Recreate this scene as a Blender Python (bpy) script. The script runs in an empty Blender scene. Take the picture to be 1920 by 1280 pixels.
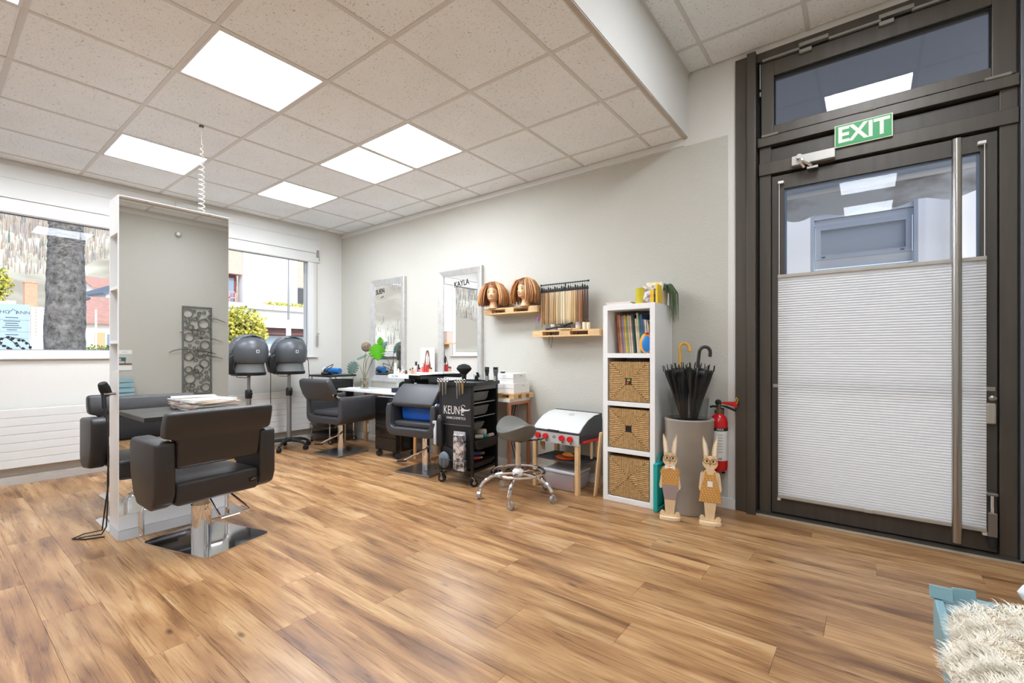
import bpy, bmesh, math, random
from mathutils import Vector, Matrix, Euler
random.seed(7)
S = bpy.context.scene
COL = S.collection
PI = math.pi

# ------------------------------------------------------------------ camera
F_PX, YAW, HOR, CAM_H = 862.8, 0.6590, 662.6, 1.11
cam_d = bpy.data.cameras.new('camera')
cam = bpy.data.objects.new('camera', cam_d)
COL.objects.link(cam)
cam.location = (0, 0, CAM_H)
cam.rotation_euler = (PI / 2, 0, YAW)
cam_d.sensor_width = 36.0
cam_d.lens = F_PX / 1920 * 36.0
cam_d.shift_y = (HOR - 640) / 1920
cam_d.clip_start = 0.02
cam_d.clip_end = 2000
S.camera = cam
# ------------------------------------------------------------------ world, sun, exposure
W = bpy.data.worlds.new('world')
S.world = W
W.use_nodes = True
nt = W.node_tree
nt.nodes.clear()
sky = nt.nodes.new('ShaderNodeTexSky')
sky.sky_type = 'NISHITA'
sky.sun_disc = False
sky.sun_elevation = math.radians(42)
sky.sun_rotation = math.radians(100)
sky.air_density = 1.0
sky.dust_density = 2.5
bgn = nt.nodes.new('ShaderNodeBackground')
bgn.inputs['Strength'].default_value = 0.25
out = nt.nodes.new('ShaderNodeOutputWorld')
nt.links.new(sky.outputs[0], bgn.inputs[0])
nt.links.new(bgn.outputs[0], out.inputs[0])
sun_d = bpy.data.lights.new('sun', 'SUN')
sun_d.energy = 2.3
sun_d.color = (1.0, 0.95, 0.87)
sun_d.angle = 0.02
sun = bpy.data.objects.new('sun', sun_d)
COL.objects.link(sun)
sun.rotation_euler = Vector((-0.76, 0.10, -0.64)).to_track_quat('-Z', 'Y').to_euler()
PANEL_STRENGTH = 22.0
S.view_settings.view_transform = 'Standard'
S.view_settings.look = 'None'
S.view_settings.exposure = 0.42
S.view_settings.gamma = 1.0
S.view_settings.use_curve_mapping = False

# ------------------------------------------------------------------ materials
MATS = {}
def srgb(r, g, b):
    def f(c):
        c /= 255.0
        return c / 12.92 if c <= 0.04045 else ((c + 0.055) / 1.055) ** 2.4
    return (f(r), f(g), f(b), 1)

def M(name, col, rough=0.5, metal=0.0, bump=0.0, bscale=200.0, var=0.0, vscale=6.0, stretch=None,
      trans=0.0, spec=0.5, emit=0.0, coat=0.0, sheen=0.0):
    """Principled material with optional noise bump and colour variation (sRGB 0-255 colour)."""
    if name in MATS:
        return MATS[name]
    m = bpy.data.materials.new(name)
    MATS[name] = m
    m.use_nodes = True
    n, l = m.node_tree.nodes, m.node_tree.links
    p = n['Principled BSDF']
    c = srgb(*col)
    p.inputs['Base Color'].default_value = c
    p.inputs['Roughness'].default_value = rough
    p.inputs['Metallic'].default_value = metal
    p.inputs['Specular IOR Level'].default_value = spec
    p.inputs['Transmission Weight'].default_value = trans
    p.inputs['Coat Weight'].default_value = coat
    p.inputs['Sheen Weight'].default_value = sheen
    if emit:
        p.inputs['Emission Color'].default_value = c
        p.inputs['Emission Strength'].default_value = emit
    if bump or var:
        tc = n.new('ShaderNodeTexCoord')
        mp = n.new('ShaderNodeMapping')
        l.new(tc.outputs['Object'], mp.inputs[0])
        if stretch:
            mp.inputs['Scale'].default_value = stretch
        if bump:
            t = n.new('ShaderNodeTexNoise')
            t.inputs['Scale'].default_value = bscale
            t.inputs['Detail'].default_value = 3
            l.new(mp.outputs[0], t.inputs['Vector'])
            b = n.new('ShaderNodeBump')
            b.inputs['Strength'].default_value = bump
            b.inputs['Distance'].default_value = 0.01
            l.new(t.outputs[0], b.inputs['Height'])
            l.new(b.outputs[0], p.inputs['Normal'])
        if var:
            t = n.new('ShaderNodeTexNoise')
            t.inputs['Scale'].default_value = vscale
            t.inputs['Detail'].default_value = 6
            l.new(mp.outputs[0], t.inputs['Vector'])
            r = n.new('ShaderNodeValToRGB')
            r.color_ramp.elements[0].position = 0.32
            r.color_ramp.elements[1].position = 0.68
            r.color_ramp.elements[0].color = (c[0] * (1 - var), c[1] * (1 - var), c[2] * (1 - var), 1)
            r.color_ramp.elements[1].color = (min(1, c[0] * (1 + var)), min(1, c[1] * (1 + var)), min(1, c[2] * (1 + var)), 1)
            l.new(t.outputs[0], r.inputs[0])
            l.new(r.outputs[0], p.inputs['Base Color'])
    return m

def ramp(n, stops):
    r = n.new('ShaderNodeValToRGB')
    e = r.color_ramp.elements
    e[0].position, e[0].color = stops[0][0], stops[0][1]
    e[1].position, e[1].color = stops[-1][0], stops[-1][1]
    for q, c in stops[1:-1]:
        k = e.new(q)
        k.color = c
    return r

def mix_rgb(n, l, fac, a, b, mode='MIX'):
    x = n.new('ShaderNodeMix')
    x.data_type = 'RGBA'
    x.blend_type = mode
    for sock, v in ((x.inputs[0], fac), (x.inputs[6], a), (x.inputs[7], b)):
        if hasattr(v, 'is_linked') or isinstance(v, bpy.types.NodeSocket):
            l.new(v, sock)
        else:
            sock.default_value = v
    return x.outputs[2]

def wood_floor():
    m = bpy.data.materials.new('oak_vinyl_plank')
    m.use_nodes = True
    n, l = m.node_tree.nodes, m.node_tree.links
    p = n['Principled BSDF']
    tc = n.new('ShaderNodeTexCoord')
    oi = n.new('ShaderNodeObjectInfo')
    mul = n.new('ShaderNodeVectorMath'); mul.operation = 'SCALE'
    comb = n.new('ShaderNodeCombineXYZ')
    for i in range(3):
        l.new(oi.outputs['Random'], comb.inputs[i])
    l.new(comb.outputs[0], mul.inputs[0]); mul.inputs['Scale'].default_value = 37.0
    add = n.new('ShaderNodeVectorMath'); add.operation = 'ADD'
    l.new(tc.outputs['Object'], add.inputs[0]); l.new(mul.outputs[0], add.inputs[1])
    def noise(scale, st, detail=5, rough=0.6, dist=0.0):
        mp = n.new('ShaderNodeMapping'); mp.inputs['Scale'].default_value = st
        l.new(add.outputs[0], mp.inputs[0])
        t = n.new('ShaderNodeTexNoise'); t.inputs['Scale'].default_value = scale
        t.inputs['Detail'].default_value = detail; t.inputs['Roughness'].default_value = rough
        t.inputs['Distortion'].default_value = dist
        l.new(mp.outputs[0], t.inputs['Vector'])
        return t.outputs[0]
    broad = noise(2.2, (0.7, 5.0, 1), 4, 0.6, 0.6)
    grain = noise(9.0, (0.28, 12.0, 1), 6, 0.65, 0.9)
    fine = noise(26.0, (0.22, 14.0, 1), 3, 0.6)
    base = ramp(n, [(0.31, srgb(114, 78, 50)), (0.45, srgb(160, 117, 76)), (0.57, srgb(186, 144, 98)), (0.71, srgb(206, 170, 126))])
    l.new(broad, base.inputs[0])
    dark = ramp(n, [(0.33, (1, 1, 1, 1)), (0.47, (0, 0, 0, 1))])
    l.new(grain, dark.inputs[0])
    dm = n.new('ShaderNodeMath'); dm.operation = 'MULTIPLY'; dm.inputs[1].default_value = 0.55
    l.new(dark.outputs[0], dm.inputs[0])
    c1 = mix_rgb(n, l, dm.outputs[0], base.outputs[0], srgb(96, 66, 46))
    fr = ramp(n, [(0.35, (0.86, 0.86, 0.86, 1)), (0.62, (1.08, 1.08, 1.08, 1))])
    l.new(fine, fr.inputs[0])
    c2 = mix_rgb(n, l, 1.0, c1, fr.outputs[0], 'MULTIPLY')
    # knots
    mp = n.new('ShaderNodeMapping'); mp.inputs['Scale'].default_value = (2.2, 5.5, 1)
    l.new(add.outputs[0], mp.inputs[0])
    v = n.new('ShaderNodeTexVoronoi'); v.inputs['Scale'].default_value = 1.0
    l.new(mp.outputs[0], v.inputs['Vector'])
    kr = ramp(n, [(0.03, (1, 1, 1, 1)), (0.085, (0, 0, 0, 1))])
    l.new(v.outputs['Distance'], kr.inputs[0])
    km = n.new('ShaderNodeMath'); km.operation = 'MULTIPLY'; km.inputs[1].default_value = 0.8
    l.new(kr.outputs[0], km.inputs[0])
    c3 = mix_rgb(n, l, km.outputs[0], c2, srgb(72, 48, 34))
    hv = n.new('ShaderNodeHueSaturation')
    mr = n.new('ShaderNodeMapRange')
    mr.inputs['To Min'].default_value = 0.88; mr.inputs['To Max'].default_value = 1.05
    l.new(oi.outputs['Random'], mr.inputs['Value'])
    l.new(mr.outputs[0], hv.inputs['Value']); l.new(c3, hv.inputs['Color'])
    l.new(hv.outputs[0], p.inputs['Base Color'])
    rr = n.new('ShaderNodeMapRange')
    rr.inputs['To Min'].default_value = 0.20; rr.inputs['To Max'].default_value = 0.38
    l.new(grain, rr.inputs['Value']); l.new(rr.outputs[0], p.inputs['Roughness'])
    b = n.new('ShaderNodeBump'); b.inputs['Strength'].default_value = 0.12; b.inputs['Distance'].default_value = 0.004
    l.new(grain, b.inputs['Height']); l.new(b.outputs[0], p.inputs['Normal'])
    return m

def speckle_tile():
    m = bpy.data.materials.new('mineral_ceiling_tile')
    m.use_nodes = True
    n, l = m.node_tree.nodes, m.node_tree.links
    p = n['Principled BSDF']
    p.inputs['Roughness'].default_value = 0.9
    tc = n.new('ShaderNodeTexCoord'); oi = n.new('ShaderNodeObjectInfo')
    add = n.new('ShaderNodeVectorMath'); add.operation = 'ADD'
    l.new(tc.outputs['Object'], add.inputs[0]); l.new(oi.outputs['Location'], add.inputs[1])
    t = n.new('ShaderNodeTexNoise'); t.inputs['Scale'].default_value = 105; t.inputs['Detail'].default_value = 3
    t.inputs['Roughness'].default_value = 0.6; t.inputs['Distortion'].default_value = 1.2
    l.new(add.outputs[0], t.inputs['Vector'])
    r = ramp(n, [(0.31, srgb(140, 134, 128)), (0.385, srgb(246, 249, 250))])
    l.new(t.outputs[0], r.inputs[0])
    t2 = n.new('ShaderNodeTexNoise'); t2.inputs['Scale'].default_value = 3
    l.new(add.outputs[0], t2.inputs['Vector'])
    r2 = ramp(n, [(0.3, (0.95, 0.95, 0.94, 1)), (0.7, (1, 1, 1, 1))])
    l.new(t2.outputs[0], r2.inputs[0])
    l.new(mix_rgb(n, l, 1.0, r.outputs[0], r2.outputs[0], 'MULTIPLY'), p.inputs['Base Color'])
    b = n.new('ShaderNodeBump'); b.inputs['Strength'].default_value = 0.25; b.inputs['Distance'].default_value = 0.003
    l.new(t.outputs[0], b.inputs['Height']); l.new(b.outputs[0], p.inputs['Normal'])
    return m

def pane_glass(name='window_glass', tint=(0.97, 0.99, 1.0, 1), refl=0.014):
    m = bpy.data.materials.new(name)
    m.use_nodes = True
    n, l = m.node_tree.nodes, m.node_tree.links
    n.clear()
    o = n.new('ShaderNodeOutputMaterial')
    tr = n.new('ShaderNodeBsdfTransparent'); tr.inputs[0].default_value = tint
    gl = n.new('ShaderNodeBsdfGlossy'); gl.inputs['Roughness'].default_value = 0.0
    fr = n.new('ShaderNodeLayerWeight'); fr.inputs['Blend'].default_value = 0.5
    pw = n.new('ShaderNodeMath'); pw.operation = 'POWER'; pw.inputs[1].default_value = 4.0
    l.new(fr.outputs['Facing'], pw.inputs[0])
    mx = n.new('ShaderNodeMixShader')
    ad = n.new('ShaderNodeMath'); ad.operation = 'MULTIPLY_ADD'; ad.inputs[1].default_value = 0.6; ad.inputs[2].default_value = refl
    l.new(pw.outputs[0], ad.inputs[0])
    l.new(ad.outputs[0], mx.inputs[0]); l.new(tr.outputs[0], mx.inputs[1]); l.new(gl.outputs[0], mx.inputs[2])
    l.new(mx.outputs[0], o.inputs[0])
    return m

def translucent(name, col, fac=0.4, rough=0.9):
    m = bpy.data.materials.new(name)
    m.use_nodes = True
    n, l = m.node_tree.nodes, m.node_tree.links
    n.clear()
    o = n.new('ShaderNodeOutputMaterial')
    d = n.new('ShaderNodeBsdfDiffuse'); d.inputs[0].default_value = srgb(*col)
    t = n.new('ShaderNodeBsdfTranslucent'); t.inputs[0].default_value = srgb(*col)
    mx = n.new('ShaderNodeMixShader'); mx.inputs[0].default_value = fac
    l.new(d.outputs[0], mx.inputs[1]); l.new(t.outputs[0], mx.inputs[2]); l.new(mx.outputs[0], o.inputs[0])
    return m

def milky(name, col, fac):
    m = bpy.data.materials.new(name)
    m.use_nodes = True
    n, l = m.node_tree.nodes, m.node_tree.links
    n.clear()
    o = n.new('ShaderNodeOutputMaterial')
    d = n.new('ShaderNodeBsdfPrincipled'); d.inputs['Base Color'].default_value = srgb(*col); d.inputs['Roughness'].default_value = 0.3
    t = n.new('ShaderNodeBsdfTransparent')
    mx = n.new('ShaderNodeMixShader'); mx.inputs[0].default_value = fac
    l.new(t.outputs[0], mx.inputs[1]); l.new(d.outputs[0], mx.inputs[2]); l.new(mx.outputs[0], o.inputs[0])
    return m

def two_tone(name, c1, c2, scale, lo, hi, rough=0.8, stretch=None, bump=0.0, detail=5, dist=0.0, metal=0.0, nr=0.5):
    if name in MATS:
        return MATS[name]
    m = bpy.data.materials.new(name)
    MATS[name] = m
    m.use_nodes = True
    n, l = m.node_tree.nodes, m.node_tree.links
    p = n['Principled BSDF']; p.inputs['Roughness'].default_value = rough; p.inputs['Metallic'].default_value = metal
    tc = n.new('ShaderNodeTexCoord'); mp = n.new('ShaderNodeMapping')
    if stretch:
        mp.inputs['Scale'].default_value = stretch
    l.new(tc.outputs['Object'], mp.inputs[0])
    t = n.new('ShaderNodeTexNoise'); t.inputs['Scale'].default_value = scale; t.inputs['Detail'].default_value = detail
    t.inputs['Distortion'].default_value = dist
    t.inputs['Roughness'].default_value = nr
    l.new(mp.outputs[0], t.inputs['Vector'])
    r = ramp(n, [(lo, srgb(*c1)), (hi, srgb(*c2))])
    l.new(t.outputs[0], r.inputs[0]); l.new(r.outputs[0], p.inputs['Base Color'])
    if bump:
        b = n.new('ShaderNodeBump'); b.inputs['Strength'].default_value = bump; b.inputs['Distance'].default_value = 0.02
        l.new(t.outputs[0], b.inputs['Height']); l.new(b.outputs[0], p.inputs['Normal'])
    return m

def emission(name, col, s):
    m = bpy.data.materials.new(name)
    m.use_nodes = True
    n, l = m.node_tree.nodes, m.node_tree.links
    n.clear()
    o = n.new('ShaderNodeOutputMaterial'); e = n.new('ShaderNodeEmission')
    e.inputs[0].default_value = col; e.inputs[1].default_value = s
    l.new(e.outputs[0], o.inputs[0])
    return m

m_floor = wood_floor()
m_tile = speckle_tile()
m_glass = pane_glass()
m_clear = pane_glass('clear_acrylic', (0.93, 0.95, 0.96, 1), 0.02)
m_panel = emission('led_diffuser', (0.915, 0.985, 1.09, 1), PANEL_STRENGTH)
m_wall = M('white_plaster', (219, 216, 209), 0.85, bump=0.14, bscale=120)
m_grey = M('warm_grey_plaster', (196, 193, 182), 0.88, bump=0.5, bscale=110)
m_white = M('white_paint', (222, 221, 217), 0.45)
m_lam = M('white_laminate', (236, 235, 232), 0.35)
m_bar = M('ceiling_grid_metal', (216, 213, 207), 0.5)
m_beige = M('beige_edge_trim', (188, 178, 165), 0.6)
m_bronze = M('bronze_anodised', (83, 77, 69), 0.42, 0.35, var=0.10, vscale=3, stretch=(8, 8, 0.6))
m_bronze2 = M('bronze_anodised_leaf', (76, 71, 65), 0.45, 0.35, var=0.10, vscale=3, stretch=(8, 8, 0.6))
m_gap = M('black_gasket', (14, 13, 12), 0.8)
m_steel = M('brushed_steel', (172, 168, 162), 0.28, 1.0)
m_chrome = M('chrome', (225, 225, 228), 0.07, 1.0)
m_satin = M('satin_plate_steel', (150, 150, 150), 0.3, 0.9)
m_mirror = M('mirror_silver', (249, 250, 250), 0.01, 1.0)
m_leather = M('black_leatherette', (48, 45, 44), 0.42, bump=0.10, bscale=260)
m_leather2 = M('dark_grey_leatherette', (56, 56, 58), 0.40, bump=0.10, bscale=260)
m_black = M('black_plastic', (24, 24, 25), 0.38)
m_blackm = M('matte_black', (20, 20, 21), 0.7)
m_gloss = M('black_gloss', (12, 12, 13), 0.1)
m_rubber = M('rubber_black', (26, 26, 26), 0.75)
m_cord = M('cord_black', (30, 28, 27), 0.6)
m_hood = M('hood_grey_plastic', (104, 106, 104), 0.33)
m_hoodd = M('hood_dark_plastic', (74, 77, 80), 0.35)
m_alu = M('aluminium_pole', (158, 160, 162), 0.35, 0.8)
m_silver = M('silver_frame', (198, 196, 192), 0.38, 0.5, var=0.08, vscale=20)
m_pine = M('pine_wood', (214, 176, 126), 0.6, var=0.16, vscale=5, stretch=(2, 14, 14))
m_pinez = M('pine_wood_upright', (219, 182, 134), 0.6, var=0.12, vscale=5, stretch=(14, 14, 2))
m_beech = M('beech_leg', (206, 154, 92), 0.55, var=0.1, vscale=5, stretch=(14, 14, 2))
m_copper = M('copper_tube', (208, 138, 104), 0.35, 0.55)
m_red = M('red_enamel', (205, 28, 30), 0.25)
m_paper = M('paper_white', (238, 236, 230), 0.7)
m_ink = M('ink_black', (26, 26, 28), 0.7)
m_ltblue = M('pale_blue_paint', (134, 170, 178), 0.5)
m_teal = M('teal_plastic', (30, 166, 160), 0.4)
m_blue = M('blue_plastic', (22, 92, 196), 0.4)
m_orange = M('orange_plastic', (238, 92, 34), 0.4)
m_plastic_w = M('white_plastic', (232, 230, 224), 0.4)
m_seagrass = None

# ------------------------------------------------------------------ mesh helpers
class MB:
    def __init__(s):
        s.v = []
        s.f = []
        s.mi = []
        s.cur = 0
    def add(s, vs, fs):
        o = len(s.v)
        s.v += [tuple(p) for p in vs]
        for f in fs:
            s.f.append(tuple(i + o for i in f))
            s.mi.append(s.cur)
        return s
    def box(s, x0, x1, y0, y1, z0, z1):
        v = [(x0, y0, z0), (x1, y0, z0), (x1, y1, z0), (x0, y1, z0), (x0, y0, z1), (x1, y0, z1), (x1, y1, z1), (x0, y1, z1)]
        return s.add(v, [(3, 2, 1, 0), (4, 5, 6, 7), (0, 1, 5, 4), (1, 2, 6, 5), (2, 3, 7, 6), (3, 0, 4, 7)])
    def obox(s, c, size, rot=(0, 0, 0)):
        a, b, d = size[0] / 2, size[1] / 2, size[2] / 2
        R = Euler(rot).to_matrix()
        v = [Vector(c) + R @ Vector(p) for p in [(-a, -b, -d), (a, -b, -d), (a, b, -d), (-a, b, -d), (-a, -b, d), (a, -b, d), (a, b, d), (-a, b, d)]]
        return s.add(v, [(3, 2, 1, 0), (4, 5, 6, 7), (0, 1, 5, 4), (1, 2, 6, 5), (2, 3, 7, 6), (3, 0, 4, 7)])
    def cyl(s, p0, p1, r0, r1=None, n=16):
        return s.tube([p0, p1], None, n, radii=[r0, r0 if r1 is None else r1])
    def tube(s, pts, r, n=8, closed=False, radii=None):
        P = [Vector(p) for p in pts]
        k = len(P)
        rings = []
        prev = None
        for i in range(k):
            if closed:
                t = P[(i + 1) % k] - P[i - 1]
            else:
                t = P[min(i + 1, k - 1)] - P[max(i - 1, 0)]
            t = t.normalized() if t.length > 1e-9 else Vector((0, 0, 1))
            if prev is None:
                a = Vector((0, 0, 1)) if abs(t.z) < 0.9 else Vector((1, 0, 0))
                u = t.cross(a).normalized()
            else:
                u = prev - t * prev.dot(t)
                u = u.normalized() if u.length > 1e-6 else t.orthogonal().normalized()
            prev = u
            w = t.cross(u)
            rr = radii[i] if radii else r
            rings.append([P[i] + (u * math.cos(2 * PI * j / n) + w * math.sin(2 * PI * j / n)) * rr for j in range(n)])
        return s.loft(rings, closed=closed, caps=not closed)
    def loft(s, rings, closed=False, caps=True):
        n = len(rings[0])
        o = []
        for r in rings:
            o += list(r)
        fs = []
        k = len(rings)
        for i in range(k if closed else k - 1):
            a, b = i * n, ((i + 1) % k) * n
            for j in range(n):
                fs.append((a + j, a + (j + 1) % n, b + (j + 1) % n, b + j))
        if caps:
            fs.append(tuple(range(n - 1, -1, -1)))
            fs.append(tuple((k - 1) * n + j for j in range(n)))
        return s.add(o, fs)
    def lathe(s, prof, n=24, c=(0, 0, 0), sx=1.0, sy=1.0, caps=True):
        rings = [[(c[0] + r * math.cos(2 * PI * j / n) * sx, c[1] + r * math.sin(2 * PI * j / n) * sy, c[2] + z) for j in range(n)] for r, z in prof]
        return s.loft(rings, caps=caps)
    def sphere(s, c, r, n=16, m=10):
        if not hasattr(r, '__len__'):
            r = (r, r, r)
        prof = []
        for i in range(m + 1):
            a = -PI / 2 + PI * i / m
            prof.append((max(math.cos(a), 0.01), math.sin(a)))
        rings = [[(c[0] + q * math.cos(2 * PI * j / n) * r[0], c[1] + q * math.sin(2 * PI * j / n) * r[1], c[2] + z * r[2]) for j in range(n)] for q, z in prof]
        return s.loft(rings)
    def prism(s, poly, a0, a1, plane='xz'):
        def P(u, v, a):
            return {'xy': (u, v, a), 'xz': (u, a, v), 'yz': (a, u, v)}[plane]
        n = len(poly)
        vs = [P(u, v, a0) for u, v in poly] + [P(u, v, a1) for u, v in poly]
        fs = [tuple(range(n)), tuple(range(2 * n - 1, n - 1, -1))]
        for i in range(n):
            j = (i + 1) % n
            fs.append((i, i + n, j + n, j))
        return s.add(vs, fs)
    def ring_prism(s, outer, inner, a0, a1, plane='xz'):
        """extruded ring between two polylines of equal count"""
        def P(u, v, a):
            return {'xy': (u, v, a), 'xz': (u, a, v), 'yz': (a, u, v)}[plane]
        n = len(outer)
        vs = [P(u, v, a0) for u, v in outer] + [P(u, v, a0) for u, v in inner] + [P(u, v, a1) for u, v in outer] + [P(u, v, a1) for u, v in inner]
        fs = []
        for i in range(n):
            j = (i + 1) % n
            fs += [(i, j, n + j, n + i), (2 * n + i, 3 * n + i, 3 * n + j, 2 * n + j), (i, 2 * n + i, 2 * n + j, j), (n + i, n + j, 3 * n + j, 3 * n + i)]
        return s.add(vs, fs)
    def mesh(s, name, mats):
        me = bpy.data.meshes.new(name)
        me.from_pydata(s.v, [], s.f)
        for m in mats:
            me.materials.append(m)
        if len(mats) > 1:
            me.polygons.foreach_set('material_index', s.mi)
        bm = bmesh.new()
        bm.from_mesh(me)
        bmesh.ops.recalc_face_normals(bm, faces=bm.faces)
        bm.to_mesh(me)
        bm.free()
        return me
    def build(s, name, mat, parent=None, smooth=True, bevel=0.0, seg=3, sub=0, origin=None, loc=None, rot=None, ang=35):
        mats = mat if isinstance(mat, (list, tuple)) else [mat]
        if origin is not None:
            s.v = [(x - origin[0], y - origin[1], z - origin[2]) for x, y, z in s.v]
        me = s.mesh(name, mats)
        if smooth:
            me.polygons.foreach_set('use_smooth', [True] * len(me.polygons))
            if not bevel and not sub:
                me.set_sharp_from_angle(angle=math.radians(ang))
        o = bpy.data.objects.new(name, me)
        COL.objects.link(o)
        if parent:
            o.parent = parent
        if origin is not None:
            o.location = origin
        if loc is not None:
            o.location = loc
        if rot is not None:
            o.rotation_euler = rot
        if bevel:
            b = o.modifiers.new('bevel', 'BEVEL')
            b.width = bevel
            b.segments = seg
            b.limit_method = 'ANGLE'
            b.angle_limit = math.radians(40)
            b.harden_normals = False
        if sub:
            d = o.modifiers.new('sub', 'SUBSURF')
            d.levels = sub
            d.render_levels = sub
        return o

def tag(o, label=None, cat=None, group=None, kind=None):
    if label:
        o['label'] = label
    if cat:
        o['category'] = cat
    if group:
        o['group'] = group
    if kind:
        o['kind'] = kind
    return o

def thing(name, label, cat, loc=(0, 0, 0), rz=0.0, group=None):
    o = bpy.data.objects.new(name, None)
    o.empty_display_size = 0.1
    COL.objects.link(o)
    o.location = loc
    o.rotation_euler = (0, 0, rz)
    return tag(o, label, cat, group)

def struct(name, mb, mat, **k):
    o = mb.build(name, mat, **k)
    o['kind'] = 'structure'
    return o

def copy_tree(o, parent=None):
    c = o.copy()
    COL.objects.link(c)
    c.parent = parent
    for ch in list(o.children):
        copy_tree(ch, c)
    return c

def text(name, body, size, mat, parent=None, loc=(0, 0, 0), rot=(0, 0, 0), extrude=0.0006, sx=1.0, bold=0.0, align='CENTER'):
    cu = bpy.data.curves.new(name, 'FONT')
    cu.body = body
    cu.size = size
    cu.extrude = extrude
    cu.offset = bold
    cu.align_x = align
    cu.align_y = 'CENTER'
    cu.resolution_u = 3
    t = bpy.data.objects.new(name + '_tmp', cu)
    COL.objects.link(t)
    dg = bpy.context.evaluated_depsgraph_get()
    me = bpy.data.meshes.new_from_object(t.evaluated_get(dg))
    bpy.data.objects.remove(t)
    bpy.data.curves.remove(cu)
    me.materials.clear()
    me.materials.append(mat)
    if sx != 1.0:
        for v in me.vertices:
            v.co.x *= sx
    o = bpy.data.objects.new(name, me)
    COL.objects.link(o)
    o.parent = parent
    o.location = loc
    o.rotation_euler = rot
    return o

def scribble(name, n, size, mat, parent, loc, rot, seed):
    """row of pen strokes for print too small to read"""
    rs = random.Random(seed)
    pts = [((-n / 2 + i / 3) * size * 0.55, rs.uniform(-0.5, 0.5) * size, 0) for i in range(n * 3)]
    return MB().tube(pts, size * 0.06, 4).build(name, mat, parent, loc=loc, rot=rot)

def arc(cx, cz, r, a0, a1, n):
    return [(cx + r * math.cos(a0 + (a1 - a0) * i / n), cz + r * math.sin(a0 + (a1 - a0) * i / n)) for i in range(n + 1)]

def rrect(w, h, r, n=5, cx=0.0, cy=0.0):
    p = []
    for sx, sy, a in ((1, 1, 0), (-1, 1, PI / 2), (-1, -1, PI), (1, -1, 3 * PI / 2)):
        p += arc(cx + sx * (w / 2 - r), cy + sy * (h / 2 - r), r, a, a + PI / 2, n)
    return p

# ================================================================== SETTING
LX, RX, DY, BY = -5.739, 1.15, 3.573, -2.6
HC, HH, STEP = 2.742, 3.222, -1.08

# floor with single planks
fl = struct('floor', MB().box(LX - 0.02, RX + 0.02, BY - 0.02, DY + 0.2, -0.12, -0.006), M('floor_screed', (58, 44, 34), 0.9))
PW, PLN = 0.186, 1.22
row, y = 0, DY + 0.09
offs = [0.0, 0.52, 0.93, 0.27, 0.71, 0.11, 0.83, 0.41]
while y > BY:
    x = LX - PLN * offs[row % 8]
    while x < RX:
        a, b = max(x, LX), min(x + PLN, RX)
        y0 = max(y - PW, BY)
        if b - a > 0.03 and y - y0 > 0.02:
            g = 0.0003
            w, d = (b - a) / 2 - g, (y - y0) / 2 - g
            mb = MB()
            t = 0.0007
            mb.loft([[(-w, -d, -0.006), (w, -d, -0.006), (w, d, -0.006), (-w, d, -0.006)],
                     [(-w, -d, -t), (w, -d, -t), (w, d, -t), (-w, d, -t)],
                     [(-w + t, -d + t, 0), (w - t, -d + t, 0), (w - t, d - t, 0), (-w + t, d - t, 0)]])
            mb.build('plank', m_floor, fl, smooth=False, loc=((a + b) / 2, (y + y0) / 2, 0))
        x += PLN
    y -= PW
    row += 1

# ceilings: mineral tiles in a metal grid, low part and raised part
def ceiling(name, xs, ys, z, lights):
    c = struct(name, MB().box(xs[0], xs[-1], ys[0], ys[-1], z + 0.03, z + 0.12), m_wall)
    cache = {}
    for i in range(len(xs) - 1):
        for j in range(len(ys) - 1):
            if (i, j) in lights:
                continue
            w, d = xs[i + 1] - xs[i] - 0.014, ys[j + 1] - ys[j] - 0.014
            if w < 0.02 or d < 0.02:
                continue
            key = (round(w, 3), round(d, 3))
            if key not in cache:
                e = 0.006
                cache[key] = MB().loft([[(-w / 2, -d / 2, 0.008), (w / 2, -d / 2, 0.008), (w / 2, d / 2, 0.008), (-w / 2, d / 2, 0.008)],
                                        [(-w / 2 + e, -d / 2 + e, 0.003), (w / 2 - e, -d / 2 + e, 0.003), (w / 2 - e, d / 2 - e, 0.003), (-w / 2 + e, d / 2 - e, 0.003)]],).mesh('ceiling_tile', [m_tile])
            o = bpy.data.objects.new('ceiling_tile', cache[key])
            COL.objects.link(o)
            o.parent = c
            o.location = ((xs[i] + xs[i + 1]) / 2, (ys[j] + ys[j + 1]) / 2, z)
    for x in xs[1:-1]:
        MB().box(x - 0.012, x + 0.012, ys[0], ys[-1], z, z + 0.004).build('grid_bar', m_bar, c, smooth=False)
    for yy in ys[1:-1]:
        MB().box(xs[0], xs[-1], yy - 0.012, yy + 0.012, z + 0.0005, z + 0.0045).build('grid_bar', m_bar, c, smooth=False)
    return c
gx = [LX] + [-1.368 - 0.6 * k for k in range(7, -1, -1)] + [STEP - 0.03]
gy = [BY] + [0.310 + 0.6 * k for k in range(-4, 6)] + [DY]
hx = [STEP, -0.910, -0.310, 0.290, 0.890, RX]
hy = [BY] + [3.264 - 0.6 * k for k in range(9, -1, -1)] + [DY]
low_lights = {}
def gcell(xs, ys, x, yy):
    i = max(k for k in range(len(xs)) if xs[k] <= x)
    j = max(k for k in range(len(ys)) if ys[k] <= yy)
    return (i, j)
low_pos = [(-2.868, 1.21, 'bright square ceiling panel nearest the camera, biggest in view'),
           (-4.668, 1.21, 'bright ceiling panel crossed by the hanging spiral cord'),
           (-3.468, 2.41, 'bright ceiling panel on the window side of the touching pair'),
           (-2.868, 2.41, 'bright ceiling panel on the door side of the touching pair'),
           (-4.668, 2.41, 'smallest looking bright ceiling panel near the grey wall corner'),
           (-2.868, 0.01, 'bright ceiling panel cut off at the top left corner'),
           (-4.668, 0.01, 'bright ceiling panel above the left window outside the view')]
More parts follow.
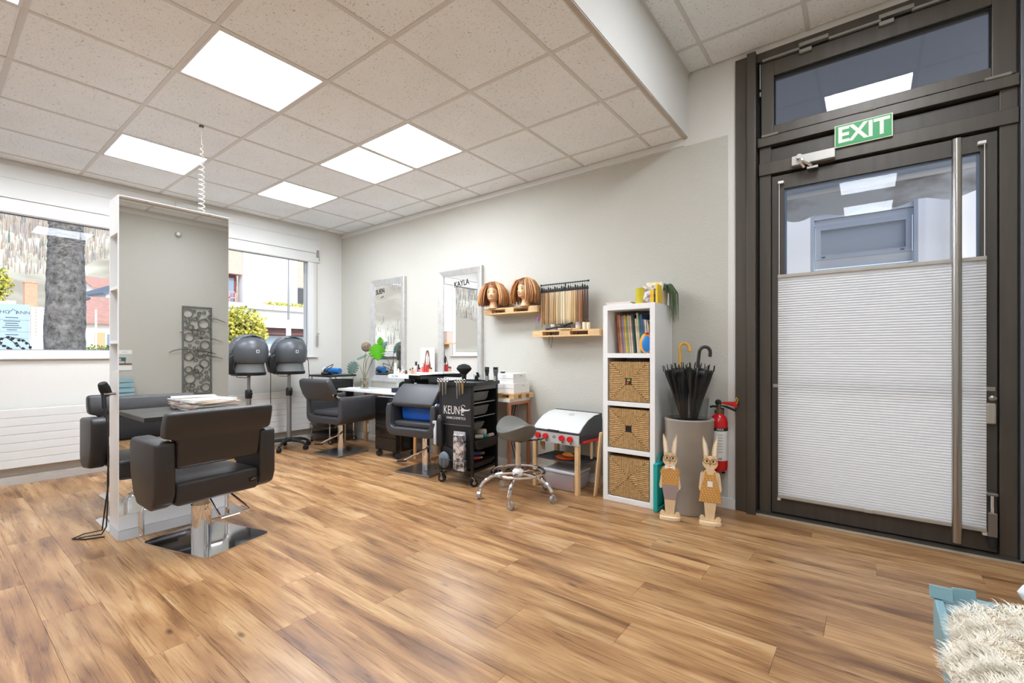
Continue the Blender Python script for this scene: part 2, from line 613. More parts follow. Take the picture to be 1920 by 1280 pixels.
hi_pos = [(-0.01, 2.364, 'raised ceiling panel reflected in the window over the door'),
          (-0.01, -0.036, 'raised ceiling panel reflected in the door glass'),
          (-0.01, -1.236, 'raised ceiling panel farthest behind the camera')]
low = [gcell(gx, gy, p[0], p[1]) for p in low_pos]
hi = [gcell(hx, hy, p[0], p[1]) for p in hi_pos]
ceil_low = ceiling('ceiling', gx, gy, HC, low)
ceil_hi = ceiling('ceiling', hx, hy, HH, hi)
MB().box(STEP - 0.03, STEP - 0.004, BY, DY, HC - 0.002, HC + 0.03).build('edge_trim', m_beige, ceil_low, smooth=False)
for x0, x1, z in ((LX, LX + 0.018, HC), (STEP, STEP + 0.016, HH)):
    MB().box(x0, x1, BY, DY, z - 0.001, z + 0.004).build('edge_trim', m_bar, ceil_low if z == HC else ceil_hi, smooth=False)
for (x, yy, lab), (i, j), xs, ys, z in [(p, c, gx, gy, HC) for p, c in zip(low_pos, low)] + [(p, c, hx, hy, HH) for p, c in zip(hi_pos, hi)]:
    cx, cy = (xs[i] + xs[i + 1]) / 2, (ys[j] + ys[j + 1]) / 2
    t = thing('ceiling_light', lab, 'light', (cx, cy, z), group='flush ceiling light panels')
    h = 0.288
    MB().ring_prism([(-h, -h), (h, -h), (h, h), (-h, h)], [(-h + .012, -h + .012), (h - .012, -h + .012), (h - .012, h - .012), (-h + .012, h - .012)], -0.001, 0.02, 'xy').build('frame', m_white, t, smooth=False)
    MB().box(-h + .012, h - .012, -h + .012, h - .012, 0.003, 0.012).build('diffuser', m_panel, t, smooth=False)
# step between the two ceilings
struct('trim_1', MB().box(STEP - 0.10, STEP, BY, DY, HC + 0.005, HH + 0.1), m_wall, smooth=False)
struct('roof', MB().box(LX - 0.5, RX + 0.5, BY - 0.5, DY + 0.25, HH + 0.13, HH + 0.5), m_wall, smooth=False)  # unseen slab, added to block the sun and shade the passage

# grey feature wall with white painted margin; opening for the entrance
OX0, OX1, OZ = -0.747, 0.66, 3.185
wb = MB()
wb.box(LX - 0.25, OX0, DY, DY + 0.3, -0.1, HH + 0.1)
wb.box(OX1, RX + 0.25, DY, DY + 0.3, -0.1, HH + 0.1)
wb.box(OX0, OX1, DY, DY + 0.3, OZ, HH + 0.1)
wall_back = struct('wall_back', wb, m_wall, smooth=False)
MB().box(LX, -0.799, DY - 0.0015, DY + 0.01, 0.0, 2.684).build('grey_paint_field', m_grey, wall_back, smooth=False)
bb = struct('baseboard_back', MB().box(LX, OX0, DY - 0.016, DY, 0.0, 0.072), m_white, smooth=False)
# white plaster edge strip below the low ceiling
MB().box(LX, STEP - 0.03, DY - 0.012, DY, 2.69, HC).build('cornice_strip', m_white, wall_back, smooth=False)

# window wall
W1 = (-1.25, 1.40)
W2 = (1.85, 3.165)
WZ0, WZ1 = 1.075, 2.36
wl = MB()
x0, x1 = LX - 0.25, LX
wl.box(x0, x1, BY, DY, -0.1, WZ0)
wl.box(x0, x1, BY, DY, WZ1, HH + 0.1)
for a, b in ((BY, W1[0]), (W1[1], W2[0]), (W2[1], DY)):
    wl.box(x0, x1, a, b, WZ0, WZ1)
wall_left = struct('wall_left', wl, m_wall, smooth=False)
struct('baseboard_left', MB().box(LX, LX + 0.03, BY, DY, 0, 0.072), M('painted_plinth', (214, 212, 207), 0.5, var=0.08, vscale=9, stretch=(1, 1, 4)), smooth=False)
m_stain = M('shutter_box_paint', (214, 213, 208), 0.5, var=0.03, vscale=2)
for k, (a, b) in enumerate((W1, W2)):
    fr = MB()
    X0, X1 = LX - 0.06, LX + 0.012
    ft = 0.07
    gz0, gz1 = 1.14, 2.297
    fr.box(X0, X1, a, b, WZ0 - 0.01, gz0)
    fr.box(X0, X1, a, b, gz1, WZ1)
    fr.box(X0, X1, a, a + ft, gz0, gz1)
    fr.box(X0, X1, b - ft, b, gz0, gz1)
    win = struct('window_%d' % (k + 1), fr, m_white, smooth=False)
    MB().box(LX - 0.035, LX - 0.027, a + ft, b - ft, gz0, gz1).build('pane', m_glass, win, smooth=False)
    gk = MB()
    for q in ((a + ft, a + ft + 0.008, gz0, gz1), (b - ft - 0.008, b - ft, gz0, gz1), (a + ft, b - ft, gz0, gz0 + 0.006), (a + ft, b - ft, gz1 - 0.008, gz1)):
        gk.box(LX - 0.027, LX - 0.022, q[0], q[1], q[2], q[3])
    gk.build('gasket', M('grey_gasket', (120, 124, 130), 0.6), win, smooth=False)
    MB().box(LX, LX + 0.03, a - 0.06, b + 0.05, WZ0 - 0.015, WZ0).build('window_sill', m_white, win, smooth=False, bevel=0.004)
    # roller shutter casing
    e = 0.072 if k else 0.2
    for zz0, zz1, dx in ((2.302, 2.418, 0.022), (2.421, 2.585, 0.03), (2.588, 2.70, 0.018)):
        MB().box(LX, LX + dx, a - 0.2, b + e, zz0, zz1).build('shutter_box_panel', m_stain, win, smooth=False, bevel=0.003)
# window strap winder beside the right window
st = thing('shutter_strap', 'grey shutter strap and winder beside the right window', 'strap', (LX + 0.013, 3.21, 1.1))
MB().box(0, 0.03, -0.014, 0.014, 1.27, 1.36).build('strap_guide', M('strap_guide_grey', (150, 148, 140), 0.5), st, bevel=0.005)
MB().tube([(0.02, 0.01, 1.29), (0.025, 0.022, 1.25), (0.02, 0.012, 1.22)], 0.003, 6).build('hook', m_steel, st)
MB().box(0, 0.003, -0.008, 0.008, 0.1, 1.27).build('strap', M('strap_fabric', (196, 190, 178), 0.9), st, smooth=False)
MB().tube([(0.01, 0, 0.27), (0.03, 0, 0.27), (0.032, 0.012, 0.27)], 0.007, 8).build('knob', m_steel, st)
MB().box(0, 0.012, -0.012, 0.012, 0.11, 0.25).build('winder_box', M('strap_guide_grey', (150, 148, 140), 0.5), st, bevel=0.003)

# the two walls behind the camera's view, seen in the mirrors
m_rw = M('warm_grey_plaster', (199, 196, 188), 0.88)
wr = struct('wall_right', MB().box(RX, RX + 0.25, BY, DY, -0.1, HH + 0.1), m_wall, smooth=False)
MB().box(RX - 0.0015, RX + 0.01, BY, DY, 0, 3.148).build('grey_paint_field', m_grey, wr, smooth=False)
struct('wall_front', MB().box(LX - 0.25, RX + 0.25, BY - 0.25, BY, -0.1, HH + 0.1), m_wall, smooth=False)
struct('baseboard_right', MB().box(RX - 0.016, RX, BY, DY, 0, 0.072), m_white, smooth=False)

# radiator below the windows
rad = thing('panel_radiator', 'long white flat panel radiator below the windows', 'radiator', (-5.66, 1.0, 0.153))
for k in range(7):
    MB().box(-0.03, 0.02, -2.4, 2.35, k * 0.0699, k * 0.0699 + 0.0682).build('panel', m_white, rad, smooth=False, bevel=0.003, seg=2)
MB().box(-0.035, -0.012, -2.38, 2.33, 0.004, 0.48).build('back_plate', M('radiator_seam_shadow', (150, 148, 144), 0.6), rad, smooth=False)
for yy in (-2.0, 0.1, 2.0):
    MB().box(-0.077, -0.03, yy, yy + 0.05, 0.1, 0.4).build('bracket', m_white, rad, smooth=False)

# ------------------------------------------------------------------ entrance door with transom
yf = DY - 0.02          # general frame face
door = struct('door_1', MB().box(OX0, -0.667, yf, DY + 0.12, 0, OZ), m_bronze, smooth=False, bevel=0.004)
def dpart(name, x0, x1, y0, y1, z0, z1, mat=m_bronze, bv=0.003, par=None):
    return MB().box(x0, x1, y0, y1, z0, z1).build(name, mat, par or door, smooth=False, bevel=bv, seg=2)
dpart('door_post', -0.667, -0.612, DY - 0.055, DY + 0.1, 0, OZ)
dpart('shadow_gap', -0.612, -0.598, DY + 0.03, DY + 0.1, 0, OZ, m_gap, 0)
dpart('frame_stile', -0.598, -0.528, DY + 0.005, DY + 0.1, 0.0, 2.53)
dpart('frame_stile', 0.560, 0.634, DY + 0.005, DY + 0.1, 0.0, 3.12)
dpart('door_post', 0.634, OX1, DY - 0.02, DY + 0.1, 0, OZ, M('post_grey', (104, 106, 110), 0.5, 0.3))
dpart('shadow_gap', 0.626, 0.634, DY + 0.0, DY + 0.1, 0, 3.12, m_gap, 0)
dpart('frame_head', -0.612, 0.634, DY - 0.01, DY + 0.1, 3.125, OZ)
dpart('shadow_gap', -0.6, 0.63, DY + 0.06, DY + 0.1, 2.335, 2.6, m_gap, 0)
dpart('transom_rail', -0.605, 0.63, DY - 0.02, DY + 0.1, 2.53, 2.592)
dpart('transom_rail', -0.60, 0.63, DY + 0.02, DY + 0.1, 2.425, 2.515, m_bronze2)
dpart('transom_rail', -0.60, 0.63, DY - 0.01, DY + 0.1, 2.335, 2.418)
# transom sash
ts = MB()
for a in ((-0.585, -0.510, 2.60, 3.105), (0.530, 0.622, 2.60, 3.105)):
    ts.box(a[0], a[1], DY - 0.005, DY + 0.09, a[2], a[3])
ts.box(-0.510, 0.530, DY - 0.005, DY + 0.09, 2.60, 2.662)
ts.box(-0.510, 0.530, DY - 0.005, DY + 0.09, 3.005, 3.105)
tsash = ts.build('transom_sash', m_bronze, door, smooth=False, bevel=0.003)
MB().box(-0.510, 0.530, DY + 0.035, DY + 0.043, 2.662, 3.005).build('pane', pane_glass('transom_glass', (0.80, 0.83, 0.86, 1), 0.09), tsash, smooth=False)
MB().ring_prism([(-0.51, 2.662), (0.53, 2.662), (0.53, 3.005), (-0.51, 3.005)], [(-0.503, 2.668), (0.523, 2.668), (0.523, 2.993), (-0.503, 2.993)], DY + 0.018, DY + 0.03, 'xz').build('gasket', m_gap, tsash, smooth=False)
m_hinge = M('hinge_grey', (150, 146, 138), 0.4, 0.5)
for x0, x1 in ((-0.575, -0.36), (-0.20, 0.06), (0.20, 0.45)):
    dpart('opener_rod', x0, x1, DY - 0.03, DY - 0.008, 3.107, 3.122, m_hinge, 0.002, tsash)
for x0, x1 in ((-0.36, -0.20), (0.05, 0.21)):
    dpart('opener_bracket', x0, x1, DY - 0.04, DY - 0.006, 3.118, 3.142, m_hinge, 0.002, tsash)
    dpart('opener_bracket', x0, x0 + 0.07, DY - 0.03, DY - 0.006, 3.08, 3.104, m_hinge, 0.002, tsash)
dpart('opener_rod', -0.594, -0.586, DY - 0.02, DY - 0.006, 2.93, 3.10, m_hinge, 0.002, tsash)
dpart('opener_bracket', -0.594, -0.585, DY - 0.02, DY - 0.006, 2.88, 2.91, m_hinge, 0.002, tsash)
for x0, x1 in ((-0.58, -0.48), (-0.035, 0.035), (0.50, 0.60)):
    MB().cyl((x0, DY - 0.022, 2.597), (x1, DY - 0.022, 2.597), 0.009, n=10).build('hinge', m_hinge, tsash)
# door leaf
lf = MB()
LZ0, LZ1 = 0.03, 2.318
GX0, GX1, GZ0, GZ1 = -0.45, 0.487, 0.15, 2.225
for a in ((-0.522, GX0, LZ0, LZ1), (GX1, 0.552, LZ0, LZ1), (GX0, GX1, LZ0, GZ0), (GX0, GX1, GZ1, LZ1)):
    lf.box(a[0], a[1], DY + 0.012, DY + 0.075, a[2], a[3])
leaf = lf.build('door_leaf', m_bronze2, door, smooth=False)
MB().ring_prism([(-0.528, 0.02), (0.56, 0.02), (0.56, 2.334), (-0.528, 2.334)], [(-0.522, 0.03), (0.552, 0.03), (0.552, 2.318), (-0.522, 2.318)], DY + 0.03, DY + 0.07, 'xz').build('shadow_gap', m_gap, door, smooth=False)
MB().box(GX0, GX1, DY + 0.045, DY + 0.053, GZ0, GZ1).build('pane', m_glass, leaf, smooth=False)
MB().ring_prism([(GX0, GZ0), (GX1, GZ0), (GX1, GZ1), (GX0, GZ1)], [(GX0 + .012, GZ0 + .012), (GX1 - .012, GZ0 + .012), (GX1 - .012, GZ1 - .012), (GX0 + .012, GZ1 - .012)], DY + 0.03, DY + 0.044, 'xz').build('gasket', M('spacer_bar', (92, 106, 122), 0.4, 0.4), leaf, smooth=False)
MB().box(GX0, GX1, DY + 0.02, DY + 0.044, 0.876, 0.908).build('middle_rail', M('middle_rail_grey', (150, 150, 152), 0.6), leaf, smooth=False)
# pull bar
hx_, hy_ = 0.383, DY - 0.085
MB().cyl((hx_, hy_, 0.075), (hx_, hy_, 2.285), 0.021, n=24).build('pull_bar', m_steel, leaf)
for z in (0.13, 2.21):
    MB().cyl((hx_, hy_, z), (hx_, DY + 0.013, z), 0.013, n=12).build('bar_mount', m_steel, leaf)
# door closer
cl = MB().box(-0.40, -0.165, DY - 0.05, DY - 0.011, 2.345, 2.405).build('door_closer', M('closer_silver', (196, 192, 184), 0.4, 0.3), door, smooth=False, bevel=0.004)
MB().cyl((-0.355, DY - 0.075, 2.39), (-0.355, DY - 0.045, 2.385), 0.016, n=14).build('closer_pivot', m_steel, cl)
MB().tube([(-0.355, DY - 0.065, 2.39), (-0.335, DY - 0.07, 2.355), (-0.29, DY - 0.05, 2.322)], 0.009, 8).build('closer_arm', m_chrome, cl)
MB().tube([(-0.35, DY - 0.068, 2.385), (-0.345, DY - 0.075, 2.34), (-0.33, DY - 0.06, 2.315)], 0.008, 8).build('closer_arm', m_chrome, cl)
MB().box(-0.315, -0.255, DY - 0.05, DY + 0.012, 2.305, 2.318).build('closer_shoe', m_steel, cl, smooth=False)
# lock hardware on the right stile
dpart('strike_plate', 0.507, 0.545, DY + 0.005, DY + 0.013, 0.905, 0.928, m_hinge, 0.001, leaf)
dpart('strike_plate', -0.515, -0.485, DY + 0.005, DY + 0.013, 0.880, 0.902, m_hinge, 0.001, leaf)
MB().cyl((0.530, DY + 0.013, 0.868), (0.530, DY - 0.02, 0.868), 0.007, n=10).build('thumb_turn_stem', m_steel, leaf)
MB().sphere((0.530, DY - 0.028, 0.87), (0.017, 0.008, 0.015), 12, 8).build('thumb_turn', m_steel, leaf)
dpart('lock_box', 0.507, 0.545, DY - 0.02, DY + 0.013, 0.728, 0.842, M('lock_champagne', (176, 168, 156), 0.35, 0.4), 0.008, leaf)
# foot door stop
ds = MB().box(0.512, 0.548, DY - 0.03, DY + 0.013, 0.12, 0.25).build('door_stop', m_satin, leaf, smooth=False, bevel=0.004)
MB().cyl((0.530, DY - 0.018, 0.25), (0.530, DY - 0.018, 0.35), 0.007, n=10).build('stop_rod', m_chrome, ds)
dpart('stop_pedal', 0.508, 0.548, DY - 0.05, DY + 0.0, 0.345, 0.362, m_satin, 0.004, ds)
MB().cyl((0.530, DY - 0.018, 0.06), (0.530, DY - 0.018, 0.12), 0.017, n=12).build('stop_foot', m_rubber, ds)
# threshold
th = struct('trim_2', MB().box(OX0 + 0.08, OX1, DY - 0.02, DY + 0.2, -0.004, 0.02), m_bronze2, smooth=False)
struct('trim_3', MB().box(-0.612, 0.66, DY + 0.0 - 0.035, DY - 0.02, 0, 0.008), M('threshold_strip', (196, 184, 164), 0.4, 0.3), smooth=False)

# EXIT sign
ex = thing('exit_sign', 'green EXIT sign with pale lettering above the door', 'sign', (-0.027, DY - 0.022, 2.405))
MB().box(-0.142, 0.142, -0.004, 0.0, 0, 0.138).build('sign_border', M('sign_cream', (222, 226, 196), 0.5), ex, smooth=False)
MB().box(-0.137, 0.137, -0.006, -0.003, 0.005, 0.133).build('sign_face', M('sign_green', (26, 152, 76), 0.4), ex, smooth=False)
text('lettering', 'EXIT', 0.135, M('sign_letter', (232, 236, 222), 0.5), ex, (0, -0.0065, 0.069), (PI / 2, 0, 0), 0.0008, 0.92, 0.004)

# pleated blind on the lower glass
bl = thing('pleated_blind', 'pale grey pleated blind covering the lower door glass', 'blind', (0.0, DY - 0.01, 0.14))
bx0, bx1, bh = -0.483, 0.508, 1.50
pl = MB()
NPL = 92
vs, fs = [], []
for i in range(2 * NPL + 1):
    z = 0.02 + (bh - 0.04) * i / (2 * NPL)
    yy = 0.0 if i % 2 else -0.0055
    vs += [(bx0, yy, z), (bx1, yy, z)]
    if i:
        a = 2 * i
        fs.append((a - 2, a - 1, a + 1, a))
pl.add(vs, fs)
pl.build('pleated_fabric', translucent('blind_fabric', (244, 244, 243), 0.46), bl, smooth=False)
m_rail = M('blind_rail', (178, 172, 162), 0.4, 0.3)
MB().box(bx0, bx1, -0.018, 0.004, bh - 0.022, bh).build('top_rail', m_rail, bl, smooth=False, bevel=0.003)
MB().box(bx0, bx1, -0.018, 0.004, 0, 0.022).build('bottom_rail', m_rail, bl, smooth=False, bevel=0.003)
for z in (bh - 0.011, 0.011):
    MB().box(-0.02, 0.02, -0.026, -0.018, z - 0.01, z + 0.01).build('pull_tab', m_rail, bl, smooth=False, bevel=0.002)
for x in (bx0 + 0.006, bx1 - 0.006):
    MB().cyl((x, 0.004, 0), (x, 0.004, 2.125), 0.0022, n=6).build('tension_cord', m_plastic_w, bl)
    MB().box(x - 0.028 if x > 0 else x - 0.006, x + 0.006 if x > 0 else x + 0.028, -0.008, 0.02, 2.115, 2.132).build('cord_clip', m_plastic_w, bl, smooth=False, bevel=0.003)
    MB().box(x - 0.01, x + 0.01, -0.008, 0.02, -0.02, 0.0).build('cord_clip', m_plastic_w, bl, smooth=False, bevel=0.003)

# ================================================================== OUTSIDE
_c, _s = math.cos(YAW), math.sin(YAW)
def at(px, py, d):
    """point seen at photo position (px, py), d metres in front of the camera plane"""
    x = (px - 960) / F_PX
    return Vector(((_c * x - _s) * d, (_s * x + _c) * d, CAM_H - (py - HOR) / F_PX * d))

m_grass = two_tone('lawn', (96, 112, 52), (150, 150, 92), 3, 0.35, 0.65, 0.95)
m_asph = M('asphalt', (188, 186, 182), 0.9, var=0.1, vscale=2)
struct('ground', MB().box(-260, 60, -200, 200, -0.9, -0.5), m_asph, smooth=False)
# wooded hillside
hs = MB()
random.seed(3)
NA, NR = 60, 26
vs, fs = [], []
for i in range(NA + 1):
    a = math.radians(100 + 165 * i / NA)
    for j in range(NR + 1):
        r = 62 + 190 * j / NR
        h = -0.6 + 104 * (j / NR) ** 1.15 * (0.85 + 0.18 * math.sin(i * 0.37 + 1.0) + 0.08 * math.sin(i * 0.9)) + random.uniform(-0.7, 0.7) * (j > 0)
        vs.append((r * math.cos(a), r * math.sin(a), h))
for i in range(NA):
    for j in range(NR):
        a = i * (NR + 1) + j
        fs.append((a, a + 1, a + NR + 2, a + NR + 1))
hs.add(vs, fs)
hill = struct('hillside', hs, two_tone('winter_meadow', (150, 144, 130), (196, 196, 180), 0.06, 0.38, 0.62, 0.95))
# leafless wood on the slope: nobody could count the trees
wd = MB()
CLEAR = []
for q, dx, dy, rad in ((at(176, 545, 60), -4, 4, 10), (at(152, 535, 75), -3, 4, 9), (at(20, 470, 150), 0, -4, 18), (at(84, 440, 165), 0, 0, 9), (at(186, 560, 40), -3.5, 3.2, 8)):
    CLEAR.append((q.x + dx, q.y + dy, rad))
for k in range(52000):
    a = math.radians(random.uniform(102, 262))
    r = 67 + 182 * random.random() ** 0.8
    i = (math.degrees(a) - 100) / 165 * NA
    h = -0.6 + 104 * ((r - 62) / 190) ** 1.15 * (0.85 + 0.18 * math.sin(i * 0.37 + 1.0) + 0.08 * math.sin(i * 0.9))
    if math.sin(r * 0.055 + a * 9) > 0.66 and r < 190:
        continue
    x, y = r * math.cos(a), r * math.sin(a)
    if any(math.hypot(x - q[0], y - q[1]) < q[2] for q in CLEAR):
        continue
    wd.cur = random.choice((0, 0, 1, 1, 2)) if random.random() < 0.95 else 3
    H = r * random.uniform(0.011, 0.021)
    w = H * random.uniform(0.025, 0.06)
    tw = random.uniform(0, PI)
    n = 3
    prof = [(w, -0.5), (w * 0.85, H * 0.6), (w * 0.06, H)]
    wd.loft([[(x + q * math.cos(tw + 2 * PI * u / n), y + q * math.sin(tw + 2 * PI * u / n), h + z) for u in range(n)] for q, z in prof], caps=False)
wo = wd.build('hillside_wood', [M('bare_twigs_lilac', (158, 150, 152), 0.95), M('bare_twigs_brown', (164, 150, 134), 0.95), M('bare_twigs_grey', (136, 132, 138), 0.95), M('dark_fir', (92, 112, 108), 0.95)], smooth=False)
tag(wo, 'bare winter wood covering the hillside beyond the windows', 'wood', kind='stuff')

def house(name, label, c, w, d, h, rh, rz, wallm, roofm, wins=(), ov=0.4):
    t = thing(name, label, 'house', c, rz)
    MB().box(-w / 2, w / 2, -d / 2, d / 2, -3, h).build('wall', wallm, t, smooth=False)
    MB().prism([(-d / 2, h), (d / 2, h), (0, h + rh)], -w / 2 + 0.01, w / 2 - 0.01, 'yz').build('gable', wallm, t, smooth=False)
    r = MB()
    k = rh / (d / 2)
    for sg in (-1, 1):
        e = d / 2 + ov
        r.add([(-w / 2 - ov, sg * e, h - k * ov), (w / 2 + ov, sg * e, h - k * ov), (w / 2 + ov, 0, h + rh), (-w / 2 - ov, 0, h + rh),
               (-w / 2 - ov, sg * e, h - k * ov + 0.18), (w / 2 + ov, sg * e, h - k * ov + 0.18), (w / 2 + ov, 0, h + rh + 0.18), (-w / 2 - ov, 0, h + rh + 0.18)],
              [(0, 1, 2, 3), (4, 5, 6, 7), (0, 1, 5, 4), (1, 2, 6, 5), (3, 0, 4, 7), (2, 3, 7, 6)])
    r.build('roof', roofm, t, smooth=False)
    for (u, z, ww, wh, sh) in wins:        # on the -Y local face
        f = MB().box(u - ww / 2, u + ww / 2, -d / 2 - 0.06, -d / 2 + 0.02, z, z + wh).build('window', m_white, t, smooth=False)
        for q in (-1, 1):
            MB().box(u + q * ww * 0.24 - ww * 0.19, u + q * ww * 0.24 + ww * 0.19, -d / 2 - 0.075, -d / 2 - 0.05, z + 0.08, z + wh - 0.08).build('pane', M('far_pane', (120, 140, 160), 0.15), f, smooth=False)
            if sh:
                MB().box(u + q * (ww / 2 + 0.3) - 0.27, u + q * (ww / 2 + 0.3) + 0.27, -d / 2 - 0.08, -d / 2, z - 0.02, z + wh + 0.02).build('shutter', M('shutter_tan', (206, 162, 124), 0.8), f, smooth=False)
    return t
m_cream = M('cream_render', (238, 232, 220), 0.9)
m_whiter = M('white_render', (240, 240, 240), 0.9)
m_tilered = M('red_roof_tile', (170, 132, 122), 0.9, var=0.12, vscale=4)
m_tilepink = M('orange_roof_tile', (192, 142, 124), 0.9, var=0.1, vscale=4)
m_tileblue = M('slate_roof', (96, 106, 122), 0.8, var=0.1, vscale=4)
m_bluew = M('pale_blue_render', (196, 208, 222), 0.9)
FACE = PI / 2   # local -Y face turned towards +X
p = at(141, 640, 30)
h1 = house('house', 'cream house with red roof and tan shutters right of the trunk', (p.x - 3.5, p.y + 6.0, 0), 12, 7, 3.3, 1.75, FACE, m_cream, m_tilered,
           [(-4.0, 1.3, 1.0, 1.2, True), (-0.2, 1.3, 2.1, 1.5, True), (4, 1.3, 1.7, 1.45, True)])
dm = MB().box(-3.2, -0.4, -3.6, -0.9, 3.2, 4.55).build('dormer', m_cream, h1, smooth=False)
MB().box(-3.5, -0.1, -3.9, -0.7, 4.55, 4.68).build('dormer_roof', m_tilered, dm, smooth=False)
MB().box(-2.2, -1.2, -3.66, -3.58, 3.45, 4.3).build('dormer_window', M('far_pane', (120, 140, 160), 0.15), dm, smooth=False)
p = at(186, 560, 40)
house('house', 'house with an orange gable roof behind the cream one', (p.x - 3.5, p.y + 3.2, 2.2), 7, 6.5, 2.4, 2.0, 0.1, m_whiter, m_tilepink)
p = at(176, 545, 60)
house('house', 'pale blue house with slate gable on the slope', (p.x - 4, p.y + 4, 6.0), 9, 8, 3.0, 1.9, 0.2, m_bluew, m_tileblue)
p = at(152, 535, 75)
house('house', 'small white hillside house with pinkish roof', (p.x - 3, p.y + 4, 9.6), 8, 7, 2.4, 1.9, FACE + 0.3, m_whiter, m_tilered)
p = at(20, 470, 150)
house('house', 'white farmhouse on the bright field high on the hill', (p.x, p.y - 4, p.z - 6), 22, 12, 8, 4, FACE, m_whiter, m_whiter)
p = at(84, 440, 165)
tw = thing('church_tower', 'white square tower high on the hill beside the trunk', 'tower', (p.x, p.y, p.z - 14))
MB().box(-4, 4, -4, 4, -6, 26).build('tower_shaft', m_whiter, tw, smooth=False)
MB().box(-1, 1, -4.1, -3.9, 15, 19).build('tower_opening', M('far_pane', (120, 140, 160), 0.15), tw, smooth=False)
MB().loft([[(-4.3, -4.3, 26), (4.3, -4.3, 26), (4.3, 4.3, 26), (-4.3, 4.3, 26)], [(-.3, -.3, 31), (.3, -.3, 31), (.3, .3, 31), (-.3, .3, 31)]]).build('tower_roof', m_tileblue, tw, smooth=False)
# slate-roofed house and brick pier at the left edge
p = at(10, 600, 20)
house('house', 'white house with dark slate roof behind the sign board', (p.x - 4, p.y - 3.4, 0), 7, 8, 2.85, 2.6, 0.0, m_whiter, m_tileblue)
p = at(58, 600, 19)
pier = thing('brick_chimney', 'orange brick pier beside the slate-roofed house', 'chimney', (p.x, p.y, -0.5))
m_brick = M('orange_brick', (214, 158, 132), 0.9, var=0.1, vscale=18)
MB().box(-0.25, 0.25, -0.2, 0.16, 0, 4.5).build('brick_shaft', m_brick, pier, smooth=False)
MB().box(-0.27, 0.27, -0.22, 0.18, 4.5, 4.56).build('brick_cap', m_brick, pier, smooth=False)
p = at(70, 640, 17)
gw = thing('garden_wall', 'white garden wall with a louvred panel beside the trunk', 'wall', (p.x, p.y, -0.5))
MB().box(-0.1, 0.1, -0.9, 0.9, 0, 2.27).build('wall_body', m_whiter, gw, smooth=False)
MB().box(-0.12, 0.12, -0.95, -0.55, 0, 3.5).build('wall_pier', m_whiter, gw, smooth=False)
for k in range(9):
    MB().obox((0, -0.1, 2.35 + k * 0.115), (0.03, 0.85, 0.07), (0, 0.5, 0)).build('louvre', M('louvre_grey', (210, 212, 214), 0.6), gw, smooth=False)

# business sign outside the left window
p = at(26, 610, 10.5)
sg = thing('sign_board', 'pale blue freestanding sign board lettered THOMANN outside the left window', 'sign', (p.x, p.y, -0.5), 0)
MB().box(-0.05, 0.0, -0.32, 0.255, 0.0, 2.74).build('board', M('sign_pale_blue', (158, 180, 196), 0.5), sg, smooth=False)
MB().box(-0.06, 0.03, 0.27, 0.33, -0.0, 2.70).build('sign_post', m_whiter, sg, smooth=False)
MB().box(-0.06, 0.03, 0.37, 0.47, -0.0, 2.70).build('sign_post', m_whiter, sg, smooth=False)
m_sgt = M('sign_grey_text', (58, 76, 90), 0.6)
RT = (PI / 2, 0, PI / 2)
text('lettering', 'THO', 0.105, m_sgt, sg, (0.002, -0.172, 2.55), RT)
text('lettering', 'ANN', 0.105, m_sgt, sg, (0.002, 0.142, 2.55), RT)
MB().tube([(0.003, -0.083, 2.515), (0.003, -0.068, 2.58), (0.003, -0.045, 2.575), (0.003, -0.012, 2.63), (0.003, 0.015, 2.59), (0.003, 0.035, 2.595), (0.003, 0.05, 2.515)], 0.005, 6).build('roofline_mark', m_sgt, sg)
for k, (wd_, z) in enumerate(((0.2, 2.43), (0.55, 2.38), (0.26, 2.35), (0.2, 2.30), (0.22, 2.25), (0.3, 2.20), (0.16, 2.15), (0.55, 2.11), (0.2, 2.04), (0.5, 1.96))):
    MB().box(0.0, 0.003, -0.03 - wd_ / 2, -0.03 + wd_ / 2, z - 0.008 if wd_ < 0.4 else z - 0.003, z + 0.008 if wd_ < 0.4 else z).build('print_line', m_sgt, sg, smooth=False)
MB().prism([(-0.31, 2.36), (-0.2, 2.37), (-0.23, 2.25), (-0.3, 2.15)], 0.0, 0.003, 'yz').build('print_picture', M('sign_print_mauve', (170, 160, 172), 0.6), sg, smooth=False)

# big tree trunk
p = at(121, 600, 7.8)
tr = thing('tree', 'thick lichen-grey tree trunk outside the left window', 'tree', (p.x, p.y, -0.5))
random.seed(11)
rings = []
prof = [(0, .40, 0), (0.6, .30, 0.0), (1.4, .265, 0.0), (2.0, .262, 0.005), (2.6, .25, 0.02), (3.1, .235, 0.02), (3.35, .228, 0.02), (3.5, .23, 0.025), (3.62, .23, 0.03), (3.75, .215, 0.02), (3.95, .225, 0.02), (4.5, .235, 0.03), (5.2, .25, 0.05), (6.5, .24, 0.1)]
fine = []
for a, b in zip(prof[:-1], prof[1:]):
    for q in range(6):
        u = q / 6
        fine.append(tuple(a[i] * (1 - u) + b[i] * u for i in range(3)))
fine.append(prof[-1])
for z, r, off in fine:
    rings.append([((r + random.uniform(-.010, .010)) * math.cos(2 * PI * j / 28), off + (r + random.uniform(-.010, .010)) * math.sin(2 * PI * j / 28), z) for j in range(28)])
MB().loft(rings).build('trunk', two_tone('lichen_bark', (58, 54, 48), (168, 167, 166), 9, 0.38, 0.72, 0.95, bump=1.0, detail=14, nr=0.82), tr, smooth=False)

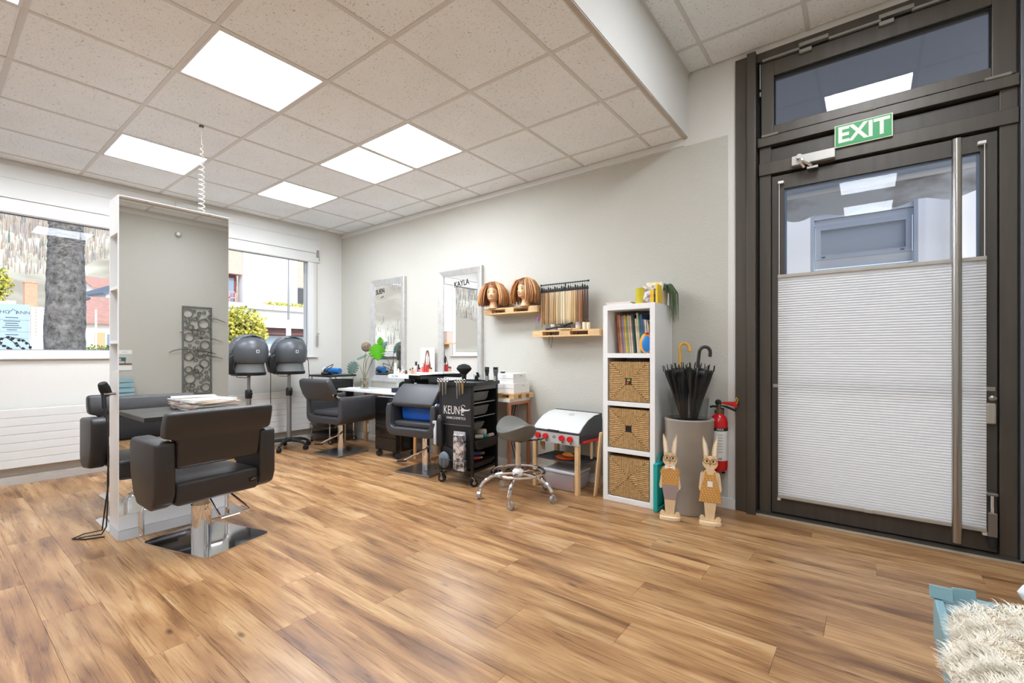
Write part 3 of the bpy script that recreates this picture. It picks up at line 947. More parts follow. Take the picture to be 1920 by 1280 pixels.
def foliage(n, fn, size, seed):
    random.seed(seed)
    mb = MB()
    for k in range(n):
        c = fn()
        R = Euler((random.uniform(0, 6), random.uniform(0, 6), random.uniform(0, 6))).to_matrix()
        L, w = size * random.uniform(0.7, 1.3), size * random.uniform(0.25, 0.45)
        mb.cur = random.choice((0, 0, 1, 2))
        mb.add([Vector(c) + R @ Vector(q) for q in ((0, 0, 0), (w, L * .4, 0.1 * L), (0, L, 0), (-w, L * .4, 0.1 * L))], [(0, 1, 2, 3)])
    return mb
m_leaf = [M('leaf_yellowgreen', (196, 190, 78), 0.6), M('leaf_green', (132, 146, 56), 0.6), M('leaf_lime', (214, 206, 112), 0.6)]
m_leafd = [M('leaf_mid', (104, 136, 60), 0.6), M('leaf_deep', (66, 100, 52), 0.6), M('leaf_lite', (150, 170, 92), 0.6)]
def bush(name, label, c, r, n, size, mats, seed, lab2='foliage'):
    t = thing(name, label, 'bush', (c[0], c[1], c[2]))
    def fn():
        while True:
            q = [random.uniform(-1, 1) for _ in range(3)]
            d = math.sqrt(sum(k * k for k in q))
            if 0.45 < d < 1:
                lump = 0.82 + 0.2 * math.sin(5 * q[0] + 2 * q[2]) * math.cos(4 * q[1] + 3 * q[2])
                return [q[0] * r[0] * lump, q[1] * r[1] * lump, r[2] + q[2] * r[2] * lump]
    foliage(n, fn, size, seed).build('foliage', mats, t, smooth=False)
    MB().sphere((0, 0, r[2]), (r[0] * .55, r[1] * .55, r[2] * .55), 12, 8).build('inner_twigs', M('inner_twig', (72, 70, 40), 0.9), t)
    MB().cyl((0, 0, -1.2), (0, 0, r[2]), 0.035, 0.025, n=8).build('stem', M('bush_stem', (90, 74, 58), 0.9), t)
    return t
p = at(-22, 525, 8.5)
bush('leafy_bush', 'yellow-green leafy bush at the left edge of the window', (p.x, p.y, 1.95), (0.35, 0.36, 0.46), 1500, 0.06, m_leaf, 4)
p = at(176, 650, 15)
bush('hedge_bush', 'low green hedge below the cream house', (p.x, p.y, 0.35), (0.6, 1.6, 0.56), 2600, 0.09, m_leafd, 5)
p = at(462, 610, 10.5)
bush('clipped_tree', 'round yellow-green clipped tree outside the right window', (p.x, p.y - 0.35, 1.0), (0.85, 0.92, 0.62), 4200, 0.085, m_leaf, 6)
# dark vine sprigs in front of the sign
p = at(10, 640, 8.2)
vn = thing('vine', 'dark arching vine twigs with little leaves below the sign', 'vine', (p.x, p.y, 1.1))
random.seed(5)
for pts in ([(-0.15, 0), (-0.05, .30), (.05, .33), (.2, .29), (.3, .2), (.31, .08)], [(.02, .31), (.14, .2), (.22, .1), (.28, -.05)], [(-.1, .2), (.02, .16), (.1, .09), (.15, -.05)]):
    path = [(0, q[0], q[1] - 0.02) for q in pts]
    MB().tube(path, 0.006, 6).build('twig', M('vine_dark', (44, 44, 46), 0.8), vn)
    lv = MB()
    for a, b in zip(path[:-1], path[1:]):
        for u in (0.25, 0.75):
            q = Vector(a).lerp(Vector(b), u)
            lv.obox(q + Vector((0.01, random.uniform(-.02, .02), random.uniform(-.03, .0))), (0.006, 0.04, 0.045), (random.uniform(0, 3), 0.4, 0))
    lv.build('leaves', M('vine_dark', (44, 44, 46), 0.8), vn, smooth=False)

# street lamp and mast
p = at(153, 600, 22)
sl = thing('street_lamp', 'slim white street lamp in front of the cream house', 'lamp', (p.x, p.y, -0.5))
MB().cyl((0, 0, 0), (0, 0, 4.1), 0.07, 0.05, n=10).build('pole', m_whiter, sl)
MB().lathe([(0.05, 4.1), (0.3, 4.2), (0.33, 4.3), (0.2, 4.42), (0.05, 4.46)], 14).build('lamp_head', M('lamp_grey', (120, 124, 130), 0.5), sl)
p = at(180, 600, 24)
fp = tag(MB().cyl((p.x, p.y, -0.5), (p.x, p.y, 3.4), 0.05, 0.04, n=8).build('flag_mast', m_whiter, origin=(p.x, p.y, -0.5)), 'thin white mast near the street lamp', 'mast')

# commercial building outside the right window
BX = -18.0
bd = thing('commercial_building', 'white commercial building with brick bays outside the right window', 'building', (BX, 8.5, -0.5))
def bp(name, y0, y1, z0, z1, mat, x0=-0.4, x1=0.0, par=None):
    return MB().box(x0, x1, y0 - 8.5, y1 - 8.5, z0 + 0.5, z1 + 0.5).build(name, mat, par or bd, smooth=False)
bp('wall', 7.24, 14, 2.75, 8.5, m_whiter)
m_pinkbrick = M('pink_brick', (212, 170, 158), 0.9, var=0.12, vscale=10, stretch=(1, 1, 6))
bp('brick_bay', 4.2, 7.23, 3.98, 8.5, m_pinkbrick, -0.5, -0.02)
m_redf = M('dark_red_frame', (112, 50, 52), 0.6)
wq = bp('window', 4.2, 7.14, 2.77, 3.96, m_redf, -0.7, -0.3)
bp('pane', 6.5, 6.78, 2.8, 3.85, M('far_pane', (120, 140, 160), 0.15), -0.3, -0.28, wq)
bp('pane', 6.84, 7.05, 2.8, 3.85, M('far_pane', (120, 140, 160), 0.15), -0.3, -0.28, wq)
for z in (3.1, 3.3):
    bp('railing_bar', 4.2, 7.0, z, z + 0.04, M('railing_pink', (206, 140, 140), 0.6), -0.1, -0.06, wq)
for k in range(6):
    bp('railing_post', 6.0 + k * 0.2, 6.04 + k * 0.2, 2.77, 3.3, M('railing_pink', (206, 140, 140), 0.6), -0.1, -0.06, wq)
bp('brick_bay', 9.27, 9.85, 3.75, 8.5, m_pinkbrick, -0.1, 0.03)
bp('window', 9.27, 9.85, 3.09, 3.72, M('dark_speckled_glass', (70, 72, 76), 0.3, var=0.3, vscale=20), -0.1, 0.03)
bp('ledge', 4.0, 14, 2.62, 2.80, M('concrete_grey', (186, 184, 184), 0.9), -0.4, 1.6)
bp('parapet', 4.0, 14, 2.02, 2.62, M('pale_concrete', (222, 218, 214), 0.9), -0.4, 1.5)
bp('fascia', 4.0, 14, 1.78, 2.0, M('maroon_fascia', (104, 70, 70), 0.8), -0.4, 1.3)
sf = bp('shopfront', 4.0, 14, -0.5, 1.76, M('shop_glass', (186, 206, 220), 0.2), -0.4, 0.9)
for k in range(7):
    bp('mullion', 4.6 + k * 1.35, 4.7 + k * 1.35, -0.5, 1.76, m_whiter, 0.9, 0.95, sf)
def gf():
    return [random.uniform(1.0, 1.5), random.uniform(-1.05, 2.5), 3.28 + random.random() ** 2 * 0.16]
foliage(1600, gf, 0.08, 9).build('ledge_planting', m_leaf, bd, smooth=False)
mp_ = at(541, 560, 15.0)
mast = thing('flagpole', 'thin white flagpole outside the right window', 'pole', (mp_.x, mp_.y, -0.5))
MB().cyl((0, 0, 0), (0, 0, 2.7), 0.075, n=10).build('pole_foot', m_whiter, mast)
MB().cyl((0, 0, 2.7), (0, 0, 4.7), 0.035, 0.022, n=10).build('pole_top', m_alu, mast)

# passage outside the entrance: white facade with a shuttered window, awning above
NF = 5.6
nb = thing('neighbour_facade', 'white facade with a grey window seen through the door glass', 'building', (0, NF, 0))
def nbp(name, x0, x1, z0, z1, mat, y0=0.0, y1=0.2, par=None):
    return MB().box(x0, x1, y0, y1, z0, z1).build(name, mat, par or nb, smooth=False)
m_face = M('facade_white', (248, 249, 252), 0.9)
nbp('wall', -4, -0.47, -0.2, 4.2, m_face)
nbp('wall', 0.36, 5, -0.2, 4.2, m_face)
nbp('wall', -0.47, 0.36, 2.56, 4.2, m_face)
nbp('wall', -0.47, 0.36, -0.2, 1.2, m_face)
m_wfr = M('grey_blue_frame', (176, 184, 196), 0.5)
wf = MB().ring_prism([(-.47, 1.2), (.36, 1.2), (.36, 2.56), (-.47, 2.56)], [(-.44, 1.23), (.33, 1.23), (.33, 2.53), (-.44, 2.53)], 0.0, 0.15, 'xz').build('window_frame', m_wfr, nb, smooth=False)
for k, (z0, z1, yy) in enumerate(((2.47, 2.53, 0.02), (2.41, 2.465, 0.05))):
    nbp('head_slat', -0.44, 0.33, z0, z1, M('slat_grey', (206, 210, 218), 0.5), yy, yy + 0.05, wf)
MB().ring_prism([(-.43, 2.06), (.32, 2.06), (.32, 2.41), (-.43, 2.41)], [(-.385, 2.105), (.275, 2.105), (.275, 2.36), (-.385, 2.36)], 0.03, 0.1, 'xz').build('sash', m_wfr, wf, smooth=False)
nbp('pane', -.385, .275, 2.105, 2.36, M('frosted_pane', (170, 178, 188), 0.3), 0.06, 0.08, wf)
for x in (-.375, .235):
    nbp('hinge_cap', x, x + 0.03, 2.078, 2.092, M('cap_grey', (96, 104, 116), 0.5), 0.025, 0.035, wf)
for k in range(8):
    MB().obox((-0.055, 0.06, 2.02 - k * 0.1), (0.76, 0.02, 0.09), (0.35, 0, 0)).build('roller_slat', M('slat_grey', (206, 210, 218), 0.5), wf, smooth=False)
MB().cyl((0.60, -0.06, -0.2), (0.60, -0.06, 3.6), 0.035, n=12).build('downpipe', M('downpipe_grey', (206, 208, 212), 0.4, 0.2), nb)
struct('passage_ground', MB().box(-4, 5, DY + 0.2, NF + 0.2, -0.3, -0.03), m_asph, smooth=False)
aw = thing('awning', 'dirty grey fabric awning with scalloped valance outside the door', 'awning', (0, DY + 0.3, 0))
m_aw = two_tone('awning_fabric', (150, 146, 146), (214, 216, 222), 2.2, 0.36, 0.55, 0.85, stretch=(1.2, 1, 2.2))
a0 = MB()
a0.add([(-2.2, 0.0, 3.32), (2.2, 0.0, 3.32), (2.2, 1.05, 2.55), (-2.2, 1.05, 2.55), (-2.2, 0.0, 3.335), (2.2, 0.0, 3.335), (2.2, 1.05, 2.565), (-2.2, 1.05, 2.565)],
       [(0, 1, 2, 3), (4, 5, 6, 7), (0, 1, 5, 4), (1, 2, 6, 5), (2, 3, 7, 6), (3, 0, 4, 7)])
a0.build('awning_cloth', translucent('awning_cloth_grey', (178, 184, 194), 0.45), aw, smooth=False)
poly = [(-2.2, 2.53), (2.2, 2.53)]
nS = 96
for i in range(nS + 1):
    x = 2.2 - 4.4 * i / nS
    poly.append((x, 2.335 + 0.022 * math.cos(2 * PI * x / 0.34)))
MB().prism(poly, 1.055, 1.061, 'xz').build('valance', m_aw, aw, smooth=False)
MB().cyl((-2.2, 1.05, 2.55), (2.2, 1.05, 2.55), 0.028, n=12).build('front_bar', M('awning_bar', (216, 218, 222), 0.4, 0.2), aw)

# ================================================================== FURNITURE
def caster(par, x, y, zt=0.0, r=0.028, a=0.0, wheel=None, fork=None, name='caster'):
    """twin wheel caster under (x, y); wheel touches z = 0 of the parent"""
    ca, sa = math.cos(a), math.sin(a)
    w = MB()
    ox, oy = x + ca * 0.012, y + sa * 0.012
    w.cyl((ox - sa * 0.012, oy + ca * 0.012, r), (ox + sa * 0.012, oy - ca * 0.012, r), r, n=16)
    o = w.build(name, wheel or m_rubber, par)
    f = MB()
    f.tube([(x, y, zt), (x, y, r * 2.1), (ox - sa * 0.016, oy + ca * 0.016, r * 1.9), (ox - sa * 0.016, oy + ca * 0.016, r)], 0.0055, 6)
    f.tube([(x, y, r * 2.2), (ox + sa * 0.016, oy - ca * 0.016, r * 1.9), (ox + sa * 0.016, oy - ca * 0.016, r)], 0.0055, 6)
    f.cyl((ox - sa * 0.018, oy + ca * 0.018, r), (ox + sa * 0.018, oy - ca * 0.018, r), r * 0.45, n=10)
    f.build('fork', fork or m_steel, o)
    return o

# ---- boxy salon chairs at the mirror tower
def box_chair(label, loc, rz, base_rz, grp):
    t = thing('salon_chair', label, 'chair', loc, rz, grp)
    MB().prism(rrect(0.40, 0.56, 0.04), 0.0, 0.012, 'xy').build('base_plate', m_chrome, t, smooth=False, rot=(0, 0, base_rz), loc=(0, -0.08, 0))
    MB().cyl((0, 0, 0.012), (0, 0, 0.20), 0.052, n=28).build('pedestal', m_chrome, t)
    MB().cyl((0, 0, 0.20), (0, 0, 0.275), 0.044, n=24).build('piston', m_steel, t)
    MB().tube([(0.02, -0.05, 0.24), (0.03, -0.15, 0.15), (0.035, -0.165, 0.135), (0.20, -0.165, 0.135), (0.205, -0.155, 0.14), (0.15, -0.02, 0.235)], 0.007, 8).build('pump_lever', m_chrome, t)
    MB().box(-0.12, 0.12, -0.12, 0.12, 0.262, 0.276).build('seat_bracket', m_blackm, t, smooth=False)
    MB().box(-0.226, 0.226, -0.225, 0.26, 0.275, 0.405).build('seat', m_leather, t, bevel=0.022, seg=4)
    for sx in (-1, 1):
        prof = [(-0.238, 0.36), (-0.235, 0.635), (0.06, 0.650), (0.085, 0.62), (0.075, 0.46), (0.04, 0.35), (-0.01, 0.285), (-0.16, 0.27), (-0.215, 0.295)]
        MB().prism(prof, sx * 0.229, sx * 0.330, 'yz').build('armrest', m_leather, t, bevel=0.03, seg=4)
    b = MB()
    rings = []
    for z, w, y0, th in ((0.478, 0.226, -0.225, 0.085), (0.56, 0.227, -0.240, 0.09), (0.640, 0.227, -0.255, 0.09), (0.655, 0.287, -0.257, 0.09), (0.72, 0.29, -0.272, 0.085), (0.795, 0.287, -0.288, 0.075)):
        rings.append([(-w, y0, z), (w, y0, z), (w, y0 + th, z), (-w, y0 + th, z)])
    b.loft(rings)
    b.build('backrest', m_leather, t, bevel=0.022, seg=4)
    lb = MB().box(0.165, 0.22, -0.2300, -0.223, 0.325, 0.352).build('maker_tag', m_gloss, t, smooth=False)
    scribble('tag_script', 4, 0.014, M('tag_silver', (200, 196, 186), 0.4, 0.3), lb, (0.1925, -0.2305, 0.339), (PI / 2, 0, 0), 4)
    return t
RZF = math.radians(96.6)
box_chair('big black salon chair nearest the camera, backrest turned to the viewer', (-3.21, 1.055, 0), RZF, math.radians(9), 'black salon chairs at the mirror tower')
box_chair('black salon chair half hidden behind the mirror tower', (-4.40, 1.07, 0), math.radians(-88), 0, 'black salon chairs at the mirror tower')

# ---- mirror tower
TX0, TX1, TY0, TY1, TZ = -3.872, -3.66, 0.757, 1.378, 2.092
tw = thing('mirror_tower', 'tall white double-sided mirror tower with side shelves', 'mirror', ((TX0 + TX1) / 2, (TY0 + TY1) / 2, 0))
hw, hd = (TX1 - TX0) / 2, (TY1 - TY0) / 2
def tp(name, x0, x1, y0, y1, z0, z1, mat=m_lam, bv=0.0):
    return MB().box(x0, x1, y0, y1, z0, z1).build(name, mat, tw, smooth=False, bevel=bv)
tp('side_board', -hw, -hw + 0.018, -hd, hd, 0.012, TZ)
tp('side_board', hw - 0.018, hw - 0.003, -hd, hd, 0.012, TZ)
tp('back_board', -hw + 0.018, hw - 0.018, hd - 0.018, hd, 0.012, TZ)
tp('divider_board', -hw + 0.018, hw - 0.018, -hd + 0.17, -hd + 0.185, 0.012, TZ)
tp('top_panel', -hw + 0.018, hw - 0.018, -hd, -hd + 0.17, 1.86, TZ)
tp('lower_panel', -hw + 0.018, hw - 0.018, -hd, -hd + 0.17, 0.012, 1.0)
for z in (1.53, 1.19):
    tp('shelf', -hw + 0.018, hw - 0.018, -hd, -hd + 0.17, z - 0.018, z)
tp('mirror_glass', hw - 0.003, hw + 0.001, -hd + 0.004, hd - 0.002, 0.106, TZ - 0.004, m_mirror)
tp('mirror_glass', -hw - 0.002, -hw, -hd + 0.004, hd - 0.004, 0.106, TZ - 0.004, m_mirror)
MB().prism(rrect(0.60, 0.70, 0.04), 0.0, 0.011, 'xy').build('base_plate', m_chrome, tw, smooth=False)
for sg in (1, -1):
    fr = MB()
    X = sg * (hw + 0.17)
    fr.tube([(X, -0.235, 0.011), (X, -0.235, 0.15), (X, -0.22, 0.183), (X, -0.19, 0.19), (X, 0.19, 0.19), (X, 0.22, 0.183), (X, 0.235, 0.15), (X, 0.235, 0.011)], 0.0135, 10)
    fr.build('footrest', m_chrome, tw)
con = MB().box(hw + 0.001, hw + 0.30, -0.255, 0.262, 0.703, 0.731).build('console', M('dark_walnut_top', (50, 47, 44), 0.4), tw, smooth=False, bevel=0.002)
con2 = MB().box(-hw - 0.30, -hw - 0.002, -0.255, 0.262, 0.703, 0.731).build('console', M('dark_walnut_top', (50, 47, 44), 0.4), tw, smooth=False, bevel=0.002)
# bottle on the tower shelf
def bottle(name, label, cat, loc, prof, mat, capm=None, cap=None, group=None, n=16):
    t = thing(name, label, cat, loc, 0, group)
    MB().lathe(prof, n).build('body', mat, t)
    if cap:
        MB().lathe(cap, n).build('cap', capm, t)
    return t
bottle('spray_bottle', 'white bottle with black top on the tower side shelf', 'bottle', (-3.72, 0.83, 1.531), [(0.024, 0), (0.025, 0.01), (0.025, 0.13), (0.012, 0.155), (0.012, 0.165)], m_plastic_w, m_black, [(0.013, 0.165), (0.013, 0.18), (0.006, 0.183), (0.006, 0.2)])
bottle('jar', 'small clear jar on the lower tower shelf', 'jar', (-3.725, 0.82, 1.191), [(0.02, 0), (0.021, 0.06), (0.018, 0.07)], M('cloudy_jar', (214, 216, 212), 0.3), m_plastic_w, [(0.02, 0.07), (0.02, 0.085)])
# hair dryer hanging on the side
hd_ = thing('hair_dryer', 'black hair dryer hanging on the side of the mirror tower', 'hair dryer', (-3.735, 0.700, 0.86))
MB().lathe([(0.02, -0.05), (0.027, -0.042), (0.029, 0.0), (0.024, 0.03), (0.02, 0.038)], 18).build('barrel', m_blackm, hd_, rot=(0.35, 0.35, 0), loc=(0.008, 0.005, 0.035))
MB().tube([(0.012, 0, 0.01), (0.022, 0.0, -0.035), (0.035, 0.0, -0.085)], 0.012, 12).build('handle', m_blackm, hd_)
MB().tube([(0.035, 0, -0.09), (0.04, 0.01, -0.16), (0.02, 0.02, -0.35), (0.03, 0.02, -0.55), (0.035, 0.0, -0.72), (0.03, -0.01, -0.83), (-0.06, -0.08, -0.853), (-0.02, -0.135, -0.855), (0.05, -0.09, -0.855), (0.09, -0.01, -0.855)], 0.004, 8).build('cord', m_cord, hd_)
MB().tube([(0.04, 0, -0.09), (0.055, 0.012, -0.2), (0.075, 0.012, -0.38), (0.035, 0.015, -0.5), (0.06, 0.01, -0.66), (0.08, -0.0, -0.80), (0.075, -0.02, -0.84), (0.0, -0.11, -0.853)], 0.004, 8).build('cord', m_cord, hd_)
MB().cyl((0.02, 0.0, 0.0), (0.02, 0.056, 0.0), 0.008, n=8).build('hanging_hook', m_steel, hd_)

# ---- magazines on the console
random.seed(21)
mcols = [(196, 120, 92), (226, 206, 196), (70, 76, 92), (214, 150, 128), (236, 228, 214), (180, 96, 84), (222, 190, 158), (232, 226, 220), (238, 232, 224)]
mdesc = ['brick red', 'pale rose', 'dark blue', 'salmon', 'cream', 'dark red', 'sand coloured', 'light grey', 'white']
z = 0.7315
for k, c in enumerate(mcols):
    th_ = 0.005 + 0.003 * (k % 3)
    lab = '%s magazine %s in the pile on the mirror console' % (mdesc[k], 'lowest' if k == 0 else ('topmost' if k == 8 else 'stacked'))
    t = thing('magazine', lab, 'magazine', (-3.52 + random.uniform(-0.012, 0.012), 1.22 + random.uniform(-0.02, 0.02), z), random.uniform(-0.16, 0.16) + 0.1, 'magazines on the mirror console')
    MB().box(-0.10, 0.10, -0.13, 0.13, 0.0, th_ - 0.001).build('pages', m_paper, t, smooth=False)
    MB().box(-0.102, 0.102, -0.132, 0.132, th_ - 0.001, th_).build('cover', M('cover_%d' % k, c, 0.3), t, smooth=False)
    z += th_ + 0.0004

# ---- standing hood dryers
def hood(label, loc, rz, grp):
    t = thing('hood_dryer', label, 'hood dryer', loc, rz, grp)
    for k in range(5):
        a = 2 * PI * k / 5 + 0.35
        c_, s_ = math.cos(a), math.sin(a)
        MB().tube([(0.03 * c_, 0.03 * s_, 0.105), (0.14 * c_, 0.14 * s_, 0.098), (0.20 * c_, 0.20 * s_, 0.082), (0.238 * c_, 0.238 * s_, 0.06)], 0.016, 8, radii=[0.022, 0.019, 0.015, 0.012]).build('base_leg', m_blackm, t)
        MB().cyl((0.238 * c_ - 0.018 * s_, 0.238 * s_ + 0.018 * c_, 0.027), (0.238 * c_ + 0.018 * s_, 0.238 * s_ - 0.018 * c_, 0.027), 0.027, n=14).build('caster', m_blackm, t)
    MB().lathe([(0.05, 0.085), (0.05, 0.12), (0.03, 0.135)], 16).build('hub', m_blackm, t)
    MB().cyl((0, 0, 0.12), (0, 0, 0.68), 0.026, n=18).build('pole', m_alu, t)
    MB().cyl((0, 0, 0.68), (0, 0, 0.95), 0.019, n=16).build('inner_pole', m_alu, t)
    cl = MB().lathe([(0.034, 0.62), (0.036, 0.64), (0.036, 0.70), (0.028, 0.715)], 14).build('height_clamp', m_black, t)
    MB().cyl((0.03, 0, 0.67), (0.062, 0, 0.67), 0.013, n=12).build('clamp_knob', m_black, cl)
    # dome: elliptical lofted shell
    def ell(rx, ry, z, ox=0.0, n=28):
        return [(ox + rx * math.cos(2 * PI * j / n), ry * math.sin(2 * PI * j / n), z) for j in range(n)]
    MB().loft([ell(.172, .168, .905), ell(.156, .154, .97), ell(.150, .148, 1.06)]).build('skirt', m_hood, t)
    MB().loft([ell(.150, .149, 1.0), ell(.178, .174, 1.012), ell(.190, .186, 1.04), ell(.197, .193, 1.09), ell(.198, .195, 1.14), ell(.188, .188, 1.19), ell(.165, .168, 1.235), ell(.125, .13, 1.27), ell(.07, .075, 1.29), ell(.015, .015, 1.297)]).build('dome', m_hoodd, t)
    MB().loft([ell(.168, .165, .872), ell(.174, .171, .88), ell(.175, .172, .905), ell(.168, .165, .91)]).build('rim', m_black, t)
    # ridge fin over the crown
    rg = MB()
    rings = []
    for i in range(13):
        a = -1.05 + 2.5 * i / 12
        y0, z0 = -0.20 * math.sin(a), 1.09 + 0.215 * math.cos(a)
        w = 0.075 - 0.03 * abs(i - 5) / 7
        q = 1.05
        rings.append([(-w, y0, z0), (w, y0, z0), (w * .8, y0 * q, 1.09 + (z0 - 1.09) * (1.07 if i > 2 else 1.14)), (-w * .8, y0 * q, 1.09 + (z0 - 1.09) * (1.07 if i > 2 else 1.14))])
    rg.loft(rings)
    rg.build('crown_ridge', m_hoodd, t, smooth=False)
    # neck wing at the open side
    MB().prism([(-0.16, 1.12), (-0.235, 1.075), (-0.25, 0.99), (-0.225, 0.90), (-0.185, 0.88), (-0.16, 0.90), (-0.175, 0.98), (-0.165, 1.05)], -0.05, 0.05, 'yz').build('neck_wing', m_black, t, bevel=0.012)
    bg = MB().box(0.194, 0.2, -0.02, 0.012, 1.115, 1.15).build('badge', M('badge_silver', (206, 206, 204), 0.4, 0.3), t, smooth=False)
    MB().box(0.1995, 0.2015, -0.012, 0.002, 1.122, 1.143).build('badge_mark', m_ink, bg, smooth=False)
    MB().tube([(0.06, 0.165, 1.10), (0.09, 0.185, 1.02), (0.10, 0.19, 0.85), (0.10, 0.188, 0.6), (0.10, 0.19, 0.5)], 0.004, 6).build('cord', m_cord, t)
    MB().box(0.089, 0.111, 0.178, 0.202, 0.46, 0.51).build('plug', m_black, t, bevel=0.004)
    MB().tube([(0.1, -0.19, 1.06), (0.12, -0.215, 0.95), (0.1, -0.17, 0.86), (0.1, -0.08, 0.85), (0.09, -0.02, 0.875)], 0.004, 6).build('cord', m_cord, t)
    return t
hood('grey standing hood dryer closest to the room corner', (-5.36, 2.66, 0), 0.0, 'standing hood dryers by the window')
hood('grey standing hood dryer beside the mirror tower edge', (-5.36, 2.215, 0), 0.08, 'standing hood dryers by the window')

# ---- tub salon chairs in front of the wall mirrors
def tub_chair(label, loc, rz, back_tilt, back_y, back_z, grp):
    t = thing('salon_chair', label, 'chair', loc, rz, grp)
    MB().box(-0.205, 0.205, -0.205, 0.205, 0, 0.018).build('base_plate', m_satin, t, smooth=False, bevel=0.002)
    MB().cyl((0, 0, 0.018), (0, 0, 0.31), 0.042, n=24).build('pedestal', m_chrome, t)
    MB().cyl((0, 0, 0.31), (0, 0, 0.36), 0.03, n=16).build('piston', m_steel, t)
    MB().tube([(0.04, -0.02, 0.24), (0.045, -0.06, 0.22), (-0.03, -0.14, 0.17), (-0.10, -0.19, 0.125)], 0.010, 8).build('pump_lever', m_chrome, t)
    MB().obox((-0.12, -0.205, 0.118), (0.09, 0.03, 0.014), (0, 0, 0.6)).build('pump_pedal', m_rubber, t, bevel=0.004)
    # U shell: outer and inner outline in XZ, extruded along Y
    W, T, zb, zt, R = 0.295, 0.062, 0.355, 0.648, 0.085
    outer = [(-W + 0.015, zt), (-W, zt - 0.05)] + arc(-W + R, zb + R, R, PI, 1.5 * PI, 6) + arc(W - R, zb + R, R, 1.5 * PI, 2 * PI, 6) + [(W, zt - 0.05), (W - 0.015, zt)]
    w2 = W - T
    inner = [(w2 + 0.012, zt), (w2, zt - 0.05)] + arc(w2 - 0.04, zb + T + 0.055, 0.04, 0, -PI / 2, 6) + arc(-w2 + 0.04, zb + T + 0.055, 0.04, -PI / 2, -PI, 6) + [(-w2, zt - 0.05), (-w2 - 0.012, zt)]
    MB().prism(outer + inner, -0.24, 0.26, 'xz').build('shell', m_leather2, t, bevel=0.014, seg=3)
    MB().box(-w2 + 0.002, w2 - 0.002, -0.20, 0.25, zb + T + 0.012, zb + T + 0.07).build('seat_cushion', m_leather2, t, bevel=0.02, seg=3)
    # hinged back cushion on chrome rods
    bk = MB()
    rings = []
    for z, w, th in ((-0.10, 0.245, 0.055), (-0.02, 0.255, 0.075), (0.08, 0.25, 0.078), (0.15, 0.235, 0.06)):
        rings.append([(-w, -th / 2, z), (w, -th / 2, z), (w, th / 2, z), (-w, th / 2, z)])
    bk.loft(rings)
    bk.build('backrest', m_leather2, t, bevel=0.024, seg=4, loc=(0, back_y, back_z), rot=(back_tilt, 0, 0))
    for sx in (-1, 1):
        MB().tube([(sx * 0.235, back_y, back_z - 0.02), (sx * 0.262, -0.19, zt - 0.03)], 0.011, 10).build('back_rod', m_chrome, t)
        MB().cyl((sx * 0.24, back_y, back_z - 0.02), (sx * 0.262, back_y, back_z - 0.02), 0.022, n=14).build('rod_boss', m_chrome, t)
    return t
tub_chair('dark tub salon chair with reclined back beside the hood dryers', (-4.67, 2.91, 0), 0.12, 0.42, -0.29, 0.70, 'tub salon chairs at the wall mirrors')
tub_chair('dark tub salon chair with folded back and blue bin on its seat', (-3.32, 2.96, 0), 0.14, -0.72, -0.14, 0.70, 'tub salon chairs at the wall mirrors')
bb_ = thing('blue_bin', 'bright blue plastic bin on the seat of a tub chair', 'bin', (-3.315, 2.94, 0.489), 0.14)
MB().prism([(-0.20, 0.0), (0.20, 0.0), (0.215, 0.13), (-0.215, 0.13)], -0.10, 0.16, 'xz').build('bin_body', m_blue, bb_, bevel=0.02)
MB().ring_prism(rrect(0.45, 0.28, 0.03, 4, 0, 0.03), rrect(0.42, 0.25, 0.025, 4, 0, 0.03), 0.122, 0.136, 'xy').build('bin_rim', m_blue, bb_, smooth=False)

# ---- wall mirrors with silver frames
def wall_mirror(label, x0, x1, z0, z1, fw, words):
    t = thing('wall_mirror', label, 'mirror', ((x0 + x1) / 2, DY - 0.002, z0))
    w, h = (x1 - x0) / 2, z1 - z0
    o = [(-w, 0), (w, 0), (w, h), (-w, h)]
    i = [(-w + fw, fw), (w - fw, fw), (w - fw, h - fw), (-w + fw, h - fw)]
    m = [(-w + .012, .012), (w - .012, .012), (w - .012, h - .012), (-w + .012, h - .012)]
    fr = MB()
    def P(q, y):
        return [(u, y, v) for u, v in q]
    rings = [P(o, 0), P(o, -0.036), P(m, -0.042), P(i, -0.022), P(i, 0)]
    n = 4
    vs = [p for r in rings for p in r]
    fs = []
    for a in range(len(rings) - 1):
        for j in range(n):
            fs.append((a * n + j, a * n + (j + 1) % n, (a + 1) * n + (j + 1) % n, (a + 1) * n + j))
    fr.add(vs, fs)
    fr.build('frame', m_silver, t, smooth=False)
    MB().box(-w + fw - 0.004, w - fw + 0.004, -0.016, -0.010, fw - 0.004, h - fw + 0.004).build('mirror_glass', m_mirror, t, smooth=False)
    for wd_, sz, u, v, rr in words:
        if wd_ == '~':
            scribble('decal_script', 5, sz * 0.5, m_ink, t, (u, -0.0175, h - v), (PI / 2, rr, 0), 6)
            continue
        text('decal_lettering', wd_, sz, m_ink, t, (u, -0.0175, h - v), (PI / 2, rr, 0), 0.0003, 0.85, 0.0012)
    return t
wall_mirror('silver framed wall mirror near the corner, above the leafy vase', -5.026, -4.36, 0.765, 2.035, 0.075, [('SUEN', 0.085, -0.155, 0.15, -0.12), ('~', 0.05, -0.11, 0.22, -0.2)])
wall_mirror('silver framed wall mirror beside the mannequin heads', -3.776, -3.135, 0.785, 2.018, 0.068, [('KAYLA', 0.085, 0.02, 0.16, -0.1)])

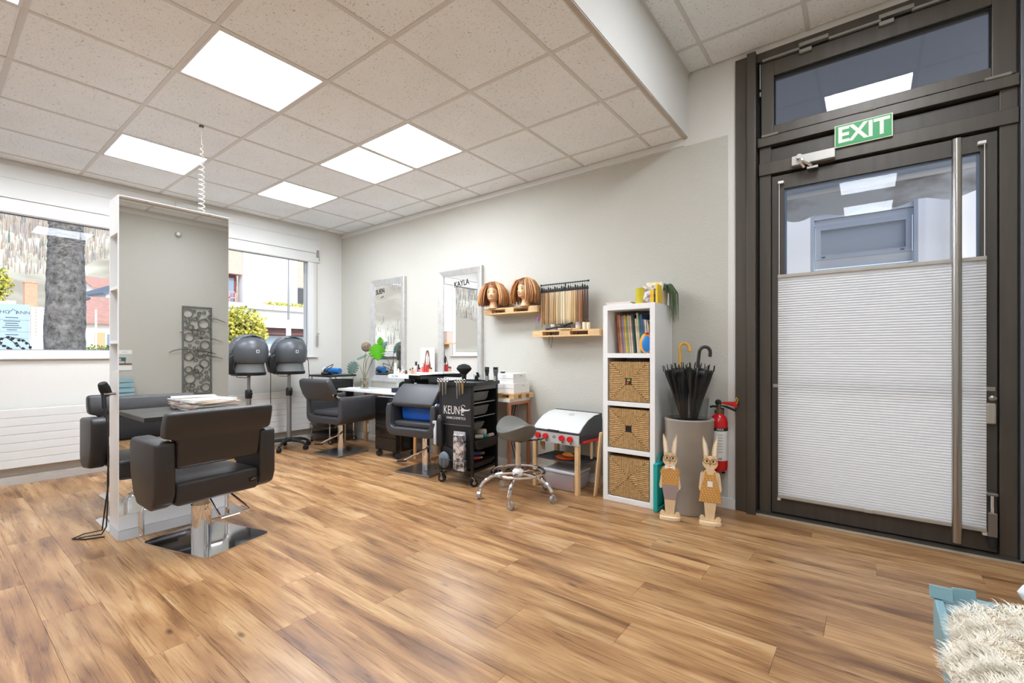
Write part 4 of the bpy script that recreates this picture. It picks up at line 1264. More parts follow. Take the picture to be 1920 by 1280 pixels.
# ---- trestle table and copper table below the mirrors
tb = thing('dressing_table', 'white topped dressing table on round beech legs', 'table', (-4.45, 3.37, 0))
MB().box(-0.735, 0.72, -0.19, 0.18, 0.655, 0.682).build('tabletop', m_lam, tb, smooth=False, bevel=0.003)
for lx, ly in ((-0.66, -0.15), (-0.66, 0.15), (0.0, -0.10), (0.0, 0.15), (0.66, -0.15), (0.66, 0.15)):
    MB().cyl((lx, ly, 0), (lx, ly, 0.655), 0.017, 0.020, n=14).build('leg', m_beech, tb)
for lx in (-0.66, 0.0, 0.66):
    for z in (0.34, 0.43):
        MB().box(lx - 0.008, lx + 0.008, -0.14 if lx else -0.09, 0.15, z - 0.012, z + 0.012).build('crossbar', m_beech, tb, smooth=False)
for z in (0.36, 0.45):
    MB().box(0.0, 0.17, -0.11, -0.095, z - 0.012, z + 0.012).build('crossbar', m_beech, tb, smooth=False)
ct = thing('console_table', 'narrow white topped table on a copper tube frame', 'table', (-3.0, 3.37, 0))
MB().box(-0.66, 0.47, -0.14, 0.18, 0.672, 0.70).build('tabletop', m_lam, ct, smooth=False, bevel=0.003)
for lx in (-0.62, 0.455):
    for ly in (-0.125, 0.165):
        MB().box(lx - 0.0125, lx + 0.0125, ly - 0.0125, ly + 0.0125, 0, 0.672).build('leg', m_copper, ct, smooth=False, bevel=0.002)
    for z in (0.66, 0.0125):
        MB().box(lx - 0.0125, lx + 0.0125, -0.113, 0.153, z - 0.012, z + 0.012).build('crossbar', m_copper, ct, smooth=False)
MB().box(-0.62, 0.455, 0.155, 0.175, 0.648, 0.672).build('rail', m_copper, ct, smooth=False)
cb = thing('loose_cable', 'black cables hanging behind the copper table frame', 'cable', (-2.72, 3.50, 0.62))
for dx in (0.0, 0.03, 0.06):
    MB().tube([(dx, 0, 0.02), (dx - 0.04, 0.01, -0.12), (dx + 0.03, 0.0, -0.25), (dx - 0.01, 0.02, -0.38), (dx + 0.08, 0.0, -0.618)], 0.004, 6).build('cable_strand', m_cord, cb)

# mini pallet and gift boxes on the copper table
def slat_pallet(t, w, d, h, m=m_pine, top=3):
    k = h * 0.22
    for i in range(3):
        y = -d / 2 + d * 0.11 + i * (d * 0.78) / 2
        MB().box(-w / 2, w / 2, y - d * 0.11, y + d * 0.11, 0, k).build('bottom_board', m, t, smooth=False)
    for i in range(3):
        for j in range(3):
            x = -w / 2 + w * 0.08 + i * w * 0.42
            y = -d / 2 + d * 0.11 + j * (d * 0.78) / 2
            MB().box(x - w * 0.08, x + w * 0.08, y - d * 0.11, y + d * 0.11, k, h - k).build('block', m, t, smooth=False)
    for i in range(5):
        y = -d / 2 + d * 0.085 + i * (d * 0.83) / 4
        MB().box(-w / 2, w / 2, y - d * 0.085, y + d * 0.085, h - k, h).build('top_board', m, t, smooth=False)
mp = thing('mini_pallet', 'small wooden pallet under the white boxes', 'pallet', (-2.66, 3.392, 0.701), 0)
slat_pallet(mp, 0.34, 0.3, 0.048)
def carton(label, x, y, z, w, d, h, rz=0.0):
    t = thing('gift_box', label, 'box', (x, y, z), rz, 'white boxes on the mini pallet')
    MB().box(-w / 2, w / 2, -d / 2, d / 2, 0, h * 0.55).build('box_body', m_paper, t, smooth=False)
    MB().box(-w / 2 - .002, w / 2 + .002, -d / 2 - .002, d / 2 + .002, h * 0.5, h).build('lid', m_paper, t, smooth=False, bevel=0.001)
    scribble('script_line', 6, 0.010, m_ink, t, (0, -d / 2 - 0.0026, h * 0.76), (PI / 2, 0, 0), 2)
    scribble('script_line', 6, 0.010, m_ink, t, (w / 2 + 0.0026, 0.02, h * 0.76), (PI / 2, 0, PI / 2), 3)
carton('lower white box on the mini pallet, wider than the one on it', -2.625, 3.40, 0.750, 0.21, 0.24, 0.088)
carton('upper white box with a black clip on top', -2.635, 3.39, 0.8385, 0.19, 0.20, 0.088, 0.03)
tag(MB().box(-0.02, 0.02, -0.012, 0.012, 0, 0.016).build('hair_clip', m_black, bevel=0.003, loc=(-2.69, 3.335, 0.9267)), 'tiny black clip on the upper white box', 'clip')

# ---- vase with artificial leaves
vs_ = thing('vase', 'clear glass vase filled with beige pebbles on the dressing table', 'vase', (-4.85, 3.33, 0.6825))
MB().lathe([(0.048, 0.0), (0.05, 0.004), (0.05, 0.13), (0.047, 0.13), (0.046, 0.008), (0.01, 0.008)], 22, caps=False).build('glass', m_clear, vs_)
random.seed(2)
pb = MB()
for k in range(70):
    a, r = random.uniform(0, 2 * PI), random.uniform(0.029, 0.036)
    pb.sphere((r * math.cos(a), r * math.sin(a), 0.016 + random.uniform(0, 0.088)), 0.009, 7, 5)
o = pb.build('pebbles', M('pebble', (176, 152, 122), 0.6, var=0.3, vscale=60), vs_)
o['kind'] = 'stuff'
def leafblade(L, Wd, lobes, droop):
    """monstera-like leaf in XY, stem at origin, tip along +Y, with notches"""
    pts = []
    for i in range(25):
        u = i / 24
        w = Wd * math.sin(PI * min(1, u * 0.98 + 0.02)) ** 0.6 * (1 - 0.35 * u)
        if lobes and i % 4 == 2:
            w *= 0.45
        pts.append((w, u * L))
    mb = MB()
    vs, fs = [], []
    for i, (w, y) in enumerate(pts):
        z = -droop * (y / L) ** 2 * L
        vs += [(-w, y, z - 0.12 * w), (0, y, z), (w, y, z - 0.12 * w)]
        if i:
            a = 3 * i
            fs += [(a - 3, a - 2, a + 1, a), (a - 2, a - 1, a + 2, a + 1)]
    mb.add(vs, fs)
    return mb
m_dusty = translucent('dusty_green_leaf', (118, 142, 132), 0.15)
m_vivid = translucent('vivid_green_leaf', (86, 158, 40), 0.3)
m_stem = M('plant_stem', (120, 112, 66), 0.7)
def leaf_thing(label, mat, stem, tip, nrm, L, Wd, lobes, droop):
    t = thing('artificial_leaf', label, 'leaf', (-4.85, 3.33, 0.70))
    MB().tube(stem, 0.0033, 7).build('stem', m_stem, t)
    yv = Vector(tip).normalized()
    zv = Vector(nrm)
    zv = (zv - yv * zv.dot(yv)).normalized()
    xv = yv.cross(zv)
    e = Matrix((xv, yv, zv)).transposed().to_euler()
    o = leafblade(L, Wd, lobes, droop).build('leaf_blade', mat, t, loc=stem[-1], rot=e)
    sm = o.modifiers.new('s', 'SOLIDIFY'); sm.thickness = 0.0015
    return t
def stem_from(k, *rest):
    """stem k of six: starts on its own spot in the vase and leaves it upright"""
    c_, s_ = math.cos(2 * PI * k / 6), math.sin(2 * PI * k / 6)
    return [(0.009 * c_, 0.009 * s_, 0.0), (0.012 * c_, 0.012 * s_, 0.125)] + list(rest)
leaf_thing('dusty green drooping leaf left of the vase', m_dusty, stem_from(2, (-0.05, 0.05, 0.29), (-0.08, 0.07, 0.37)), (-0.9, 0.0, 0.15), (0.5, -0.5, 0.8), 0.20, 0.085, True, 0.3)
leaf_thing('dusty green leaf hanging lowest beside the vase', m_dusty, stem_from(3, (-0.06, -0.03, 0.27), (-0.10, -0.06, 0.31)), (-0.35, -0.2, -0.75), (0.75, -0.6, 0.3), 0.19, 0.085, True, 0.2)
leaf_thing('dusty green leaf rising behind the globe flower', m_dusty, stem_from(1, (0.06, 0.07, 0.34), (0.11, 0.10, 0.42)), (0.75, 0.1, 0.6), (0.6, -0.7, 0.3), 0.21, 0.06, True, 0.05)
leaf_thing('vivid green monstera leaf in front of the corner mirror', m_vivid, stem_from(5, (0.18, -0.09, 0.34), (0.37, -0.10, 0.52)), (0.5, -0.25, -0.75), (0.7, -0.6, 0.5), 0.22, 0.115, True, 0.1)
leaf_thing('small vivid green leaf left of the monstera leaf', m_vivid, stem_from(0, (0.16, 0.02, 0.36), (0.28, 0.02, 0.50)), (-0.05, 0.05, 0.8), (0.7, -0.7, 0.1), 0.11, 0.05, True, 0.05)
gf_ = thing('globe_flower', 'brown globe shaped dried flower on a long stem', 'flower', (-4.85, 3.33, 0.70))
MB().tube(stem_from(4, (0.03, -0.035, 0.28), (0.09, -0.04, 0.44)), 0.0035, 7).build('stem', m_stem, gf_)
MB().sphere((0.095, -0.042, 0.49), 0.058, 18, 12).build('flower_head', two_tone('dried_flower', (92, 76, 62), (170, 148, 124), 90, 0.4, 0.6, 0.95, bump=1.0), gf_)
tag(MB().box(-0.05, 0.05, -0.03, 0.03, 0, 0.014).build('folded_cloth', m_paper, bevel=0.006, loc=(-5.0, 3.25, 0.6825)), 'small crumpled white tissue near the vase', 'tissue')

# ---- corner trolley with hair dryers
cv = thing('salon_trolley', 'black salon trolley in the room corner with dryers on it', 'trolley', (-5.40, 3.24, 0), 0.05, 'black salon trolleys')
for sx in (-1, 1):
    for sy in (-1, 1):
        MB().cyl((sx * 0.19, sy * 0.17, 0.07), (sx * 0.19, sy * 0.17, 0.82), 0.010, n=10).build('post', m_chrome, cv)
        caster(cv, sx * 0.19, sy * 0.17, 0.08, 0.03, 0.6 * sx)
MB().box(-0.21, 0.21, -0.20, 0.20, 0.82, 0.845).build('top_tray', m_black, cv, bevel=0.006)
for k in range(4):
    z = 0.66 - k * 0.15
    MB().box(-0.175, -0.05, -0.20, 0.18, z, z + 0.11).build('drawer', m_hoodd, cv, bevel=0.012)
    MB().box(-0.03, 0.175, -0.195, 0.18, z, z + 0.125).build('drawer', m_black, cv, bevel=0.012)
MB().box(-0.20, 0.20, -0.17, 0.17, 0.10, 0.12).build('bottom_tray', m_black, cv, bevel=0.005)
MB().lathe([(0.19, 0.0), (0.2, 0.08), (0.19, 0.14)], 24, (0.04, -0.18, 0.62), 1.0, 0.3).build('front_pocket', m_hoodd, cv)
hd2 = thing('hair_dryer', 'blue and black hair dryer on the corner trolley', 'hair dryer', (-5.30, 3.20, 0.846), 0.3)
MB().cyl((-0.10, 0, 0.045), (0.09, 0, 0.045), 0.044, 0.036, n=18).build('barrel', M('dryer_blue', (28, 104, 168), 0.3), hd2)
MB().cyl((-0.14, 0, 0.045), (-0.10, 0, 0.045), 0.035, 0.045, n=18).build('rear_grille', m_black, hd2)
MB().tube([(-0.05, 0, 0.02), (-0.07, -0.07, 0.015), (-0.09, -0.12, 0.015)], 0.015, 10).build('handle', m_black, hd2)
MB().tube([(-0.09, -0.12, 0.015), (-0.02, -0.16, 0.03), (0.05, -0.1, 0.1), (0.0, -0.02, 0.13), (-0.08, -0.05, 0.09), (-0.02, -0.11, 0.05), (0.1, -0.14, 0.02), (0.12, -0.20, -0.06), (0.07, -0.215, -0.10)], 0.0045, 7).build('cord', m_cord, hd2)
hd3 = thing('hair_dryer', 'white rounded hair dryer at the window side of the corner trolley', 'hair dryer', (-5.50, 3.22, 0.846), 0.9)
MB().sphere((0, 0, 0.045), (0.07, 0.05, 0.045), 18, 10).build('barrel', m_plastic_w, hd3)
MB().tube([(0.03, 0, 0.03), (0.07, -0.05, 0.02), (0.09, -0.08, 0.02)], 0.015, 10).build('handle', m_black, hd3)
so = thing('wall_socket', 'white power socket low on the grey wall', 'socket', (-5.14, DY - 0.002, 0.10))
MB().box(-0.045, 0.045, -0.03, 0, 0, 0.11).build('socket_box', m_plastic_w, so, bevel=0.005)
MB().cyl((0, -0.032, 0.055), (0, -0.029, 0.055), 0.02, n=14).build('socket_well', M('socket_shadow', (170, 168, 162), 0.5), so)

# ---- black cabinet trolley and display stand behind the blue bin chair
bt = thing('cabinet_trolley', 'black closed cabinet trolley left of the display stand', 'trolley', (-4.06, 3.10, 0), 0.05, 'black salon trolleys')
MB().box(-0.17, 0.17, -0.05, 0.22, 0.075, 0.645).build('cabinet_body', m_gloss, bt, smooth=False, bevel=0.004)
for k in range(4):
    MB().box(-0.165, 0.165, -0.06, -0.052, 0.085 + k * 0.139, 0.215 + k * 0.139).build('drawer_front', m_gloss, bt, smooth=False, bevel=0.002)
for x in (-0.15, 0.15):
    for y in (-0.03, 0.19):
        caster(bt, x, y, 0.08, 0.034, 0.5, m_rubber, m_black)
st_ = thing('makeup_display', 'black makeup display stand with a white shelf top', 'display', (-3.94, 3.41, 0))
MB().box(-0.2, 0.2, -0.05, 0.14, 0.683, 0.84).build('stand_body', m_gloss, st_, smooth=False, bevel=0.003)
MB().box(-0.03, -0.026, -0.056, -0.05, 0.69, 0.84).build('door_seam', m_steel, st_, smooth=False)
MB().box(-0.29, 0.24, -0.20, 0.15, 0.84, 0.85).build('shelf_board', m_lam, st_, smooth=False)
MB().box(-0.29, 0.06, -0.202, -0.196, 0.84, 0.88).build('shelf_front', m_lam, st_, smooth=False)
MB().box(0.06, 0.24, -0.202, -0.196, 0.84, 0.88).build('shelf_front', m_gloss, st_, smooth=False)
MB().box(0.236, 0.242, -0.2, 0.15, 0.84, 0.885).build('shelf_side', m_gloss, st_, smooth=False)
MB().box(-0.28, 0.23, -0.19, 0.14, 0.85, 0.883).build('step_board', m_lam, st_, smooth=False)
MB().box(-0.05, 0.23, -0.04, 0.14, 0.883, 0.905).build('step_board', m_lam, st_, smooth=False)
text('lettering', 'ALCINA', 0.032, M('print_grey', (96, 96, 100), 0.6), st_, (-0.17, -0.2025, 0.861), (PI / 2, 0, 0))
po = thing('beauty_poster', 'small poster of a long-haired woman behind the lipsticks', 'poster', (-3.93, 3.52, 0.9055), 0)
MB().box(-0.115, 0.115, -0.003, 0.003, 0, 0.27).build('poster_card', m_paper, po, smooth=False)
MB().sphere((0, -0.0035, 0.19), (0.026, 0.001, 0.036), 16, 10).build('face_print', M('print_skin', (224, 186, 168), 0.6), po)
MB().prism([(-0.03, 0.20), (-0.02, 0.235), (0.0, 0.243), (0.022, 0.236), (0.033, 0.20), (0.04, 0.13), (0.06, 0.06), (0.03, 0.05), (0.027, 0.16), (0.0, 0.222), (-0.026, 0.17), (-0.03, 0.06), (-0.062, 0.05), (-0.045, 0.12)], -0.0045, -0.0036, 'xz').build('hair_print', M('print_hair', (104, 74, 62), 0.6), po, smooth=False)
MB().prism([(-0.05, 0.0), (0.055, 0.0), (0.05, 0.08), (0.012, 0.12), (0.012, 0.16), (-0.012, 0.16), (-0.012, 0.12), (-0.05, 0.08)], -0.0036, -0.0031, 'xz').build('body_print', M('print_skin2', (216, 170, 150), 0.6), po, smooth=False)
scribble('poster_title', 8, 0.022, M('print_rose', (206, 160, 158), 0.6), po, (0, -0.0034, 0.25), (PI / 2, 0, 0), 5)
# single cosmetics on the display
cos = [(-4.17, 3.26, 0.12, 0.017, (238, 236, 232), (238, 236, 232), 'white pump bottle at the left end of the display'),
       (-4.13, 3.27, 0.06, 0.014, (222, 216, 200), (222, 216, 200), 'short cream bottle beside the white pump bottle'),
       (-4.09, 3.29, 0.085, 0.010, (176, 132, 80), (196, 196, 200), 'amber vial with silver cap on the display'),
       (-4.06, 3.27, 0.075, 0.011, (198, 186, 170), (190, 190, 196), 'pale vial with silver cap on the display'),
       (-4.045, 3.31, 0.04, 0.014, (96, 66, 48), (60, 44, 36), 'low brown pot among the vials'),
       (-4.0, 3.33, 0.06, 0.010, (212, 172, 148), (60, 40, 36), 'peach lip gloss with dark cap'),
       (-3.975, 3.35, 0.055, 0.010, (222, 150, 118), (220, 180, 150), 'apricot coloured gloss tube'),
       (-4.02, 3.38, 0.07, 0.010, (150, 96, 84), (46, 36, 36), 'brown gloss tube with dark cap'),
       (-3.945, 3.36, 0.062, 0.009, (224, 170, 140), (218, 180, 146), 'pale peach gloss tube beside the silver tube')]
for x, y, h, r, c1, c2, lab in cos:
    bottle('cosmetic_bottle', lab, 'cosmetics', (x, y, 0.8835), [(r, 0), (r, h * 0.62), (r * 0.6, h * 0.68)], M('cosm_%d_%d_%d' % c1, c1, 0.3), M('cosc_%d_%d_%d' % c2, c2, 0.3), [(r * 0.75, h * 0.68), (r * 0.7, h)], 'cosmetics on the makeup display', 12)
cos2 = [(-3.985, 3.40, 0.115, 0.016, (206, 204, 208), (40, 38, 40), 'silver tube with flat black cap'),
        (-3.945, 3.40, 0.085, 0.011, (36, 32, 34), (30, 28, 30), 'black mascara with tall cap'),
        (-3.915, 3.39, 0.05, 0.013, (226, 120, 130), (40, 36, 38), 'pink nail varnish with black cap'),
        (-3.895, 3.42, 0.10, 0.009, (52, 44, 46), (32, 30, 32), 'slim black eyeliner bottle'),
        (-3.87, 3.39, 0.095, 0.013, (226, 120, 104), (236, 206, 190), 'coral lipstick box nearest the poster'),
        (-3.845, 3.40, 0.085, 0.012, (196, 44, 58), (180, 40, 54), 'bright red lipstick tube'),
        (-3.82, 3.41, 0.08, 0.011, (168, 40, 46), (160, 40, 44), 'dark red lipstick before the poster'),
        (-3.795, 3.41, 0.085, 0.011, (196, 62, 48), (176, 40, 40), 'brick red lipstick before the poster'),
        (-3.77, 3.41, 0.06, 0.011, (232, 190, 166), (120, 40, 40), 'pale lipstick with dark red cap'),
        (-3.745, 3.41, 0.055, 0.010, (222, 180, 150), (60, 46, 44), 'beige lipstick at the right end')]
for x, y, h, r, c1, c2, lab in cos2:
    bottle('lipstick', lab, 'cosmetics', (x, y, 0.9055), [(r, 0), (r, h * 0.6), (r * 0.8, h * 0.62)], M('cosm_%d_%d_%d' % c1, c1, 0.3), M('cosc_%d_%d_%d' % c2, c2, 0.3), [(r * 0.8, h * 0.62), (r * 0.72, h)], 'cosmetics on the makeup display', 12)
tag(MB().obox((0, 0, 0), (0.012, 0.10, 0.008), (0.5, 0, 0.3)).build('white_brush', m_plastic_w, loc=(-4.01, 3.22, 0.91), bevel=0.003), 'white cosmetic brush leaning over the display edge', 'brush')
ft = thing('foil_box', 'open white box with dark green foil on the cabinet trolley', 'box', (-4.08, 3.245, 0.6825), 0.1)
MB().box(-0.06, 0.06, -0.06, 0.06, 0, 0.05).build('carton', M('navy_card', (44, 54, 70), 0.5), ft, smooth=False)
MB().obox((0.03, 0.02, 0.075), (0.06, 0.06, 0.06), (0.4, 0.5, 0.2)).build('foil', M('dark_green_foil', (58, 78, 66), 0.25, 0.6), ft, smooth=False)
MB().obox((-0.035, 0.03, 0.075), (0.07, 0.006, 0.06), (0.2, 0, 0.1)).build('card_flap', m_paper, ft, smooth=False)
bottle('pump_dispenser', 'white pump dispenser behind the folded chair back', 'bottle', (-3.82, 3.25, 0.683), [(0.02, 0), (0.02, 0.08), (0.009, 0.09)], m_plastic_w, m_plastic_w, [(0.009, 0.09), (0.012, 0.1), (0.012, 0.115)])
cw = thing('coiled_cable', 'coiled black cable on the table edge beside the cosmetic trolley', 'cable', (-3.20, 3.33, 0.7005))
for k in range(5):
    r = 0.045 + 0.006 * (k % 3)
    MB().tube([(r * math.cos(a * PI / 8) * 1.1, r * math.sin(a * PI / 8) * 0.6, 0.03 + 0.02 * math.sin(a * PI / 8 + k) + k * 0.008) for a in range(16)], 0.0042, 6, closed=True).build('cable_loop', m_cord, cw)

# ---- cosmetic trolley with printed front
kt = thing('salon_trolley', 'black salon trolley lettered KEUNE, with open side trays', 'trolley', (-2.795, 2.99, 0), 0.14, 'black salon trolleys')
for sx in (-1, 1):
    for sy in (-1, 1):
        MB().box(sx * 0.165 - 0.011, sx * 0.165 + 0.011, sy * 0.19 - 0.011, sy * 0.19 + 0.011, 0.085, 0.84).build('post', m_black, kt, smooth=False, bevel=0.003)
        caster(kt, sx * 0.165, sy * 0.19, 0.09, 0.034, 0.9 if sx > 0 else 0.2)
MB().box(-0.155, 0.155, -0.196, -0.188, 0.50, 0.84).build('front_panel', M('panel_black', (44, 45, 48), 0.35), kt, smooth=False)
MB().box(-0.155, 0.155, -0.190, -0.182, 0.15, 0.50).build('front_panel', M('panel_black_low', (34, 34, 36), 0.4), kt, smooth=False)
MB().box(-0.165, -0.158, -0.18, 0.19, 0.12, 0.84).build('side_panel', m_black, kt, smooth=False)
MB().box(-0.155, 0.155, 0.184, 0.192, 0.12, 0.84).build('back_panel', m_black, kt, smooth=False)
tt = MB()
tt.prism(rrect(0.40, 0.44, 0.04), 0.84, 0.852, 'xy')
tt.build('top_tray', m_black, kt, smooth=False)
MB().ring_prism(rrect(0.40, 0.44, 0.04), rrect(0.385, 0.425, 0.035), 0.852, 0.868, 'xy').build('tray_lip', m_black, kt, smooth=False)
MB().box(0.155, 0.172, -0.18, 0.18, 0.80, 0.84).build('top_rail', m_hoodd, kt, smooth=False)
MB().box(-0.16, 0.16, -0.185, 0.185, 0.105, 0.125).build('bottom_tray', m_black, kt, smooth=False)
for z in (0.69, 0.57):
    MB().box(0.150, 0.158, -0.18, 0.18, z - 0.004, z + 0.004).build('tray_runner', m_alu, kt, smooth=False)
def tray(z, y0, y1, x1, mat, h=0.07):
    q = MB()
    q.prism([(y0, z + h), (y0 + 0.012, z + 0.01), (y0 + 0.03, z), (y1 - 0.05, z), (y1 - 0.015, z + 0.02), (y1, z + h)], -0.14, x1, 'yz')
    o = q.build('pull_tray', mat, kt, bevel=0.006)
    MB().ring_prism(rrect(x1 + 0.15, y1 - y0 + 0.012, 0.015, 4, (x1 - 0.14) / 2, (y0 + y1) / 2), rrect(x1 + 0.13, y1 - y0 - 0.01, 0.012, 4, (x1 - 0.14) / 2, (y0 + y1) / 2), z + h - 0.005, z + h + 0.006, 'xy').build('tray_rim', mat, o, smooth=False)
    return o
m_tray = M('tray_grey', (84, 82, 78), 0.4)
tray(0.705, -0.175, 0.09, 0.145, m_tray)
tray(0.585, -0.175, 0.09, 0.145, m_tray)
tray(0.465, -0.175, 0.02, 0.145, m_tray, 0.05)
tray(0.30, -0.175, 0.165, 0.20, m_black, 0.075)
tray(0.145, -0.17, 0.16, 0.165, m_black, 0.035)
m_prt = M('print_pale', (226, 224, 218), 0.5)
text('lettering', 'KEUN', 0.10, m_prt, kt, (-0.045, -0.1968, 0.625), (PI / 2, 0, 0), 0.0004, 0.66)
text('lettering', 'E', 0.085, m_prt, kt, (0.068, -0.1968, 0.615), (PI / 2, 0, 0), 0.0004, 0.8)
text('lettering', 'HAIRCOSMETICS', 0.028, m_prt, kt, (-0.0, -0.1968, 0.562), (PI / 2, 0, 0), 0.0004, 0.95)
MB().prism([(0.035, 0.632), (0.07, 0.641), (0.125, 0.640), (0.148, 0.65), (0.135, 0.632), (0.075, 0.624)], -0.1972, -0.1964, 'xz').build('swoosh_mark', m_prt, kt, smooth=False)
MB().tube([(0.075 + 0.02 * math.cos(a * PI / 6), -0.1967, 0.662 + 0.014 * math.sin(a * PI / 6)) for a in range(10)], 0.0025, 5).build('curl_mark', m_prt, kt)
MB().box(-0.15, 0.15, -0.198, -0.195, 0.503, 0.507).build('print_rule', m_alu, kt, smooth=False)
# wire basket on the front
wb_ = MB()
for z in (0.13, 0.225):
    wb_.tube([(-0.16, -0.195, z), (-0.16, -0.28, z), (0.15, -0.28, z), (0.15, -0.195, z)], 0.0022, 5)
for k in range(9):
    x = -0.16 + 0.31 * k / 8
    wb_.tube([(x, -0.28, 0.225), (x, -0.28, 0.13), (x, -0.195, 0.13)], 0.0018, 5)
for k in range(3):
    for x in (-0.16, 0.15):
        wb_.tube([(x, -0.22 - 0.025 * k, 0.13), (x, -0.22 - 0.025 * k, 0.225)], 0.0018, 5)
wb_.build('wire_basket', m_cord, kt)
KR = Matrix.Rotation(0.14, 3, 'Z')
def kp(x, y, z):
    v = KR @ Vector((x, y, 0))
    return (-2.795 + v.x, 2.99 + v.y, z)
# things carried by the trolley
fb = thing('foil_pack', 'silver foil sheet pack standing in the wire basket', 'foil', kp(0.07, -0.238, 0.134), 0.14)
MB().box(-0.055, 0.055, -0.02, 0.02, 0, 0.30).build('foil_wrap', two_tone('crinkled_foil', (96, 94, 104), (236, 236, 240), 30, 0.4, 0.6, 0.22, bump=0.8, metal=0.7), fb, smooth=False, bevel=0.006)
MB().box(-0.057, 0.057, -0.006, 0.006, 0.29, 0.325).build('foil_seal', M('seal_clear', (206, 206, 210), 0.3, 0.4), fb, smooth=False)
sp = thing('hair_sponge', 'black and grey neck brush lying in the wire basket', 'brush', kp(-0.09, -0.238, 0.134), 0.14)
MB().sphere((0, -0.005, 0.075), (0.058, 0.026, 0.07), 18, 10).build('brush_pad', M('pad_blue_grey', (96, 104, 112), 0.6), sp)
MB().prism(arc(0.0, 0.06, 0.06, 0.0, PI, 10) + [(-0.06, 0.0), (0.06, 0.0)], 0.006, 0.018, 'xz').build('brush_shell', m_blackm, sp, bevel=0.004)
nb_ = thing('neck_fan', 'dark rounded comb leaning behind the neck brush', 'comb', kp(-0.035, -0.205, 0.134), 0.14)
MB().prism([(-0.09, 0.0), (0.06, 0.0), (0.055, 0.08), (0.02, 0.15), (-0.04, 0.175), (-0.09, 0.18)], -0.005, 0.005, 'xz').build('comb_plate', m_blackm, nb_, bevel=0.003)
MB().tube([(-0.06, 0, 0.172), (-0.06, 0, 0.215)], 0.004, 6).build('comb_handle', m_black, nb_)
hb = thing('holster', 'black spray holster hanging on the trolley corner', 'holster', kp(-0.155, -0.226, 0.32), 0.14)
MB().prism([(-0.02, 0.0), (0.045, 0.0), (0.035, 0.22), (0.012, 0.24), (-0.02, 0.22)], -0.02, 0.02, 'xz').build('holster_body', m_blackm, hb, bevel=0.008)
MB().cyl((0.005, 0, 0.225), (0.005, 0, 0.262), 0.018, 0.014, n=12).build('nozzle', M('nozzle_grey', (120, 112, 104), 0.4, 0.3), hb)
sbt = thing('spray_bottle', 'pale spray bottle hanging beside the black holster', 'bottle', kp(-0.205, -0.205, 0.325), 0.14)
MB().lathe([(0.022, 0), (0.024, 0.01), (0.024, 0.13), (0.014, 0.16), (0.012, 0.175)], 14).build('body', M('bottle_pale', (190, 192, 196), 0.3), sbt)
MB().box(-0.035, 0.012, -0.01, 0.01, 0.175, 0.2).build('trigger_head', M('bottle_pale', (190, 192, 196), 0.3), sbt, bevel=0.004)
# rollers and brushes on the trays
rcol = [((196, 186, 168), 'beige'), ((40, 150, 160), 'turquoise'), ((206, 196, 178), 'cream'), ((160, 148, 132), 'taupe')]
rl = [(0.10, 0.03, 0.40, 0.09, 0.027, 2, 'big taupe hair roller lying on top in the side tray', 0.2), (0.15, -0.07, 0.385, 0.06, 0.018, 0, 'beige hair roller at the front of the side tray', 0.7),
      (0.14, 0.03, 0.378, 0.055, 0.014, 1, 'turquoise hair roller in the middle of the side tray', 1.2), (0.165, 0.10, 0.38, 0.05, 0.015, 2, 'cream hair roller at the back of the side tray', 1.4),
      (0.06, -0.10, 0.385, 0.07, 0.015, 1, 'turquoise hair roller at the front corner of the side tray', 0.4)]
for x, y, z, L, r, ci, lab, a in rl:
    t = thing('hair_roller', lab, 'roller', kp(x, y, z - 0.004), 0.14 + a, 'hair rollers in the trolley tray')
    MB().cyl((-L / 2, 0, r), (L / 2, 0, r), r, n=14).build('roller_tube', M('roller_%d' % ci, rcol[ci][0], 0.8, bump=0.8, bscale=300), t)
    for q in (-1, 1):
        MB().cyl((q * L / 2, 0, r), (q * (L / 2 + 0.004), 0, r), r * 0.9, n=14).build('end_ring', M('roller_end', (222, 206, 186), 0.5), t)
for x, y, z, L, r, c1, lab in ((0.07, 0.0, 0.235, 0.10, 0.022, (70, 96, 140), 'blue round brush on the lowest tray'), (0.09, -0.06, 0.216, 0.10, 0.014, (206, 66, 92), 'pink brush on the lowest tray')):
    t = thing('round_brush', lab, 'brush', kp(x, y, z - 0.03), 0.14 + 1.0)
    MB().cyl((-L / 2, 0, r + 0.005), (L / 2, 0, r + 0.005), r, n=14).build('brush_barrel', M('brush_%d' % c1[0], c1, 0.5), t)
    MB().cyl((L / 2, 0, r + 0.005), (L / 2 + 0.03, 0, r + 0.005), r * 0.6, n=12).build('brush_handle', M('brush_wood', (196, 130, 110), 0.5), t)
